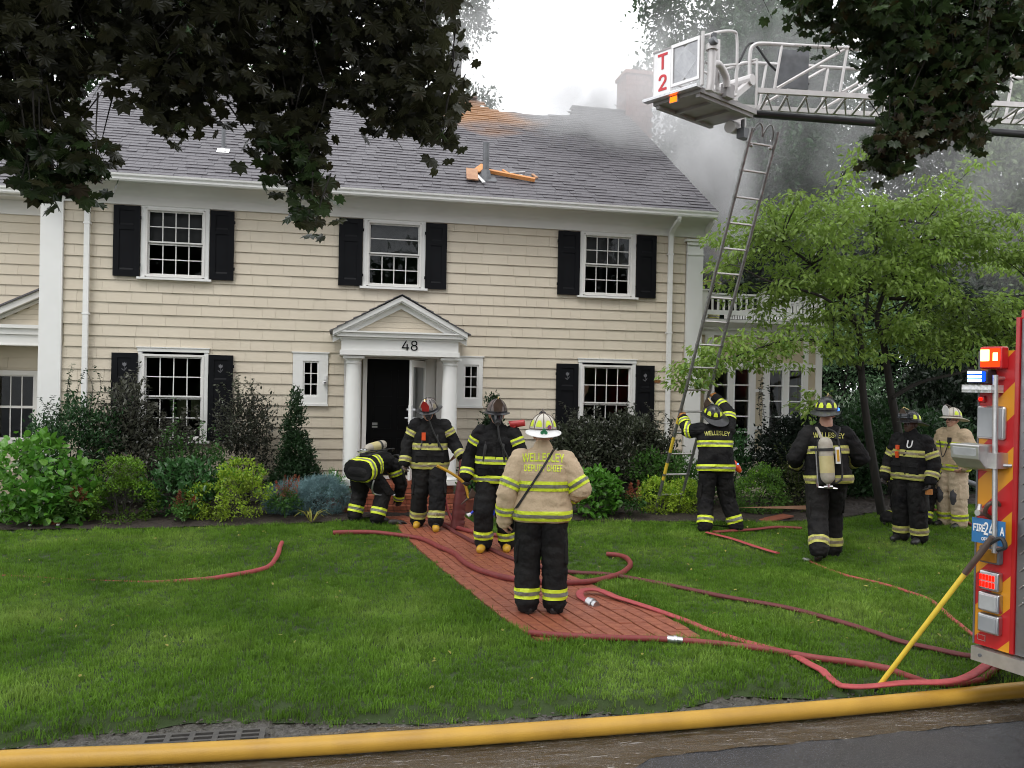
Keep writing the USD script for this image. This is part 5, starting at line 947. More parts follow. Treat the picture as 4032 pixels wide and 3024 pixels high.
def head_parts(c, fwd, up, s=1.0):
    """Head as one hull-built solid with brow, nose, cheeks, chin, ears; returns (solid, eyes, mouth)."""
    c = np.asarray(c, float); f = unit(np.asarray(fwd, float)); u = unit(np.asarray(up, float) - f * (np.asarray(up, float) @ f)); r = np.cross(f, u); P = lambda x, y, z: c + (r * x + f * y + u * z) * s
    ms = [hull((P(0, -.025, .045), .085 * s), (P(0, .02, .05), .078 * s), (P(0, .03, -.02), .068 * s)), hull((P(.03, .035, -.02), .045 * s), (P(-.03, .035, -.02), .045 * s), (P(0, .072, -.085), .022 * s), (P(.025, .05, -.075), .024 * s), (P(-.025, .05, -.075), .024 * s)),
          hull((P(0, .098, .02), .010 * s), (P(0, .122, -.022), .012 * s), (P(.010, .108, -.026), .010 * s), (P(-.010, .108, -.026), .010 * s)), hull((P(.03, .085, .033), .013 * s), (P(-.03, .085, .033), .013 * s)),
          hull((P(.015, .094, -.052), .009 * s), (P(-.015, .094, -.052), .009 * s), (P(0, .098, -.06), .009 * s))]
    for k in (-1, 1): ms.append(hull((P(k * .082, -.012, .018), .014 * s), (P(k * .08, -.004, -.028), .011 * s), (P(k * .09, -.02, .0), .012 * s)))
    eyes = [trimesh.Trimesh(_ico * .011 * s + P(k * .031, .088, .008), trimesh.creation.icosphere(2).faces) for k in (-1, 1)]
    mouth = arr(hull((P(.018, .0985, -.054), .0035), (P(-.018, .0985, -.054), .0035)))
    return fuse(ms), eyes, mouth
def helmet(t, c, fwd, up, col='helmet_black', brim=None, patch='lime', shield='leather', s=1.0, visor=False, strap='strap_black', clover=False, label=None, tail=.105, number=False):
    c = np.asarray(c, float); f = unit(np.asarray(fwd, float)); u = unit(np.asarray(up, float) - f * (np.asarray(up, float) @ f)); r = np.cross(f, u)
    W = lambda q: c + (q[:, :1] * r + q[:, 1:2] * f + q[:, 2:3] * u) * s
    nth, nph = 48, 12; th = np.arange(nth) * 2 * math.pi / nth; V = []
    def dome(th, ph, k=1.0):
        rid = 1 + .030 * np.clip(np.cos(4 * th), 0, 1) ** 10 * np.cos(ph) ** .3; return np.c_[.118 * np.cos(th) * np.cos(ph) * rid * k, .140 * np.sin(th) * np.cos(ph) * rid * k, .150 * np.sin(ph) * k * (1 + .02 * np.cos(ph)) + 0 * th]
    for i in range(nph): V.append(dome(th, np.full(nth, i / nph * math.pi / 2)))
    V = np.vstack(V + [np.array([[0, 0, .152]])]); F = []
    for i in range(nph - 1):
        for k in range(nth): q = (k + 1) % nth; F += [[i * nth + k, i * nth + q, (i + 1) * nth + q], [i * nth + k, (i + 1) * nth + q, (i + 1) * nth + k]]
    F += [[(nph - 1) * nth + k, (nph - 1) * nth + (k + 1) % nth, nph * nth] for k in range(nth)]
    hp = obj('helmet', (W(V), np.array(F)), col, t, smooth=50, label=label)
    a = np.sin(th); back = np.clip(-a, 0, 1) ** 1.6; front = np.clip(a, 0, 1); w = .030 + tail * back + .012 * front + .008 * np.abs(np.cos(th)); B = []
    for (k, dz) in ((-.02, .012), (.0, .004), (.5, -.008), (1.0, -.020), (1.0, -.026), (.5, -.016), (-.02, -.010)):
        rr = 1 + 0 * th; B.append(np.c_[np.cos(th) * (.120 + w * k), np.sin(th) * (.142 + w * k), dz + (-.030 * back * max(k, 0) + .012 * np.abs(np.cos(th)) * max(k, 0)) + 0 * th])
    B = np.vstack(B); F = [[i * nth + k, i * nth + (k + 1) % nth, (i + 1) * nth + (k + 1) % nth, (i + 1) * nth + k] for i in range(6) for k in range(nth)]
    obj('brim', (W(B), np.array(F)), brim or col, hp, smooth=40)
    for k in range(8):
        if k == 2: continue
        t0 = (k + .5) * math.pi / 4 - .24 + math.pi / 8 - math.pi / 8; tt = np.linspace(t0, t0 + .48, 5); Q = np.vstack([dome(tt, np.full(5, p), 1.035) for p in (.22, .42, .62)]); Q[:, 0] *= 1
        G = [[i * 5 + j, i * 5 + j + 1, (i + 1) * 5 + j + 1, (i + 1) * 5 + j] for i in range(2) for j in range(4)]; Q[10:12] = Q[11:12]; Q[13:15] = Q[13:14]
        obj('reflective_patch', (W(Q), np.array(G)), patch, hp)
    rb = np.arange(37) * 2 * math.pi / 36; obj('band', tube(W(np.c_[.1235 * np.cos(rb), .1455 * np.sin(rb), .014 + 0 * rb]), .006 * s, 5, False), strap, hp)
    for k in range(8): tt = np.full(9, k * math.pi / 4); obj('seam', tube(W(dome(tt, np.linspace(.1, 1.45, 9), 1.012)), .004 * s, 4), strap if col != 'helmet_black' else 'helmet_black', hp)
    sh = np.array([[-.045, .150, .018], [.045, .150, .018], [.058, .168, .10], [.030, .176, .155], [0, .180, .175], [-.030, .176, .155], [-.058, .168, .10]])
    sv = np.vstack([sh, sh - [0, .007, 0]]); n = len(sh); SF = [[0, i, i + 1] for i in range(1, n - 1)] + [[n, n + i + 1, n + i] for i in range(1, n - 1)] + [x for i in range(n) for x in ([i, n + i, n + (i + 1) % n], [i, n + (i + 1) % n, (i + 1) % n])]
    obj('front_shield', (W(sv), np.array(SF)), shield, hp)
    obj('crest', tube(W(np.array([[0, .178, .165], [0, .15, .185], [0, .10, .165], [0, .05, .158]])), [.006, .008, .008, .005], 6), 'brass' if col != 'helmet_white' else 'leather', hp)
    if visor:
        vt = np.linspace(math.pi * .2, math.pi * .8, 9); obj('eye_shield', cat([tube(W(np.c_[.145 * np.cos(vt), .172 * np.sin(vt), z + 0 * vt]), .014 * s, 6) for z in (.045, .066, .085)]), 'visor', hp)
    if clover:
        cl = [tube(W(np.array([[.0 + dx, -.205 - .0, dz], [.0 + dx, -.209, dz]]) + [[0, 0, -.012]]), .017 * s, 10) for dx, dz in ((-.016, .0), (.016, .0), (0, .022))] + [bar(*W(np.array([[0, -.207, -.03], [.006, -.21, -.05]])), .006)]
        obj('clover_sticker', cl, 'clover_green', hp)
    if number: obj('sticker', tube(W(np.array([[.05, -.15, .035], [.052, -.155, .035]])), .02, 8), 'blue_sticker', hp)
    return hp
def tank(t, a, b, back, r=.073, gauge=True, dirty=False):
    """Air cylinder with its frame: a top, b bottom, back the way it stands off."""
    a, b, back = (np.asarray(q, float) for q in (a, b, back)); d = unit(b - a); s = unit(np.cross(d, back)); ln = np.linalg.norm(b - a); z = np.array([0, .01, .03, .06, .10, ln - .10, ln - .05, ln - .02, ln]); rr = r * np.array([.25, .55, .8, .95, 1, 1, .9, .6, .3])
    k = obj('air_tank', tube(a + d * z[:, None], rr, 18), 'tank_grey', t, smooth=60)
    obj('tank_label', tube(a + d * np.array([.22, .42])[:, None] * ln / .55, r * 1.015, 18, False), 'tank_label', k, smooth=60)
    obj('tank_strap', [tube(a + d * np.array([.13, .165])[:, None], r * 1.06, 18, False), bar(a + d * .147 + s * .07, a + d * .147 + s * .16 - back * .05, .05, .03)], 'strap_black', k)
    obj('valve', [tube([b - d * .01, b + d * .05], .022, 8), tube([b + d * .035 - s * .05, b + d * .035 + s * .05], .018, 8)], 'steel', k)
    fr = a + s * (r + .025) - back * .04; obj('frame', [tube([fr + d * .12, fr + d * (ln + .04)], .009, 6), tube([fr + d * (ln + .04), b + d * .06 - s * .10], .009, 6), bar(b + d * .04 + s * .12 - back * .03, b - d * .06 + s * .13 - back * .03, .012)], 'steel', k)
    obj('back_plate', hull((a - back * (r + .01) + d * .05 + s * .06, .02), (a - back * (r + .01) + d * .05 - s * .06, .02), (b - back * (r + .01) + s * .08, .025), (b - back * (r + .01) - s * .08, .025)), 'strap_black', k)
    if gauge:
        g = a + d * .12 - s * (r + .045); obj('side_pouch', [bar(g, g + d * .20, .05, .06, back)], 'white_plastic', k); obj('pouch_mark', bar(g + d * .03 + back * .034, g + d * .17 + back * .034, .028, .006, back), 'boot_yellow', k)
    obj('hose', tube(spline([b - s * .09, b - s * .17 - back * .02 - d * .1, a - s * .15 - back * .06, a - s * .05 - back * .12 - d * .10], 6), .011, 6), 'black_rubber', k, smooth=60)
def person(label, loc, heading, pose=None, scale=1.0, coat='coat_black', pants='pants_black', lim='lime', sil='silver_trim', glove='glove_black', bare=(), skin='skin', boot='boot_black', cap=None, hel={}, look=(0, 1, 0), tilt=(0, 0, 1), seed=0,
           bulk=1.0, arms=((.07, 'u'), (.18, 'f')), chest_z=(.285,), flare=.0, hem=.14, gloves=('R', 'L'), curl=.6, palm=None, bands2=True, hood=None, single=False):
    j = {**STAND, **(pose or {})}; ch, sh = math.cos(heading), math.sin(heading); M = np.array([[ch, sh, 0], [-sh, ch, 0], [0, 0, 1]]) * scale; loc = np.array(loc, float)
    J = {k: loc + M @ np.array(v, float) for k, v in j.items()}; dirw = lambda v: unit(M @ np.array(v, float)); t = thing('person', label, 'person', loc, None); b = bulk; s = scale
    side = lambda k: dirw((1, 0, 0)) * k; sp = J['neck'] - J['pelvis']; spn = unit(sp); F = dirw((0, 1, 0)); Rt = side(1); front = unit(np.cross(spn, Rt) * -1) * -1
    front = unit(np.cross(spn, Rt)); front = front if front @ F > -.2 else -front
    # the continuous body
    hd, eyes, mouth = head_parts(J['head'], dirw(look), dirw(tilt) if tilt != (0, 0, 1) else np.array([0, 0, 1.0]), s)
    bones = [hd, hull((J['neck'], .058 * s), (J['head'] - np.array([0, 0, .05]), .055 * s)), hull((J['shR'], .06), (J['shL'], .06), (J['chest'], .10)), hull((J['chest'], .11), (J['waist'], .10), (J['pelvis'], .11)), hull((J['hipR'], .09), (J['hipL'], .09), (J['pelvis'], .10)), hull((J['shR'], .05), (J['shL'], .05), (J['neck'], .05))]
    for q in 'RL': bones += [hull((J['hip' + q], .085), (J['knee' + q], .058)), hull((J['knee' + q], .058), (J['ank' + q], .042)), hull((J['ank' + q], .04), (J['toe' + q], .03)), hull((J['sh' + q], .052), (J['el' + q], .042)), hull((J['el' + q], .042), (J['wr' + q], .028))]
    bm = cloth(fuse(bones), .03, 3, 0); body = fuse([man(bm)] + [hand_mesh(J['wr' + q], J['hand' + q], 1 if q == 'R' else -1, dirw(palm[q]) if palm else -Rt * (1 if q == 'R' else -1) * .7 + F * .5, s, curl) for q in 'RL'])
    bp = obj('body', body, skin, t, smooth=60)
    obj('eye', eyes[0], 'eye_dark', bp); obj('eye', eyes[1], 'eye_dark', bp); obj('mouth', mouth, 'leather' if skin == 'skin' else 'eye_dark', bp)
    # trousers
    legs = {}
    for q in 'RL':
        legs[q] = cloth(fuse([hull((J['hip' + q], .118 * b), (J['knee' + q], .098 * b)), hull((J['knee' + q], .098 * b), (J['ank' + q] + [0, 0, .015], .088 * b))]), .026, 5, .018, seed + 3, 10.)
    seat = cloth(fuse([hull((J['hipR'], .125 * b), (J['hipL'], .125 * b), (J['pelvis'] + spn * .04, .13 * b))]), .035, 6, .006, seed + 1)
    tr = obj('trousers', fuse([man(seat), man(legs['R']), man(legs['L'])]), pants, t, smooth=60)
    for q in 'RL':
        for c0, c1, m_, o in ((-.17, -.07, lim, .005), (-.138, -.102, sil, .008)):
            ln = np.linalg.norm(J['ank' + q] - J['knee' + q]); g = band(legs[q], J['knee' + q], J['ank' + q], ln + c0 * s + .02, ln + c1 * s + .02, .2, o)
            if g: obj('reflective_band', g, m_, tr)
        ax = unit(J['knee' + q] - J['hip' + q]); o_ = J['hip' + q] + ax * .25 * s + side(1 if q == 'R' else -1) * .092 * b; h1 = side(1 if q == 'R' else -1) * .022
        obj('pocket', cloth(hull((o_ + F * .08 - h1 * .3, .014), (o_ - F * .08 - h1 * .3, .014), (o_ + ax * .19 + F * .08, .014), (o_ + ax * .19 - F * .08, .014), (o_ + ax * .09 + h1 * .5, .016)), .03, 1, .004, seed + 5), pants, tr, smooth=60)
        if pants == 'pants_tan':
            kp = J['knee' + q] + F * .05; obj('knee_patch', cloth(hull((kp + [0, 0, .10], .065), (kp - [0, 0, .09], .062), (kp + F * .02, .068)), .03, 2, .004, seed), 'knee_grey', tr, smooth=60)
    # coat: torso and sleeves
    hemc = J['pelvis'] - spn * hem * s; e = front
    T = cloth(fuse([hull((J['shR'] - spn * .03 - Rt * .03, .088 * b), (J['shL'] - spn * .03 + Rt * .03, .088 * b), (J['chest'] + Rt * .10, .125 * b), (J['chest'] - Rt * .10, .125 * b), (J['neck'] - spn * .02, .085)),
                    hull((J['chest'] + Rt * .105, .128 * b), (J['chest'] - Rt * .105, .128 * b), (J['waist'] + Rt * .09, .135 * b), (J['waist'] - Rt * .09, .135 * b)),
                    hull((J['waist'] + Rt * .09, .135 * b), (J['waist'] - Rt * .09, .135 * b), (hemc + Rt * (.115 + flare) + spn * .09, .14 * b), (hemc - Rt * (.115 + flare) + spn * .09, .14 * b))]), .034, 7, .017, seed)
    T = trimesh.intersections.slice_mesh_plane(T, spn, hemc, cap=True, engine='earcut') if True else T
    S = {}
    for q in 'RL': S[q] = cloth(fuse([hull((J['sh' + q], .092 * b), (J['el' + q], .076 * b)), hull((J['el' + q], .076 * b), (J['wr' + q], .060 * b))]), .026, 5, .017, seed + 7, 10.)
    col = cloth(hull((J['neck'] - spn * .03, .098), (J['neck'] + spn * .045 + front * .015, .082)), .03, 3, .006, seed + 2)
    try: cm_ = fuse([man(T), man(S['R']), man(S['L']), man(col)])
    except Exception: cm_ = None
    if cm_ is None or cm_.num_tri() == 0: cm_ = cat([T, S['R'], S['L'], col])
    ct = obj('coat', cm_, coat, t, smooth=60); cv, cf_ = arr(cm_); CT = trimesh.Trimesh(cv, cf_, process=False)
    ends = [(.0, 'hem')] + [(z, 'chest') for z in chest_z]
    for z, nm in ends:
        a0 = .015 if nm == 'hem' else (np.linalg.norm(J['chest'] - hemc) - z * .0 - .10) if z is None else None
        base_ = .02 * s if nm == 'hem' else z * s
        for c0, c1, m_, o in ((0, .092, lim, .006), (.031, .061, sil, .009)):
            g = band(T, hemc, J['neck'], base_ + c0 * s, base_ + c1 * s, .42, o)
            if g: obj('reflective_band', g, m_, ct)
    for q in 'RL':
        for along, wh in arms:
            A, B_ = (J['sh' + q], J['el' + q]) if wh == 'u' else (J['el' + q], J['wr' + q]); ln = np.linalg.norm(B_ - A)
            for c0, c1, m_, o in ((0, .080, lim, .006), (.027, .053, sil, .009)):
                g = band(S[q], A, B_, min(along * s + c0, ln), min(along * s + c1, ln + .05), .15, o)
                if g: obj('reflective_band', g, m_, ct)
    fo = J['chest'] + front * .8; cl_ = np.array([[x, y] for y in np.linspace(-.36, .14, 9) for x in (-.022, .022)]) * s
    if front[2] > -.3:
        try:
            qv = drape(CT, fo, Rt, spn, -front, cl_, .006); obj('closure_flap', (qv, np.array([[2 * i, 2 * i + 1, 2 * i + 3, 2 * i + 2] for i in range(8)])), coat, ct)
        except Exception: pass
        for k in (-1, 1):
            pc = hemc + Rt * k * .115 * b + front * .135 * b + spn * .17 * s; pk_ = cloth(hull((pc + Rt * .055 + spn * .05, .018), (pc - Rt * .055 + spn * .05, .018), (pc + Rt * .055 - spn * .05, .02), (pc - Rt * .055 - spn * .05, .02)), .03, 1, .004, seed + 9); pt_ = obj('coat_pocket', pk_, coat, ct, smooth=60)
            obj('pocket_flap', hull((pc + Rt * .06 + spn * .07 + front * .008, .012), (pc - Rt * .06 + spn * .07 + front * .008, .012), (pc + Rt * .06 + spn * .03 + front * .020, .008), (pc - Rt * .06 + spn * .03 + front * .020, .008)), coat, ct, smooth=60)
    for q in 'RL':
        an, to = J['ank' + q], J['toe' + q]; fd = to - an; fd[2] = 0; fd = unit(fd); gz_ = min(an[2] - .09 * s, to[2] - .04 * s); hz = np.array([an[0], an[1], 0]) - fd * .045
        heel = np.array([hz[0], hz[1], an[2] - .045 * s])
        bo = obj('boot', cloth(fuse([hull((an + [0, 0, .03], .062), (heel + [0, 0, .0], .045), (an + fd * .05 - [0, 0, .03], .05)), hull((heel + fd * .03, .045), (to, .043), (to - fd * .05 + [0, 0, .012], .048), (heel + fd * .03 + [0, 0, .04], .045))]), .03, 3, .002, seed), boot if not cap else 'boot_black', t, smooth=60)
        if cap: obj('toe_cap', cloth(hull((to + fd * .004, .0465), (to - fd * .055 + [0, 0, .010], .0515)), .025, 1, 0), cap, bo, smooth=60)
        if q in gloves and glove:
            g = hand_mesh(J['wr' + q], J['hand' + q], 1 if q == 'R' else -1, dirw(palm[q]) if palm else -Rt * (1 if q == 'R' else -1) * .7 + F * .5, (1.45 if glove == 'glove_tan' else 1.28) * s, curl)
            cf = hull((J['wr' + q] + unit(J['wr' + q] - J['el' + q]) * -.03, .046), (J['wr' + q] + unit(J['hand' + q] - J['wr' + q]) * .035, .043)); obj('glove', fuse([g, cf]), glove, t, smooth=60)
    if hel is not None: helmet(t, J['head'] + dirw(tilt if tilt != (0, 0, 1) else (0, 0, 1)) * .048 * s, dirw(look), dirw(tilt), s=1.03 * s, **hel)
    return dict(path=t, J=J, T=CT, coat=ct, R=Rt, F=F, front=front, spn=spn, S=S, trousers=tr, hemc=hemc, dirw=dirw, hd=J['head'])

# deputy chief, seen from behind on the brick path
P = person('person in tan coat and white helmet, back turned, standing on the brick path', (.75, -6.71, .012), .20, dict(elR=(.36, -.05, 1.17), wrR=(.22, .16, 1.05), handR=(.14, .2, 1.03), elL=(-.33, -.06, 1.12), wrL=(-.345, .0, .86), handL=(-.345, .03, .78), shR=(.20, 0, 1.42), shL=(-.20, 0, 1.42), kneeR=(.13, .0, .50), ankR=(.14, -.02, .09), ankL=(-.12, -.02, .09), toeL=(-.17, .14, .04)),
           .965, coat='coat_tan', gloves=(), bulk=1.10, hel=dict(col='helmet_white', brim='helmet_white_brim', shield='helmet_black', strap='leather', clover=True, tail=.085, number=True), seed=1, chest_z=(.295,), arms=((.20, 'u'), (.115, 'f')), hem=.10)
J, T, n = P['J'], P['T'], -P['F']
bk = J['chest'] + n * .6; up = np.array([0, 0, 1.0])
lettering(T, 'WELLESLEY', .070, bk + up * .125, P['R'], up, -n, P['coat'], 'lime', arc=.30, width=.375); lettering(T, 'DEPUTY CHIEF', .054, bk + up * .040, P['R'], up, -n, P['coat'], 'lime', arc=.10, width=.345)
sp_ = np.c_[np.linspace(.10, -.235, 15), np.linspace(.235, -.30, 15)]; q = drape(T, J['chest'] + n * .6, P['R'], up, -n, np.vstack([sp_ + [.018, .010], sp_ - [.018, .010]]), .013)
obj('shoulder_strap', (q, np.array([[i, i + 1, 15 + i + 1, 15 + i] for i in range(14)])), 'strap_black', P['path'])
bag = J['hipL'] - P['R'] * .20 + P['F'] * .10; obj('shoulder_bag', cloth(hull((bag + up * .12, .05), (bag - up * .14, .05), (bag + P['F'] * .14 - up * .13, .05), (bag + P['F'] * .14 + up * .10, .05)), .04, 2, .004, 3), 'strap_black', P['path'], smooth=60)

# firefighter walking from the steps, holding the folded hose
P = person('person in black gear and mottled red-black helmet walking off the steps, head bowed', (.20, -2.32, .012), math.pi + .10, dict(head=(.03, .07, 1.63), elR=(.31, -.02, 1.16), wrR=(.345, .07, .92), handR=(.35, .11, .84), elL=(-.33, .0, 1.19), wrL=(-.43, .14, 1.04), handL=(-.48, .2, 1.02), kneeL=(-.12, .16, .52), ankL=(-.10, .24, .12), toeL=(-.10, .41, .05), ankR=(.15, -.06, .09), toeR=(.17, .10, .04)),
           1.0, lim='lime_dull', sil='silver_dull', glove='leather', cap='boot_yellow', hel=dict(col='helmet_mottled', brim='helmet_black', shield='shield_red', patch='silver_dull'), look=(.25, .9, -.35), seed=2, bulk=1.12)
J = P['J']; f = P['F']; c = J['chest'] + f * .165 + P['R'] * .09
obj('radio', [bar(c - up * .06, c + up * .045, .055, .04, f)], 'orange_plastic', P['path']); obj('air_mask', [tube([J['head'] + f * .10 - up * .05, J['head'] + f * .15 - up * .08], [.05, .035], 10), tube(spline([J['head'] + f * .15 - up * .08, J['chest'] + f * .20 + up * .05 - P['R'] * .05, J['waist'] + f * .17 - P['R'] * .18], 6), .012, 6)], 'black_rubber', P['path'], smooth=60)
for k in (-1, 1): obj('harness_strap', tube(spline([J['sh' + 'LR'[k > 0]] - P['R'] * k * .06 + up * .075, J['chest'] + P['R'] * k * .10 + f * .145, J['waist'] + P['R'] * k * .13 + f * .15], 5), .016, 5), 'strap_black', P['path'])
tank(P['path'], J['chest'] - f * .24 + up * .12, J['waist'] - f * .24 - up * .18, -f, gauge=False)

# masked firefighter behind the chief, axe in hand
P = person('person in black gear, face mask and bright stripes, walking with an axe behind the chief', (.845, -3.95, .012), math.pi + .35, dict(elR=(.33, -.02, 1.14), wrR=(.35, .12, .91), handR=(.36, .16, .83), kneeR=(.12, .14, .50), ankR=(.12, .10, .11), toeR=(.13, .27, .05), ankL=(-.15, -.05, .09), toeL=(-.17, .12, .04), elL=(-.32, .02, 1.16), wrL=(-.25, .2, 1.04), handL=(-.2, .26, 1.02)),
           1.0, cap='boot_yellow', hel=dict(col='helmet_brown', brim='helmet_black', shield='leather', patch='helmet_brown'), look=(-.25, .95, -.08), seed=4, bulk=1.12, chest_z=(.25,), palm=dict(R=(-.6, .6, 0), L=(.6, .3, 0)), curl=.9)
J = P['J']; f = P['F']; hd = J['head']; lk = P['dirw']((-.25, .95, -.08))
mk = obj('air_mask', hull((hd + lk * .085 + up * .03, .06), (hd + lk * .10 - up * .05, .05), (hd + lk * .05, .075)), 'visor', P['path'], smooth=60, label='full face mask with clear visor')
obj('regulator', [tube([hd + lk * .13 - up * .06, hd + lk * .19 - up * .085], [.04, .032], 10), tube(spline([hd + lk * .18 - up * .09, J['chest'] + f * .2 + up * .06 - P['R'] * .08, J['waist'] + f * .16 - P['R'] * .2], 6), .013, 6)], 'black_rubber', mk, smooth=60)
obj('mask_rim', tube(spline([hd + lk * .10 + up * .085, hd + lk * .085 + P['R'] * .065, hd + lk * .09 - up * .09, hd + lk * .085 - P['R'] * .065, hd + lk * .10 + up * .085], 6), .008, 5), 'steel', mk)
for k in (-1, 1): obj('harness_strap', tube(spline([J['sh' + 'LR'[k > 0]] - P['R'] * k * .06 + up * .075, J['chest'] + P['R'] * k * .11 + f * .145, J['waist'] + P['R'] * k * .13 + f * .15], 5), .02, 5), 'strap_black', P['path'])
tank(P['path'], J['chest'] - f * .24 + up * .12, J['waist'] - f * .24 - up * .18, -f, gauge=False)
sh_ = J['shL'] + up * .10 + f * .03; obj('red_bottle', tube([sh_ - P['R'] * .05, sh_ + P['R'] * .02 + up * .02, sh_ - P['R'] * .16 + up * .05], [.045, .05, .04], 10), 'shield_red', P['path'], smooth=50)
ah = J['handR'] + f * .02; a0, a1 = ah + np.array([-.34, -.05, .22]), ah + np.array([.06, .0, -.18])
ax = thing('axe', 'yellow-handled axe carried low by the masked firefighter', 'axe', a1)
obj('handle', tube(spline([a0, a0 * .5 + ah * .5 + up * .02, ah, a1], 5), [.017] * 16, 8), 'boot_yellow', ax, smooth=60)
ad = unit(a1 - a0); aw = unit(np.cross(ad, f)); obj('axe_head', [hull((a1 - aw * .02, .016), (a1 + aw * .02, .014), (a1 - aw * .11 + ad * .06, .005), (a1 - aw * .11 - ad * .06, .005)), hull((a1 + aw * .02, .013), (a1 + aw * .12, .006))], 'leather', ax)

# firefighter bending down by the steps
P = person('person in black gear bending forward left of the steps, air tank on back', (-.62, -1.80, 0), .75, dict(pelvis=(0, -.14, .78), waist=(0, .02, .84), chest=(0, .22, .88), neck=(0, .42, .80), head=(0, .53, .70), hipR=(.11, -.14, .76), hipL=(-.11, -.14, .76), kneeR=(.20, .10, .46), kneeL=(-.20, .06, .46), ankR=(.20, -.04, .09), ankL=(-.21, -.06, .09), toeR=(.23, .13, .04), toeL=(-.25, .11, .04), shR=(.19, .33, .82), shL=(-.19, .33, .82), elR=(.26, .42, .54), elL=(-.23, .44, .54), wrR=(.18, .46, .32), wrL=(-.14, .46, .32), handR=(.17, .48, .24), handL=(-.12, .48, .24)),
           1.0, look=(0, .7, -.7), tilt=(0, .7, .7), hel=dict(col='helmet_black'), seed=5, bulk=1.08, hem=.12, chest_z=(.20,))
J = P['J']; bk = -P['front']; bk = bk if bk[2] > 0 else -bk
tank(P['path'], J['chest'] + bk * .24 + P['spn'] * .14, J['waist'] + bk * .23 - P['spn'] * .10, bk, gauge=False)
obj('loose_strap', tube(spline([J['waist'] + P['R'] * .16, J['hipR'] + P['R'] * .12 - up * .06, J['hipR'] + P['R'] * .10 - up * .30, J['kneeR'] + P['R'] * .12 + P['F'] * .1 - up * .05], 6), .014, 5), 'steel', P['path'])
obj('shoulder_hose', tube(spline([J['neck'] + bk * .1, J['neck'] + P['R'] * .2 + bk * .16, J['shR'] + P['R'] * .16 - up * .05, J['elR'] + P['R'] * .1], 6), .018, 6), 'black_rubber', P['path'], smooth=60)

# firefighter holding up the ladder
LB, LD, LE, LWID = np.array([4.019, -1.684, .047]), np.array([.06239, -.37691, .92415]), np.array([.98599, .16678, .0]), .418
hl, hr = LB + LD * 1.80 - LE * LWID / 2, LB + LD * 2.12 + LE * LWID / 2
hb = .18; base = np.array([4.22, -3.0, 0]); ih = np.array([[math.cos(hb), -math.sin(hb), 0], [math.sin(hb), math.cos(hb), 0], [0, 0, 1.0]])
toL = lambda p: tuple(ih @ (np.asarray(p) - base))
eL, eR = np.array([-.37, .20, 1.42]), np.array([.23, .20, 1.70]); wl, wr_ = (tuple(np.array(toL(h)) + unit(e_ - np.array(toL(h))) * .185) for h, e_ in ((hl, eL), (hr, eR)))
P = person('person in black gear and tan gloves reaching up to hold the leaning ladder', tuple(base), hb, dict(pelvis=(0, 0, .95), chest=(-.01, .05, 1.30), neck=(0, .07, 1.49), head=(-.03, .10, 1.63), shR=(.18, .06, 1.47), shL=(-.19, .07, 1.45), elL=tuple(eL), wrL=wl, handL=toL(hl + [0, -.03, .02]), elR=tuple(eR), wrR=wr_, handR=toL(hr + [0, -.03, .02]), kneeL=(-.13, .03, .50), ankL=(-.17, -.12, .09), toeL=(-.2, .05, .04), kneeR=(.18, .06, .50), ankR=(.30, -.02, .09), toeR=(.36, .14, .04)),
           1.0, glove='glove_tan', look=(-.35, .85, .40), tilt=(-.05, -.42, .9), cap=None, seed=6, bulk=1.08, palm=dict(R=(-.2, 1, 0), L=(.2, 1, 0)), curl=1.0, hel=dict(shield='leather', tail=.095), hem=.10, chest_z=(.36,), arms=((.16, 'u'), (.15, 'f')))
J, T, n = P['J'], P['T'], -P['F']
lettering(T, 'WELLESLEY', .058, J['chest'] + n * .6 + up * .09, P['R'], up, -n, P['coat'], 'lime_dull', arc=.4, width=.36)
bp_ = J['hipR'] + P['R'] * .17 - P['F'] * .02 + up * .03; lamp = obj('belt_lamp', hull((bp_ + up * .06 - P['R'] * .03, .028), (bp_ - up * .02 + P['R'] * .02, .05), (bp_ - up * .07 + P['R'] * .06, .035)), 'orange_plastic', P['path'], smooth=50, label='red belt lamp with two lit blue points')
for k in (0, 1): obj('light', trimesh.Trimesh(_ico * .013 + bp_ - P['F'] * .055 + P['R'] * (-.035 + .06 * k) - up * (.02 - .045 * k), trimesh.creation.icosphere(2).faces), 'blue_glow', lamp)

# firefighter walking away with the grey air tank
P = person('person in black gear with a big grey air tank, walking away over the lawn', (4.76, -4.90, 0), .38, dict(pelvis=(.02, 0, .98), chest=(0, .05, 1.34), neck=(-.01, .05, 1.55), head=(.0, .10, 1.70), shR=(.20, .04, 1.46), shL=(-.20, .04, 1.46), elR=(.40, .06, 1.20), wrR=(.30, .28, 1.12), handR=(.24, .34, 1.12), elL=(-.36, .02, 1.18), wrL=(-.30, .24, 1.06), handL=(-.25, .3, 1.05), kneeL=(-.10, -.04, .52), ankL=(-.12, -.30, .16), toeL=(-.11, -.17, .045), kneeR=(.12, .22, .52), ankR=(.13, .22, .09), toeR=(.14, .40, .04)),
           1.04, seed=7, bulk=1.13, lim='lime_dull', sil='silver_dull', look=(.3, .95, .05), hel=dict(shield='leather', patch='lime', tail=.10), hem=.10, chest_z=(.36,), arms=((.10, 'f'),))
J, T, n = P['J'], P['T'], -P['F']
lettering(T, 'WELLESLEY', .058, J['chest'] + n * .6 + up * .10, P['R'], up, -n, P['coat'], 'lime_dull', arc=.2, width=.36)
tank(P['path'], J['chest'] + n * .27 + up * .11 - P['R'] * .07, J['waist'] + n * .27 - up * .19 - P['R'] * .03, n, r=.083)
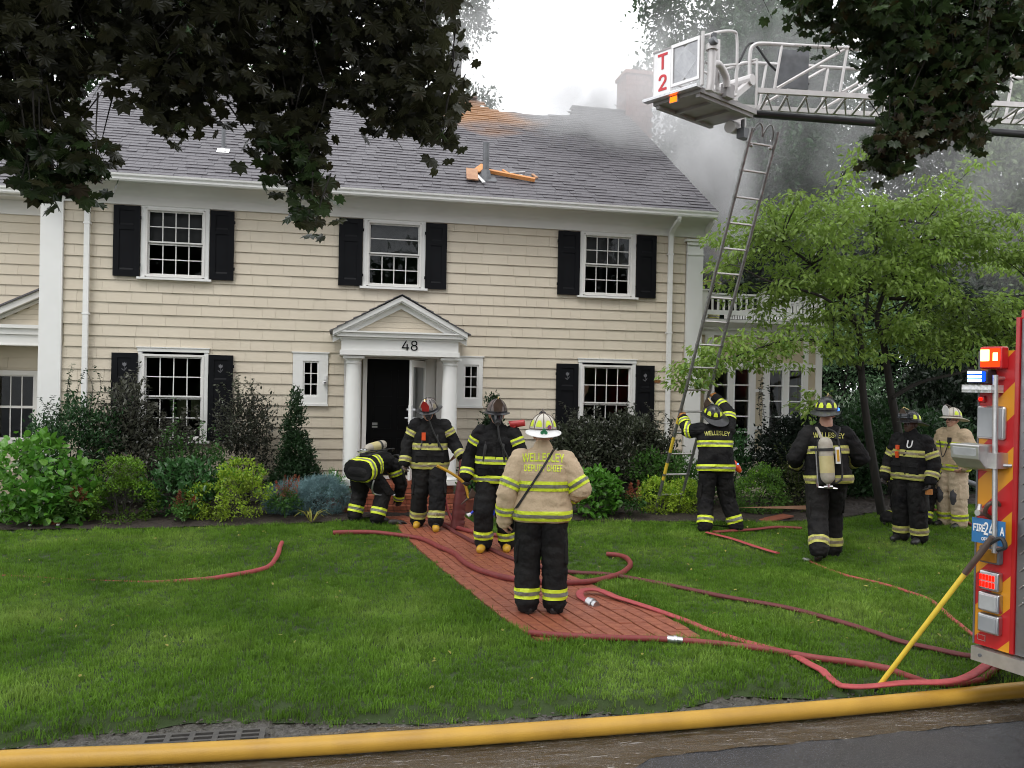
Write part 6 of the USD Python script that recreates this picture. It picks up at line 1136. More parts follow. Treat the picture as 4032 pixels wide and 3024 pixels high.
obj('hood', cloth(hull((J['neck'] + up * .03 - P['F'] * .02, .075), (J['neck'] + up * .08 + P['F'] * .0, .068)), .025, 2, .008, 5), 'skin', P['path'], smooth=60, label='pale fabric hood at the neck')
for k in (-1, 1): obj('harness_strap', tube(spline([J['chest'] + n * .16 + up * .08 + P['R'] * k * .08, J['sh' + 'LR'[k > 0]] - P['R'] * k * .07 + up * .085 + n * .04, J['chest'] + P['R'] * k * .12 - n * .14], 5), .019, 5), 'strap_black' if k > 0 else 'tank_grey', P['path'])
obj('helmet_lamp', trimesh.Trimesh(_ico * .022 + J['head'] + P['R'] * .135 + up * .06, trimesh.creation.icosphere(2).faces), 'blue_glow', P['path'])

# firefighter standing, looking left, dark coat
P = person('person in dark coat with white letter U, standing facing left by the dogwood', (6.60, -4.02, 0), -1.95, dict(elR=(.30, .02, 1.15), wrR=(.31, .12, .92), handR=(.31, .16, .84), elL=(-.31, -.04, 1.14), wrL=(-.33, .08, .90), handL=(-.33, .11, .82)),
           .97, seed=8, bulk=1.10, lim='lime_dull', sil='silver_dull', skin='skin_dark', look=(.15, .95, .05), hel=dict(visor=True, patch='lime', shield='leather'), hem=.08, chest_z=(.34,), arms=((.16, 'u'), (.14, 'f')), glove='glove_black')
J, T, f = P['J'], P['T'], P['F']
ut = np.linspace(0, math.pi, 12); uu = np.vstack([[[-.03, .05]], np.c_[-.03 * np.cos(ut), -.01 - .035 * np.sin(ut)], [[.03, .05]]]); q = drape(T, J['chest'] + f * .6 + up * .09 - P['R'] * .05, -P['R'], up, -f, uu, .006); obj('letter_U', tube(q, .009, 5), 'white_plastic', P['coat'])
sl = J['shL'] * .62 + J['elL'] * .38; obj('flag_patch', bar(sl - P['R'] * .092 + up * .035, sl - P['R'] * .097 - up * .03, .095, .006, -P['R']), 'flag_patch', P['coat'])
c = J['chest'] + f * .17 + P['R'] * .10; obj('lamp', [tube([c - up * .10, c - up * .02 + f * .02], .024, 8), tube([c + up * .01, c + up * .07], .026, 8)], 'orange_plastic', P['path'])
obj('glove_cuff', tube([J['handL'] - up * .02, J['handL'] - up * .09], [.045, .05], 10), 'glove_tan', P['path'])
# chief in tan on the right
P = person('person in all-tan gear and white helmet, facing left near the fire engine', (8.09, -3.02, 0), -1.72, dict(elR=(.29, .0, 1.15), wrR=(.26, .16, .95), handR=(.25, .2, .88), elL=(-.31, -.06, 1.16), wrL=(-.30, .12, .98), handL=(-.29, .18, .92)),
           .985, coat='coat_tan', pants='pants_tan', gloves=(), bulk=1.10, seed=9, look=(-.08, 1, .06), hel=dict(col='helmet_white', brim='helmet_white', shield='helmet_white_brim', strap='leather'), hem=.08, chest_z=(.36,), arms=((.16, 'u'), (.14, 'f')))
J, f = P['J'], P['F']; obj('radio_microphone', [bar(J['chest'] + f * .16 + up * .02 - P['R'] * .07, J['chest'] + f * .16 + up * .10 - P['R'] * .07, .05, .035, f), tube(spline([J['chest'] + f * .17 + up * .02 - P['R'] * .07, J['waist'] + f * .2, J['chest'] + f * .17 + P['R'] * .10 + up * .05], 6), .007, 5)], 'strap_black', P['path'])
gl = J['head'] + f * .096 * .985 + up * .008; obj('glasses', [tube([gl - P['R'] * .05, gl + P['R'] * .05], .011, 6), tube([gl - P['R'] * .06, J['head'] - P['R'] * .085], .004, 4)], 'visor', P['path'])
# half hidden people
P = person('person half hidden in shrubs, only helmet and face showing beyond the walking firefighter', (8.35, 1.05, 0), math.pi + .55, None, 1.0, seed=10, hel=dict(visor=True, shield='leather'), skin='skin')
P = person('person crouching behind the dark-coated firefighter, a striped trouser leg showing', (7.62, -2.75, 0), 1.2, dict(pelvis=(0, -.25, .62), waist=(0, -.08, .78), chest=(0, .12, .90), neck=(0, .30, .98), head=(0, .40, 1.04), hipR=(.11, -.25, .60), hipL=(-.11, -.25, .60), kneeR=(.16, .18, .52), kneeL=(-.16, -.02, .12), ankR=(.16, .05, .09), ankL=(-.16, -.42, .10), toeR=(.17, .22, .04), toeL=(-.16, -.36, .03), shR=(.19, .20, .92), shL=(-.19, .20, .92), elR=(.24, .35, .70), elL=(-.24, .35, .72), wrR=(.16, .55, .62), wrL=(-.16, .55, .62), handR=(.14, .62, .6), handL=(-.14, .62, .6)), 1.0, seed=11, hem=.06, chest_z=(.25,))
P = person('person in black gear on the sunroom balcony, seen above the railing', (6.55, 2.3, 3.336), 1.15, dict(head=(0, .12, 1.55), neck=(0, .08, 1.42), chest=(0, .06, 1.24), shR=(.19, .08, 1.36), shL=(-.19, .08, 1.36), elR=(.26, .22, 1.12), wrR=(.2, .42, 1.02), handR=(.18, .5, 1.0), elL=(-.26, .22, 1.12), wrL=(-.2, .42, 1.02), handL=(-.18, .5, 1.0)), 1.0, seed=12, lim='lime_dull', hel=dict(patch='lime', brim='helmet_white', tail=.11), look=(0, .85, -.3))
# ------------------------------------------------------------------ ladder, hoses, platform, engine, small things
mat('ladder_grey', (.33, .33, .32), (.16, .16, .155), 14, .38, metallic=.9, rough2=.55)
mat('rung_metal', (.62, .60, .58), (.48, .46, .45), 14, .34, metallic=.9)
mat('rail_yellow', (.75, .55, .05), (.6, .42, .04), 14, .5)
ld = thing('ladder', 'long grey metal ladder standing tilted over the flower bed, held upright by one firefighter', 'ladder', LB)
LN = np.cross(LE, LD)
for k in (-1, 1):
    off = LE * k * LWID / 2; obj('rail', tube([LB - LD * .10 + off, LB + LD * 5.86 + off], .024, 10), 'ladder_grey', ld, smooth=50)
    obj('rail_foot', hull((LB - LD * .08 + off, .026), (LB - LD * .02 + off, .028)), 'black_rubber', ld)
    obj('end_cap', tube([LB + LD * 5.86 + off, LB + LD * 5.89 + off], [.033, .030], 10), 'ladder_grey', ld)
for a, b in ((.62, .92), (1.10, 1.36), (1.58, 1.68)): obj('yellow_mark', tube([LB + LD * a - LE * LWID / 2, LB + LD * b - LE * LWID / 2], .0252, 10, False), 'rail_yellow', ld)
for j in range(17):
    c = LB + LD * .356 * j; obj('rung', tube([c - LE * (LWID / 2 - .012), c + LE * (LWID / 2 - .012)], .0155, 8), 'rung_metal', ld, smooth=50)
    for k in (-1, 1): obj('rung_collar', tube([c + LE * k * (LWID / 2) - LD * .018, c + LE * k * LWID / 2 + LD * .018], .029, 10), 'ladder_grey', ld)
ht = LB + LD * 5.70
for k in (-1, 1):
    a = np.linspace(0, math.pi * .95, 10); q = ht + LE * k * .17 + LD * .06; pts = [q - LE * k * .165 * (1 - math.cos(x)) / 2 + LD * (.20 * math.sin(x)) - LN * .02 for x in a]
    obj('roof_hook', tube(pts, .012, 6), 'ladder_grey', ld, smooth=50); obj('hook_spring', trimesh.Trimesh(_ico * .028 + ht + LE * k * .155 - LD * .03, trimesh.creation.icosphere(2).faces), 'steel', ld)

mat('hose_red', (.23, .036, .033), (.15, .022, .020), 20, .62, .0015, 160)
mat('hose_red_bright', (.40, .066, .068), (.29, .044, .046), 20, .65, .0015, 160)
mat('hose_dark', (.13, .024, .022), (.085, .017, .016), 20, .65, .0015, 160)
mat('hose_yellow', (.50, .29, .035), (.33, .18, .025), 2.2, .55, .0016, 110, rough2=.42, detail=8.)
def flat_tube(pts, w, h, n=12):
    """A hose with an oval section lying flat."""
    p = np.asarray(pts, float); t = unit(np.gradient(p, axis=0)); s = unit(np.cross(t, [0, 0, 1.0])); u = np.cross(s, t); th = np.arange(n) * 2 * math.pi / n; w = np.broadcast_to(w, (len(p),)); h = np.broadcast_to(h, (len(p),))
    V = np.vstack([p[i] + np.cos(th)[:, None] * s[i] * w[i] / 2 + np.sin(th)[:, None] * u[i] * h[i] / 2 for i in range(len(p))]); F = [[i * n + k, i * n + (k + 1) % n, (i + 1) * n + (k + 1) % n, (i + 1) * n + k] for i in range(len(p) - 1) for k in range(n)]
    F += [[0, 0 + k + 1, k, k] for k in range(1, 0)]; m = len(V); V = np.vstack([V, p[:1], p[-1:]]); F = np.array(F); F = np.vstack([F[:, [0, 1, 2]], F[:, [0, 2, 3]], [[m, (k + 1) % n, k] for k in range(n)], [[m + 1, (len(p) - 1) * n + k, (len(p) - 1) * n + (k + 1) % n] for k in range(n)]])
    return V, F
def on_ground(P, h, lift=.012):
    P = spline([(*q[:2], q[2] if len(q) > 2 else 0) for q in P], 8); x, y = P[:, 0], P[:, 1]; inside = shapely.contains_xy(path_poly.buffer(.02), x, y); g = np.where(inside, .017, np.where(y < lawn_edge(x) + .1, -.06, gz(x, y) + lift)); g = np.convolve(np.r_[[g[0]] * 3, g, [g[-1]] * 3], np.ones(7) / 7, 'valid')
    return np.c_[x, y, g + h / 2 + P[:, 2]]
def hose(label, pts, w, h, material, couplings=(), group=None, name='fire_hose', lift=.012):
    P = on_ground(pts, h, lift); t = thing(name, label, 'hose', P[0], group); u_ = meshkit.fbm(np.c_[P * 3.1], 3, len(label)) - .5; v_ = meshkit.fbm(np.c_[P * 1.7 + 9], 3, len(label)) - .5
    P = P + np.c_[u_ * .05, v_ * .05, 0 * u_] * (0 if w > .1 else 1); obj('jacket', flat_tube(P, w * (1 + .35 * u_ * (w < .1)), h * (1 - .5 * u_ * (w < .1))), material, t, smooth=60)
    for i, d in couplings:
        a = P[i]; dv = unit(np.array(d, float)); obj('coupling', [tube([a, a + dv * .05], w * .62, 12), tube([a + dv * .05, a + dv * .075], w * .70, 12), tube([a + dv * .075, a + dv * .12], w * .55, 12)], 'steel', t, smooth=50)
    return t, P
hose('fat yellow supply hose lying along the gutter', [(-7.5, -8.93), (-4.2, -9.0), (-2.85, -9.05), (-1.87, -9.11), (-.84, -9.14), (.28, -9.14), (1.52, -9.12), (2.55, -9.08), (3.77, -9.0), (5.2, -8.92), (8, -8.9)], .112, .106, 'hose_yellow', name='supply_hose')
hose('red hose curving up at its end on the left lawn', [(-4.43, -4.61, -.06), (-3.71, -4.84, -.065), (-3.01, -5.04, -.06), (-2.47, -5.11, -.030), (-2.12, -5.03, -.005), (-1.86, -4.86), (-1.74, -4.54), (-1.73, -3.94), (-1.72, -3.39)], .052, .05, 'hose_red_bright', lift=.02)
hose('thin red hose sunk in the grass of the left foreground', [(-4.6, -5.7), (-4.01, -5.76), (-3.2, -5.92), (-2.18, -6.13), (-1.36, -6.42), (-.84, -6.62), (-.3, -6.92)], .05, .045, 'hose_red', lift=-.046)
hose('round red hose snaking over the path behind the chief, end curling on the grass', [(-1.11, -2.75), (-.68, -2.76), (-.39, -2.92), (-.02, -3.28), (.18, -3.88), (.32, -4.3), (.37, -4.86), (.51, -5.25), (.79, -5.63), (1.14, -5.79), (1.44, -5.79), (1.68, -5.66), (1.95, -5.46), (2.19, -5.12), (2.29, -4.77), (2.24, -4.56), (2.12, -4.47)], .062, .058, 'hose_red')
hose('long flat dark red hose from the steps across the right lawn', [(.32, -1.51), (.43, -2.31), (.57, -3.18), (.79, -4.0), (.92, -4.49), (1.21, -5.11), (1.52, -5.33), (1.81, -5.43), (2.14, -5.79), (2.47, -6.22), (2.78, -6.61), (3.07, -6.94), (3.28, -7.37), (3.4, -7.72), (3.48, -8.02), (3.63, -8.22), (3.78, -8.40), (4.05, -8.47), (4.6, -8.3)], .066, .040, 'hose_dark')
hose('short red hose with a metal end beside the masked firefighter', [(.35, -2.11), (.59, -2.61), (.84, -3.04), (1.12, -3.23), (1.22, -3.34)], .06, .058, 'hose_red', [(-1, (.6, -.6, 0))])
hose('flat bright red hose, looped at the brick path end, running over the yellow hose', [(1.27, -6.50, .0), (1.235, -6.36, .015), (1.30, -6.20, .03), (1.46, -6.19, .03), (1.57, -6.42, .015), (1.77, -6.76, .005), (1.96, -7.16, 0), (2.06, -7.51, 0), (2.22, -7.84, 0), (2.35, -8.05, 0), (2.42, -8.22, 0), (2.42, -8.46, .01), (2.44, -8.65, .02), (2.56, -8.80, .05), (2.78, -8.95, .12), (3.05, -9.03, .14), (3.28, -8.98, .14), (3.62, -8.80, .16), (4.1, -8.55, .22), (4.7, -8.3, .25)], .075, .030, 'hose_red_bright', [(0, (.25, -.6, -.06))])
hose('red hose with a silver joint along the front edge of the path', [(.50, -7.38), (.7, -7.47), (1.06, -7.58), (1.43, -7.66), (1.62, -7.73), (1.96, -7.88), (2.24, -8.04), (2.5, -8.27), (2.78, -8.43), (3.0, -8.62), (3.26, -8.74), (3.47, -8.76), (3.69, -8.70), (4.1, -8.5)], .052, .05, 'hose_red', [(30, (.94, -.35, 0))])
hose('flat pink-red hose leading from the ladder man towards the viewer', [(3.99, -3.25), (4.13, -3.7), (4.21, -4.32), (4.27, -4.66)], .075, .022, 'hose_red_bright', lift=.03)
hose('red hose lying behind the boots of the ladder man', [(4.1, -3.22), (4.73, -3.08), (5.24, -2.94), (5.56, -3.05)], .065, .04, 'hose_red', lift=.02)
hose('thin pale red hose running down the right lawn behind the yellow pole', [(4.49, -5.02), (4.47, -5.34), (4.51, -5.73), (4.65, -6.11), (4.71, -6.46), (4.7, -6.82), (4.46, -7.43), (4.19, -8.12), (4.1, -8.3)], .05, .03, 'hose_red_bright', [(0, (-.1, .7, 0))], lift=-.006)
hose('red hose passing behind the tan chief towards the engine', [(7.3, -4.6), (7.41, -4.36), (8.21, -3.41), (8.78, -2.23), (9.01, -1.17)], .055, .045, 'hose_red', lift=.015)
# the folded hose that hangs from the walking firefighter's left hand
hp = np.array([.66, -2.50, 1.02])
fh = thing('hanging_hose', 'folded dark red hose hanging from the hand of the firefighter at the steps', 'hose', (hp[0], hp[1], 0))
hh = [hp + [-.02, -.02, .02], hp + [-.035, -.03, -.30], hp + [-.075, -.03, -.6], hp + [-.11, -.03, -.98]]
q = spline(hh, 6); obj('fold', flat_tube(np.c_[q[:, 0] + .0, q[:, 1], q[:, 2]], np.linspace(.06, .16, len(q)), .07) if False else cloth(fuse([hull((q[i], .035 + .03 * i / len(q)), (q[i + 1], .035 + .03 * (i + 1) / len(q)), (q[i] + [.05, .02, 0], .03), (q[i + 1] + [.05 + .05 * i / len(q), .02, 0], .035)) for i in range(len(q) - 1)]), .04, 3, .01, 3), 'hose_dark', fh, smooth=60)
obj('fold', cloth(fuse([hull((a, .03), (b, .03), (a + [.05, .04, 0], .02)) for a, b in ((hp + [.06, .0, .03], hp + [.22, .06, -.14]), (hp + [.22, .06, -.14], hp + [.36, .10, -.34]))]), .04, 2, .006, 4), 'hose_red', fh, smooth=60)
obj('coupling', tube([hp + [.03, -.07, .0], hp + [.05, -.14, .01]], [.045, .042], 14), 'steel', fh, smooth=50)
obj('loop', flat_tube(spline([(.30, -2.0, .05), (.34, -2.12, .42), (.42, -2.2, .50), (.48, -2.22, .25), (.56, -2.26, .05)], 6), .07, .03), 'hose_red_bright', fh, smooth=60)

# raised ladder platform
RX, RF = _R, _F
def cw(xc, z, h): return EYE * [1, 1, 0] + RX * xc + RF * z + np.array([0, 0, h])
bN = cw(2.79, 12.5, 0); bu = unit(RX * -.655 + RF * .755); bv = unit(RX * .755 + RF * .655); Z0 = 6.62
def B(u, v, h): return bN + bu * (.04 + u * .92) + bv * v * .86 + np.array([0, 0, Z0 + h * .88])
def bbox_(u0, u1, v0, v1, h0, h1):
    return np.array([B(u, v, h) for h in (h0, h1) for v in (v0, v1) for u in (u0, u1)]), np.array([[0, 2, 3, 1], [4, 5, 7, 6], [0, 1, 5, 4], [2, 6, 7, 3], [0, 4, 6, 2], [1, 3, 7, 5]])
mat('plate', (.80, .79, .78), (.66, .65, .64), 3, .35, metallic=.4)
N = {'g': ('geometry', {}), 'v': ('voronoi_texture', {'scale': 24., 'randomness': .0}), 'b': ('bump', {'distance': .01}), 'p': ('principled_bsdf', {'base_color': (.62, .62, .62), 'metallic': .7, 'roughness': .36})}
L['tread_plate'] = usdkit.material(stage, '/World/Looks/tread_plate', N, [('g.position', 'v.vector'), ('v.distance', 'b.height'), ('b.normal', 'p.normal')], surface='p.BSDF')
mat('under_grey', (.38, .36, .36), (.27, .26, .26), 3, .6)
mat('sign_red', (.60, .03, .04), (.52, .025, .035), 6, .45)
emit('amber_lamp', 'FF5A10', 2.4); emit('red_lamp', 'FF1408', 1.8); emit('hot_lamp', 'FF3210', 1.5); emit('hot_core', 'FFB060', 4.0); emit('blue_core', 'A8D4FF', 3.0)
ap = thing('ladder_platform', 'raised aerial ladder with a white platform marked T2 reaching in from the right', 'aerial ladder', cw(9.5, 13.6, 0) * [1, 1, 0])
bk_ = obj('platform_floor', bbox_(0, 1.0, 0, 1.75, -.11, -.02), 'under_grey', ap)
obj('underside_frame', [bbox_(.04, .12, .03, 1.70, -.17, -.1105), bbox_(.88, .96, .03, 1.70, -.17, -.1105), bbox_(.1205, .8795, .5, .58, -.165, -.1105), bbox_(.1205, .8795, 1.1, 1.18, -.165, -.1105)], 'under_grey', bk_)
obj('front_lip', [bbox_(-.02, 1.12, -.16, -.002, -.05, -.02), bbox_(-.02, 1.12, -.16, -.13, -.0195, .0)], 'tread_plate', bk_)
fp = obj('front_panel', bbox_(.62, .98, -.02, .02, .0, .82), 'plate', ap)
obj('hatch_edge', bbox_(.60, 1.0, -.03, .03, .8205, .85), 'under_grey', fp)
for ch_, h0 in (('T', .50), ('2', .12)):
    tm_ = meshkit.text_mesh(ch_, .27, .006, bold=True); v = np.array(tm_.vertices); w = v[:, 0].max(); obj('lettering', (np.array([B(.80 - (p[0] - w / 2) * .95, -.0215 - p[2], h0 + p[1]) for p in v]), np.array(tm_.faces)), 'sign_red', fp, label=f'red character {ch_}')
gp = obj('mesh_panel', [bbox_(.02, .60, -.035, .015, .12, .17), bbox_(.02, .60, -.035, .015, .80, .86), bbox_(.02, .06, -.035, .015, .1705, .7995), bbox_(.56, .60, -.035, .015, .1705, .7995)], 'plate', ap)
wires = []
for k in range(26):
    a = .06 + .02 * k - .3
    for sg_ in (1, -1):
        p0, p1 = (a, .17), (a + .63, .80)
        if sg_ < 0: p0, p1 = (a, .80), (a + .63, .17)
        lo, hi = max((.06 - p0[0]) / .63, 0), min((.56 - p0[0]) / .63, 1)
        if hi > lo + .02: f_ = lambda s: B(p0[0] + (p1[0] - p0[0]) * s, -.01, p0[1] + (p1[1] - p0[1]) * s); wires.append(bar(f_(lo), f_(hi), .007))
obj('wire_mesh', cat(wires), 'steel', gp, kind='stuff'); obj('backing', bbox_(.06, .56, .012, .018, .17, .80), 'plate', gp)
rl = obj('platform_railing', tube([B(-.02, .0, .0), B(-.02, .0, .92)], .028, 8), 'pale_metal', ap)
def rail(*pts, r=.022, sp=5): obj('rail', tube(spline([B(*q) for q in pts], sp), r, 8), 'pale_metal', rl, smooth=60)
rail((0, .05, .86), (0, .55, 1.08), (-.02, .92, 1.18), (-.02, 1.02, 1.10), (-.02, 1.04, .7), (-.02, 1.04, .2), (-.02, 1.0, .06), (0, .6, .0), (0, .2, -.02))
rail((0, .12, .42), (0, .6, .50), (0, 1.02, .62)); rail((1, .05, .9), (1, 1.7, .9)); rail((1, .05, .45), (1, 1.7, .45)); rail((0, 1.72, .9), (1, 1.72, .9)); rail((1, 1.72, .0), (1, 1.72, .9), sp=2); rail((0, 1.72, 0), (0, 1.72, .9), sp=2); rail((1, .02, 0), (1, .02, .9), sp=2)
obj('post', [bbox_(-.06, .0, .20, .28, -.02, .90), bbox_(-.05, .0, .42, .47, .02, .90)], 'pale_metal', rl)
obj('gun_mount', [tube(spline([B(-.10, .10, -.10), B(-.12, .12, .12), B(-.12, .12, .5), B(-.12, .12, .62)], 4), .062, 12), tube(spline([B(-.12, .14, .36), B(-.14, .3, .40), B(-.12, .55, .26), B(-.10, .62, .1)], 4), .055, 12), tube([B(-.12, .12, .60), B(-.12, .12, .70)], .09, 12)], 'pale_metal', ap, smooth=50)
obj('spotlight', [tube([B(-.14, .08, .70), B(-.22, .08, .74)], [.075, .06], 12), bar(B(-.1, .2, .62), B(-.1, .2, .92), .07, .06)], 'lead', ap, smooth=50)
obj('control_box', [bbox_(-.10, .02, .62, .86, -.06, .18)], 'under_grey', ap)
wl_ = obj('warning_lamp', bbox_(.44, .62, -.04, -.008, -.17, -.055), 'under_grey', ap); obj('lamp', bbox_(.46, .60, -.047, -.0405, -.16, -.065), 'amber_lamp', wl_, label='lit amber lamp under the platform lip')
obj('arm_link', [bar(B(.1, 1.0, .0), B(.1, 1.75, .55), .11, .09), bar(B(.9, 1.0, .0), B(.9, 1.75, .55), .11, .09), tube([B(.0, 1.6, .5), B(1.0, 1.6, .5)], .09, 12)], 'pale_metal', ap)
obj('lamp_box', [bar(B(.25, 1.62, -.42), B(.25, 1.86, -.42), .14, .16), bar(B(.25, 1.7, -.34), B(.25, 1.7, -.16), .05, .04)], 'lead', ap)
obj('ram', tube(spline([B(.4, 1.5, -.3), B(.45, 1.9, -.22), B(.5, 2.0, .1)], 4), .10, 12), 'pale_metal', ap, smooth=60)
bo = cw(4.0, 13.55, 6.92); bd = unit(RX * 1.0 + RF * .02 + np.array([0, 0, -.028])); bn_ = RF; BL, bh = 8.6, .77
def Q(t, dpt, h): return bo + bd * t + bn_ * dpt + np.array([0, 0, h])
for side, dp in (('near', 0.0), ('far', .82)):
    tr_ = obj('truss', [bar(Q(-.1, dp, 0), Q(BL, dp, 0), .06, .08)], 'pale_metal', ap)
    obj('top_chord', tube(spline([Q(-.22, dp, .10), Q(-.22, dp, bh - .18), Q(-.16, dp, bh - .04), Q(0, dp, bh), Q(.5, dp, bh)], 5), .032, 8), 'pale_metal', tr_, smooth=60); obj('top_chord', tube([Q(.5, dp, bh), Q(BL, dp, bh)], .034, 8), 'pale_metal', tr_, smooth=60)
    for k in range(8):
        t0 = .25 + k * 1.08; obj('post', tube([Q(t0 - .06, dp, .04), Q(t0 + .05, dp, bh)], .024, 8), 'pale_metal', tr_, smooth=60); obj('diagonal', tube([Q(t0 - .02, dp, .05), Q(t0 + 1.08, dp, bh - .02)], .026, 8), 'pale_metal', tr_, smooth=60)
for k in range(26):
    t0 = .1 + k * .32; obj('rung', bar(Q(t0, .03, -.03), Q(t0 + .10, .79, -.03), .04, .03), 'pale_metal', ap)
    obj('brace', bar(Q(t0, .06, -.06), Q(t0 + .30, .76, -.06), .025, .015), 'pale_metal', ap)
obj('gate_panel', [np.array([Q(t, dp, h) for h in (.12, .80) for dp in (.2, .22) for t in (.30, .82)]), ] and (np.array([Q(t, dp, h) for h in (.14, .78) for dp in (.2, .22) for t in (.30, .82)]), np.array([[0, 2, 3, 1], [4, 5, 7, 6], [0, 1, 5, 4], [2, 6, 7, 3], [0, 4, 6, 2], [1, 3, 7, 5]])), 'lead', ap)
obj('water_pipe', tube([Q(-.1, .3, -.28), Q(BL, .3, -.46)], .062, 14), 'black_plastic', ap, smooth=60); obj('pipe_bracket', [bar(Q(t, .3, -.10), Q(t, .3, -.3 - .02 * t), .05, .03) for t in (3.0, 5.4)][0], 'lead', ap)
obj('pipe_collar', tube([Q(4.55, .3, -.375), Q(4.75, .3, -.38)], .085, 14), 'pale_metal', ap, smooth=60)
obj('cable_hoses', [tube(spline([B(.3, 1.6, .9), Q(-.1, .3, .9), Q(.3, .35, .5), Q(.9, .4, .3)], 5), .02, 6), tube(spline([B(.4, 1.6, .8), Q(.0, .4, .75), Q(.4, .4, .3)], 5), .018, 6)][0], 'black_rubber', ap)
obj('lower_boom', [bar(Q(BL - .5, .1, -.05), Q(BL + 3.4, .1, -.16), .12, .30), bar(Q(BL - .5, .75, -.05), Q(BL + 3.4, .75, -.16), .12, .30), bar(Q(BL - .5, .1, .95), Q(BL + 3.4, .1, .9), .08), bar(Q(BL - .5, .75, .95), Q(BL + 3.4, .75, .9), .08)][0], 'pale_metal', ap)
tp = Q(BL + 3.2, .42, 0); obj('pedestal', tube([[tp[0], tp[1], -.02], [tp[0], tp[1], tp[2] - .2]], [.7, .35], 16), 'lead', ap)

# fire engine: only the rear corner is in the picture
mat('engine_red', (.42, .012, .014), (.36, .010, .012), 3, .28, coat=.4)
N = {'g': ('geometry', {}), 'd': ('vector_math', {'math_type': 'dot_product'}), 'm': ('math', {'math_type': 'multiply', 'value2': 1 / .29}), 'fr': ('math', {'math_type': 'fraction'}), 'gt': ('math', {'math_type': 'greater_than', 'value2': .5}),
     'mx': ('mix_color', {'a': (.44, .012, .014), 'b': (.62, .26, .012)}), 'p': ('principled_bsdf', {'roughness': .38}), 'n': ('noise_texture', {'scale': 180., 'detail': 1.}), 'bp': ('bump', {'distance': .0006})}
fi = math.radians(27); tu = unit(RX * math.sin(fi) - RF * math.cos(fi)); tax = unit(RX * math.cos(fi) + RF * math.sin(fi)); CO = cw(3.108, 5.5, 0)
N['d'][1]['vector2'] = tuple(tu * .72 + np.array([0, 0, -.70]))
L['chevron'] = usdkit.material(stage, '/World/Looks/chevron', N, [('g.position', 'd.vector1'), ('d.value', 'm.value1'), ('m.value', 'fr.value1'), ('fr.value', 'gt.value1'), ('gt.value', 'mx.fac'), ('mx.result', 'p.base_color'), ('g.position', 'n.vector'), ('n.fac', 'bp.height'), ('bp.normal', 'p.normal')], surface='p.BSDF')
def E(u, d, h): return CO + tu * u + tax * d + np.array([0, 0, h])
def eb(u0, u1, d0, d1, h0, h1): return np.array([E(u, d, h) for h in (h0, h1) for d in (d0, d1) for u in (u0, u1)]), np.array([[0, 2, 3, 1], [4, 5, 7, 6], [0, 1, 5, 4], [2, 6, 7, 3], [0, 4, 6, 2], [1, 3, 7, 5]])
def er(u0, u1, d0, d1, h0, h1, r=.02):
    return hull(*[(E(u, d, h), r) for u in (u0 + r, u1 - r) for d in (d0 + r, d1 - r) for h in (h0 + r, h1 - r)])
fe = thing('fire_engine', 'rear corner of a red fire engine with yellow and red chevrons and flashing lights', 'fire engine', E(1.2, 4, 0))
bd_ = obj('body', eb(0, 2.45, .06, 5.4, .42, 2.36), 'engine_red', fe)
obj('upper_body', eb(.235, 2.21, .05, 5.2, 2.3605, 2.62), 'engine_red', bd_); obj('cab', eb(.02, 2.43, 5.42, 8.0, .5, 2.9), 'engine_red', fe)
pl_ = obj('corner_panel', eb(.0, .235, .0, .0595, .42, 2.36), 'chevron', fe)
obj('edge_trim', eb(-.012, .0, -.004, .06, .42, 2.36), 'lead', pl_)
obj('centre_panel', [eb(.235, .258, -.004, .0595, .42, 2.57)], 'engine_red', fe); obj('tread_panel', eb(.2625, 2.18, .012, .0595, .42, 2.56), 'dark_aluminium', fe)
obj('hazard_panel', eb(2.21, 2.45, .0, .0595, .42, 2.36), 'chevron', fe)
dia = []
for i in range(5):
    for k in range(26):
        a = E(.30 + .055 * i + .027 * (k % 2), .004, .75 + k * .055); dia.append(hull((a - tu * .012 - up * .012, .0045), (a + tu * .012 + up * .012, .0045)))
obj('tread_bumps', cat(dia), 'steel', fe, kind='stuff')
obj('bumper', eb(-.004, 2.465, -.03, .05, .315, .405), 'rung_metal', fe); obj('bolt', tube([E(.06, -.0305, .36), E(.06, -.037, .36)], .012, 8), 'lead', fe)
def lampbox(name, u0, u1, h0, h1, d, lens, label=None, frame='steel', r=.014):
    k = obj(name, er(u0, u1, -d, .004, h0, h1, r), frame, fe, smooth=40, label=label); obj('lens', er(u0 + .014, u1 - .014, -d - .012, -d + .01, h0 + .012, h1 - .012, .008), lens, k, smooth=40); return k
mat('lens_clear', (.42, .43, .43), (.30, .31, .31), 9, .12); mat('lens_grey', (.30, .31, .32), (.22, .23, .24), 3, .3); mat('lens_amber', (.30, .14, .02), (.22, .10, .015), 12, .15)
k = lampbox('beacon', .035, .19, 2.240, 2.385, .07, 'hot_lamp', 'flashing red-orange beacon', 'engine_red')
for u0, u1, z0, z1 in ((.055, .115, 2.29, 2.365), (.14, .172, 2.29, 2.345)): obj('bulb', er(u0, u1, -.092, -.083, z0, z1, .004), 'hot_core', k)
k = lampbox('blue_lamp', -.035, .115, 2.145, 2.235, .10, 'blue_lamp', 'lit blue flashing lamp', 'black_plastic')
for z in (2.165, 2.19, 2.215): obj('bulb', er(-.01, .085, -.120, -.1125, z - .009, z + .009, .003), 'blue_core', k)
obj('lamp_ledge', eb(-.04, .16, -.13, -.001, 2.085, 2.135), 'tread_plate', fe)
lampbox('marker_lamp', -.005, .045, 2.02, 2.065, .02, 'red_lamp', 'small lit red marker lamp', 'engine_red', .010)
lampbox('scene_lamp', .0, .19, 1.78, 2.0, .035, 'lens_grey', 'large square grey work light', 'rung_metal', .02)
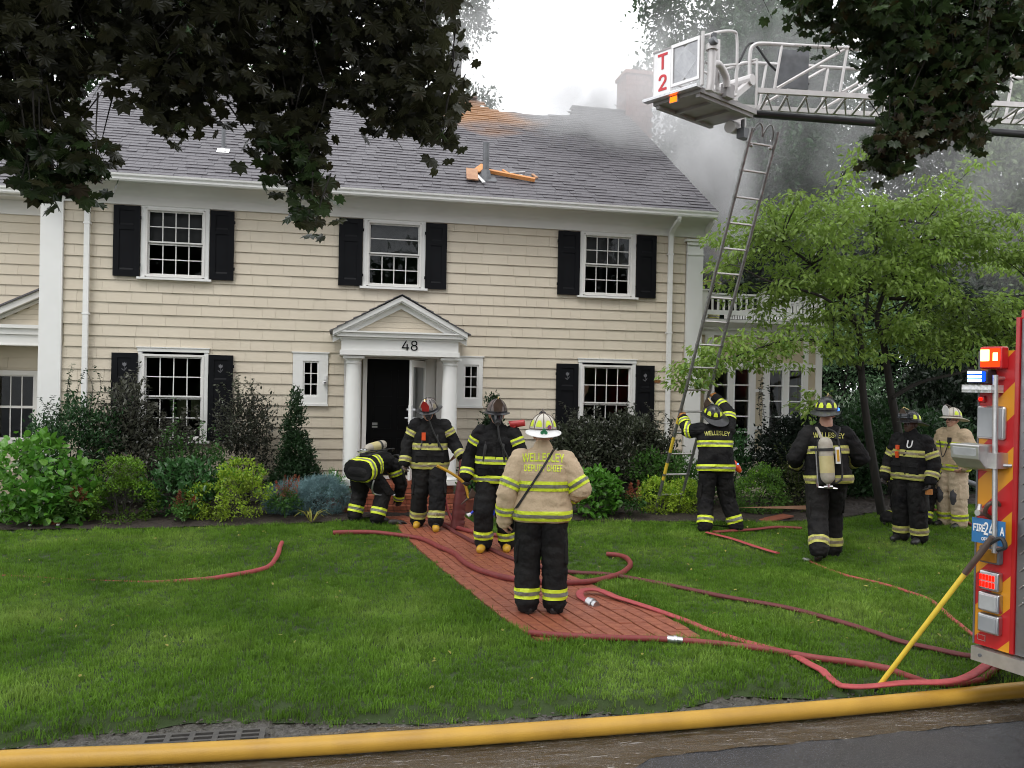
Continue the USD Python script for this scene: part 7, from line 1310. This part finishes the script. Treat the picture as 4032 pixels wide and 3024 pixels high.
fl = obj('flood_lamp', hull(*[(E(u, d, h), .008) for u in (-.055, .13) for d, h in ((-.02, 1.74), (-.20, 1.74), (-.19, 1.66), (-.12, 1.60), (-.02, 1.58))]), 'rung_metal', fe, smooth=20, label='tilted flood light on a bracket'); obj('lens', hull(*[(E(u, d, h), .003) for u in (-.04, .115) for d, h in ((-.205, 1.725), (-.195, 1.665), (-.135, 1.61))]), 'lens_clear', fl); obj('bracket', eb(.13, .20, -.12, -.001, 1.60, 1.70), 'rung_metal', fl)
obj('grab_rail', tube([E(.158, -.085, 2.20), E(.178, -.085, 1.06)], .017, 10), 'aluminium', fe, smooth=60); obj('rail_stand', [tube([E(.158, -.085, 2.18), E(.158, 0, 2.18)], .012, 8), ][0], 'aluminium', fe); obj('rail_stand', tube([E(.178, -.085, 1.09), E(.178, 0, 1.09)], .012, 8), 'aluminium', fe); obj('rail_stand', tube([E(.168, -.085, 1.62), E(.22, 0, 1.62)], .012, 8), 'steel', fe)
mat('plate_blue', (.03, .16, .36), (.025, .13, .30), 8, .35)
pt = obj('number_plate', eb(.015, .235, -.075, -.068, 1.105, 1.265), 'plate_blue', fe, label='blue number plate reading FIRE 24 A')
for tx, hh_, u0, z0, sp in (('FIRE', .046, .024, 1.180, .58), ('24', .078, .094, 1.165, .52), ('A', .05, .205, 1.178, .56), ('OFFICIAL', .020, .082, 1.125, .8)):
    tm_ = meshkit.text_mesh(tx, hh_, .003, bold=True); v = np.array(tm_.vertices); obj('lettering', (np.array([E(u0 + p[0] * sp, -.0755 - p[2], z0 + p[1]) for p in v]), np.array(tm_.faces)), 'white_plastic', pt)
obj('plate_lamp', [tube([E(.06, -.02, 1.30), E(.06, -.09, 1.30)], [.028, .02], 12), tube([E(.06, -.06, 1.30), E(.06, -.06, 1.355)], [.018, .012], 10), tube([E(.06, -.05, 1.29), E(.06, -.05, 1.262)], [.026, .03], 12)][0], 'rung_metal', fe, smooth=50); obj('plate_lamp', tube([E(.055, -.06, 1.30), E(.055, -.06, 1.355)], [.022, .012], 10), 'rung_metal', fe, smooth=50)
obj('hook', tube(spline([E(.10, -.01, 1.27), E(.10, -.07, 1.30), E(.13, -.09, 1.36), E(.15, -.04, 1.38), E(.15, -.005, 1.36)], 5), .014, 8), 'leather', fe, smooth=60)
lampbox('reverse_lamp', .045, .185, .975, 1.085, .05, 'lens_amber', 'unlit amber lamp', 'lead')
tl = lampbox('tail_lamp', .05, .185, .80, .925, .05, 'under_grey', 'lit red tail lamp of many points', 'steel')
for r_ in range(2):
    for c_k in range(5): obj('bulb', er(.066 + .021 * c_k, .066 + .021 * c_k + .016, -.068, -.060, .822 + .046 * r_, .822 + .046 * r_ + .036, .003), 'red_lamp', tl)
lampbox('back_lamp', .045, .19, .66, .785, .05, 'lens_clear', 'unlit clear lamp above its twin', 'steel'); lampbox('back_lamp', .045, .19, .52, .645, .05, 'lens_grey', 'lowest unlit clear lamp', 'steel')
obj('sticker', [eb(.02, .075, -.003, -.0005, .452, .455), eb(.02, .075, -.003, -.0005, .487, .49), eb(.02, .023, -.003, -.0005, .4555, .4865), eb(.072, .075, -.003, -.0005, .4555, .4865)], 'rung_metal', fe)
for d in (1.4, 6.6):
    for u in (.02, 2.10): w = obj('wheel', tube([E(u, d, .50), E(u + .33, d, .50)], .50, 24), 'black_rubber', fe, smooth=40); obj('rim', tube([E(u - .01, d, .5), E(u + .34, d, .5)], .28, 20), 'steel', w, smooth=40)
a, b = np.array([2.66, -8.82, -.03]), E(.20, -.14, 1.17); pk = thing('pike_pole', 'yellow pole with a dark sleeved top leaning on the fire engine', 'pole', a)
obj('shaft', tube([a + (b - a) * .03, a + (b - a) * .80], .0165, 10), 'rail_yellow', pk, smooth=60); obj('sleeve', tube([a + (b - a) * .78, a + (b - a) * 1.0], [.020, .021], 10), 'leather', pk, smooth=60); obj('tip', tube([a, a + (b - a) * .035], [.006, .016], 8), 'black_rubber', pk); obj('clip', tube(spline([b - (b - a) * .05, b + tu * .05, b + tu * .08 - up * .05, b + tu * .03 - up * .08], 5), .014, 6), 'black_rubber', pk)

# things on the roof
def plank(name, label, p0, p1, w, h, material, catg, lift=.02):
    a, b = on_roof(*p0, h=lift + h / 2), on_roof(*p1, h=lift + h / 2); nrm = np.array([0, -s_, c_]); t = thing(name, label, catg, a); obj('piece', bar(a, b, w, h, nrm), material, t); return t
plank('wooden_beam', 'orange split roof beam lying beside the grey vent pipe', (1.40, 1.12), (2.22, .82), .07, .06, 'fresh_wood', 'beam', .03)
plank('broken_board', 'orange broken board standing up behind the vent pipe', (1.20, 1.05), (1.40, 1.42), .13, .02, 'fresh_wood', 'board', .05)
plank('broken_board', 'brown-backed shingle board left of the vent pipe, near the gutter', (1.09, .62), (1.14, 1.16), .20, .022, 'tan_wood', 'board', .05)
plank('wood_splinter', 'small upright splinter in the middle of the roof debris', (1.78, 1.02), (1.70, 1.20), .04, .02, 'fresh_wood', 'splinter', .06)
plank('wood_splinter', 'lone reddish splinter at the right end of the roof debris', (2.30, 1.02), (2.25, 1.20), .05, .02, 'tan_wood', 'splinter')
plank('metal_strip', 'longer grey metal strip on the roof debris', (1.82, 1.14), (2.12, 1.24), .035, .014, 'rung_metal', 'metal strip', .04)
plank('metal_strip', 'shorter grey metal strip below the longer one', (1.84, 1.02), (2.04, 1.06), .035, .014, 'rung_metal', 'metal strip', .04)
plank('metal_strip', 'crumpled white flashing strip left of the vent pipe', (1.20, .88), (1.28, .55), .05, .02, 'white_plastic', 'metal strip', .04)
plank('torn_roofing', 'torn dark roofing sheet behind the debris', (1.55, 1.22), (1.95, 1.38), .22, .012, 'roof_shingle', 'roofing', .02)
# pots, can and oddments at the steps
def pot(label, c, r, h, flowers):
    t = thing('flower_pot', label, 'flower pot', c); c = np.array(c, float); obj('pot', lathe([(0, 0), (r * .7, 0), (r * .95, h * .85), (r * 1.05, h * .86), (r * 1.05, h), (r * .9, h), (r * .85, h * .9), (0, h * .88)], 20, c), 'terracotta', t, smooth=35)
    rg = np.random.default_rng(int(abs(c[0] * 100))); C, O = ell(rg, 70, c + [0, 0, h + .14], (r * 1.3, r * 1.2, .18), .4); P_ = np.repeat(C, 5, 0) + rg.normal(0, .03, (350, 3))
    obj('foliage', leaves('broad' if flowers else 'strap', P_, np.repeat(O, 5, 0) + rg.normal(0, .5, P_.shape) + [0, 0, .4], .06 if flowers else .12, rg), 'lf_geranium', t, kind='stuff')
    for k in range(flowers):
        a = rg.uniform(0, 6.28); q = c + np.array([r * 1.2 * math.cos(a), -abs(r * 1.2 * math.sin(a)), h + rg.uniform(.05, .34)]); pp = q + unit(rg.normal(size=(34, 3))) * .032
        obj('flower_head', leaves('small', pp, rg.normal(0, 1, pp.shape), .035, rg), 'lf_red', t)
pot('flower pot with red geraniums right of the brick steps', (.98, -1.08, .02), .15, .24, 7); pot('brown pot with green spikes left of the brick steps', (-1.12, -.98, .03), .13, .24, 0)
for lab, c in (('white ball finial on a short post left of the steps', (-1.12, -.80, 0)), ('white ball finial on a short post right of the steps', (.93, -.86, 0))):
    t = thing('lamp_post', lab, 'post', c); obj('post', bx(c[0] - .03, c[0] + .03, c[1] - .03, c[1] + .03, 0, .5), 'white_paint', t); obj('ball', lathe([(0, .5), (.05, .5), (.075, .54), (.06, .60), (.03, .635), (0, .645)], 16, c), 'white_plastic', t, smooth=50)
mat('can_blue', (.02, .05, .55), (.015, .04, .42), 5, .3)
wc = np.array([1.20, -1.42, .02]); wt = thing('watering_can', 'blue watering can with a pale spout rose lying by the path', 'watering can', wc)
obj('body', lathe([(0, 0), (.11, 0), (.115, .02), (.10, .2), (.085, .21), (0, .205)], 18, wc + [0, 0, .0]), 'can_blue', wt, smooth=40); obj('spout', tube(spline([wc + [-.09, 0, .10], wc + [-.18, -.01, .09], wc + [-.27, -.03, .03]], 5), np.linspace(.028, .016, 11), 10), 'can_blue', wt, smooth=60); obj('rose', tube([wc + [-.26, -.03, .035], wc + [-.31, -.035, .0]], [.02, .042], 12), 'white_plastic', wt, smooth=50); obj('handle', tube(spline([wc + [.08, 0, .19], wc + [.17, 0, .22], wc + [.18, 0, .10], wc + [.10, 0, .03]], 5), .013, 8), 'can_blue', wt, smooth=60)
gl_ = np.array([-.24, -2.06, .02]); gt = thing('dropped_glove', 'dark glove dropped on the edge of the path', 'glove', gl_); obj('glove', fuse([hand_mesh(gl_ + [0, 0, .03], gl_ + [.09, .02, .03], 1, (0, 0, -1), 1.3, .3), hull((gl_ + [-.07, -.01, .03], .04), (gl_ + [.02, 0, .03], .035))]), 'glove_black', gt, smooth=60)
tc = np.array([-4.90, -1.80, .03]); tt_ = thing('garden_plaque', 'small reddish clay plaque with pale corners at the left edge of the bed', 'plaque', tc)
oc = [(math.cos(a) * .20, math.sin(a) * .09) for a in np.arange(8) * math.pi / 4 + math.pi / 8]; obj('plaque', trimesh.creation.extrude_polygon(sg.Polygon(oc), .03, engine='earcut').apply_transform(trimesh.transformations.translation_matrix(tc) @ trimesh.transformations.rotation_matrix(.5, (1, 0, 0))), 'terracotta', tt_)
for k in (-1, 1): obj('corner', bx(tc[0] + k * .17 - .02, tc[0] + k * .17 + .02, tc[1] - .08, tc[1] - .05, tc[2] - .01, tc[2] + .03), 'white_plastic', tt_)
ba = np.array([5.35, -2.28, .02]); b2 = thing('red_board', 'reddish board lying at the bed edge right of the ladder man', 'board', ba); obj('board', bar(ba, ba + [.55, .18, .05], .22, .02), 'terracotta', b2)
# clippings and fallen leaves on the grass
rq = np.random.default_rng(91); fx, fy = rq.uniform(-7, 9, 420), rq.uniform(-8.5, -2.2, 420); k = ~shapely.contains_xy(path_poly, fx, fy); fx, fy = fx[k], fy[k]; th = rq.uniform(0, 6.28, len(fx))
instancer('fallen_leaves', None, [leaves('ovate', np.zeros((1, 3)), np.array([[1, 0, .1]]), 1.0, rq, roll=.2) for _ in range(3)], 'lf_strap', np.c_[fx, fy, gz(fx, fy) + .035 + .02 * rq.uniform(size=len(fx))], np.c_[np.cos(th / 2), .15 * rq.normal(size=len(fx)), .15 * rq.normal(size=len(fx)), np.sin(th / 2)], rq.uniform(.015, .05, len(fx)), rq.integers(0, 3, len(fx)))
# storm drain
mat('cast_iron', (.035, .033, .032), (.07, .066, .06), 18, .5, .002, 90, rough2=.35); mat('drain_shade_black', (.003, .003, .003), None, 4, .8)
dc = np.array([-1.80, -8.86, -.063]); dr = thing('storm_drain', 'iron storm drain grate in the gutter beside the yellow hose', 'drain', dc); obj('shaft', bx(-2.16, -1.46, -9.0, -8.74, -.070, -.0625), 'drain_shade_black', dr)  # shaft is a flat near-black slab painting the shade under the grate
for k in range(6): x0 = -2.16 + k * .134; obj('bar', bx(x0, x0 + .032, -9.0, -8.74, -.062, -.040), 'cast_iron', dr)
for k in range(5): y0 = -9.0 + k * .057; obj('cross_bar', [bx(-2.16 + j * .134 + .0325, -2.16 + (j + 1) * .134 - .0005, y0, y0 + .022, -.062, -.0405) for j in range(5)], 'cast_iron', dr)
# a grey beam leaning behind the people at the right
sp0, sp1 = np.array([7.05, -2.9, 1.08]), np.array([9.55, -2.45, .42]); gp_ = thing('grey_pole', 'grey pole slanting down behind the tan chief', 'pole', sp1); obj('pole', tube([sp0, sp1 + (sp1 - sp0) * .55], .045, 10), 'lead', gp_, smooth=60)

# ------------------------------------------------------------------ smoke
def smoke(name, label, boxm, density, blobs, scale, seed, sharp=(.42, .68), aniso=.0):
    """A closed body of air whose density comes from drifting noise, fading out from a few centres."""
    N = {'g': ('geometry', {}), 'mp': ('mapping', {'scale': (1, 1, .75), 'location': (seed, seed * .7, 0)}), 'n': ('noise_texture', {'scale': scale, 'detail': 4., 'roughness': .58, 'distortion': .5}), 'mr': ('map_range', {'from_min': sharp[0], 'from_max': sharp[1], 'to_min': 0., 'to_max': 1., 'clamp': True}),
         'mul': ('math', {'math_type': 'multiply'}), 'mul2': ('math', {'math_type': 'multiply', 'value2': density}), 'v': ('principled_volume', {'color': (1.0, .995, .99), 'anisotropy': aniso})}
    K = [('g.position', 'mp.vector'), ('mp.vector', 'n.vector'), ('n.fac', 'mr.value')]; prev = None
    for i, (c, r, wt_) in enumerate(blobs):
        r = np.array(r, float); N[f's{i}'] = ('vector_math', {'math_type': 'subtract', 'vector2': tuple(c)}); N[f'd{i}'] = ('vector_math', {'math_type': 'divide', 'vector2': tuple(r)}); N[f'l{i}'] = ('vector_math', {'math_type': 'length'}); N[f'f{i}'] = ('map_range', {'range_type': 'smoothstep', 'from_min': .2, 'from_max': 1., 'to_min': wt_, 'to_max': 0.})
        K += [('g.position', f's{i}.vector1'), (f's{i}.vector', f'd{i}.vector1'), (f'd{i}.vector', f'l{i}.vector1'), (f'l{i}.value', f'f{i}.value')]; o = f'f{i}.result'
        if prev: N[f'x{i}'] = ('math', {'math_type': 'maximum'}); K += [(prev, f'x{i}.value1'), (o, f'x{i}.value2')]; o = f'x{i}.value'
        prev = o
    N['ad'] = ('math', {'math_type': 'multiply_add', 'value2': 1.0, 'value3': -.0}); 
    K += [('mr.result', 'mul.value1'), (prev, 'mul.value2'), ('mul.value', 'mul2.value1'), ('mul2.value', 'v.density')]; del N['ad']
    L['m_' + name] = usdkit.material(stage, f'/World/Looks/m_{name}', N, K, volume='v.volume')
    obj(name, boxm, 'm_' + name, kind='stuff', label=label, category='smoke')
SMB = [((3.0, 4.6, 9.4), (2.9, 1.9, 2.7), .9), ((6.15, 3.8, 8.0), (1.9, 1.7, 3.0), 2.3), ((4.3, 2.4, 7.6), (2.6, 2.2, 1.35), 2.8), ((6.0, 1.4, 5.8), (1.0, 1.6, 2.1), 5.0), ((10.0, 5.5, 9.5), (6.0, 3.4, 6.5), .22), ((3.4, 6.5, 13.0), (3.6, 2.8, 3.4), .35), ((15.5, 5.0, 8.5), (4.5, 2.6, 6.0), .22)]
smoke('smoke', 'white smoke pouring from the roof ridge and drifting right past the gable', hull(*[(np.array(c) + np.array(r) * d, .05) for c, r, _w in SMB for d in unit(np.array(_ico1))]), .42, SMB, .9, 3.0, aniso=-0.4, sharp=(.36, .60))
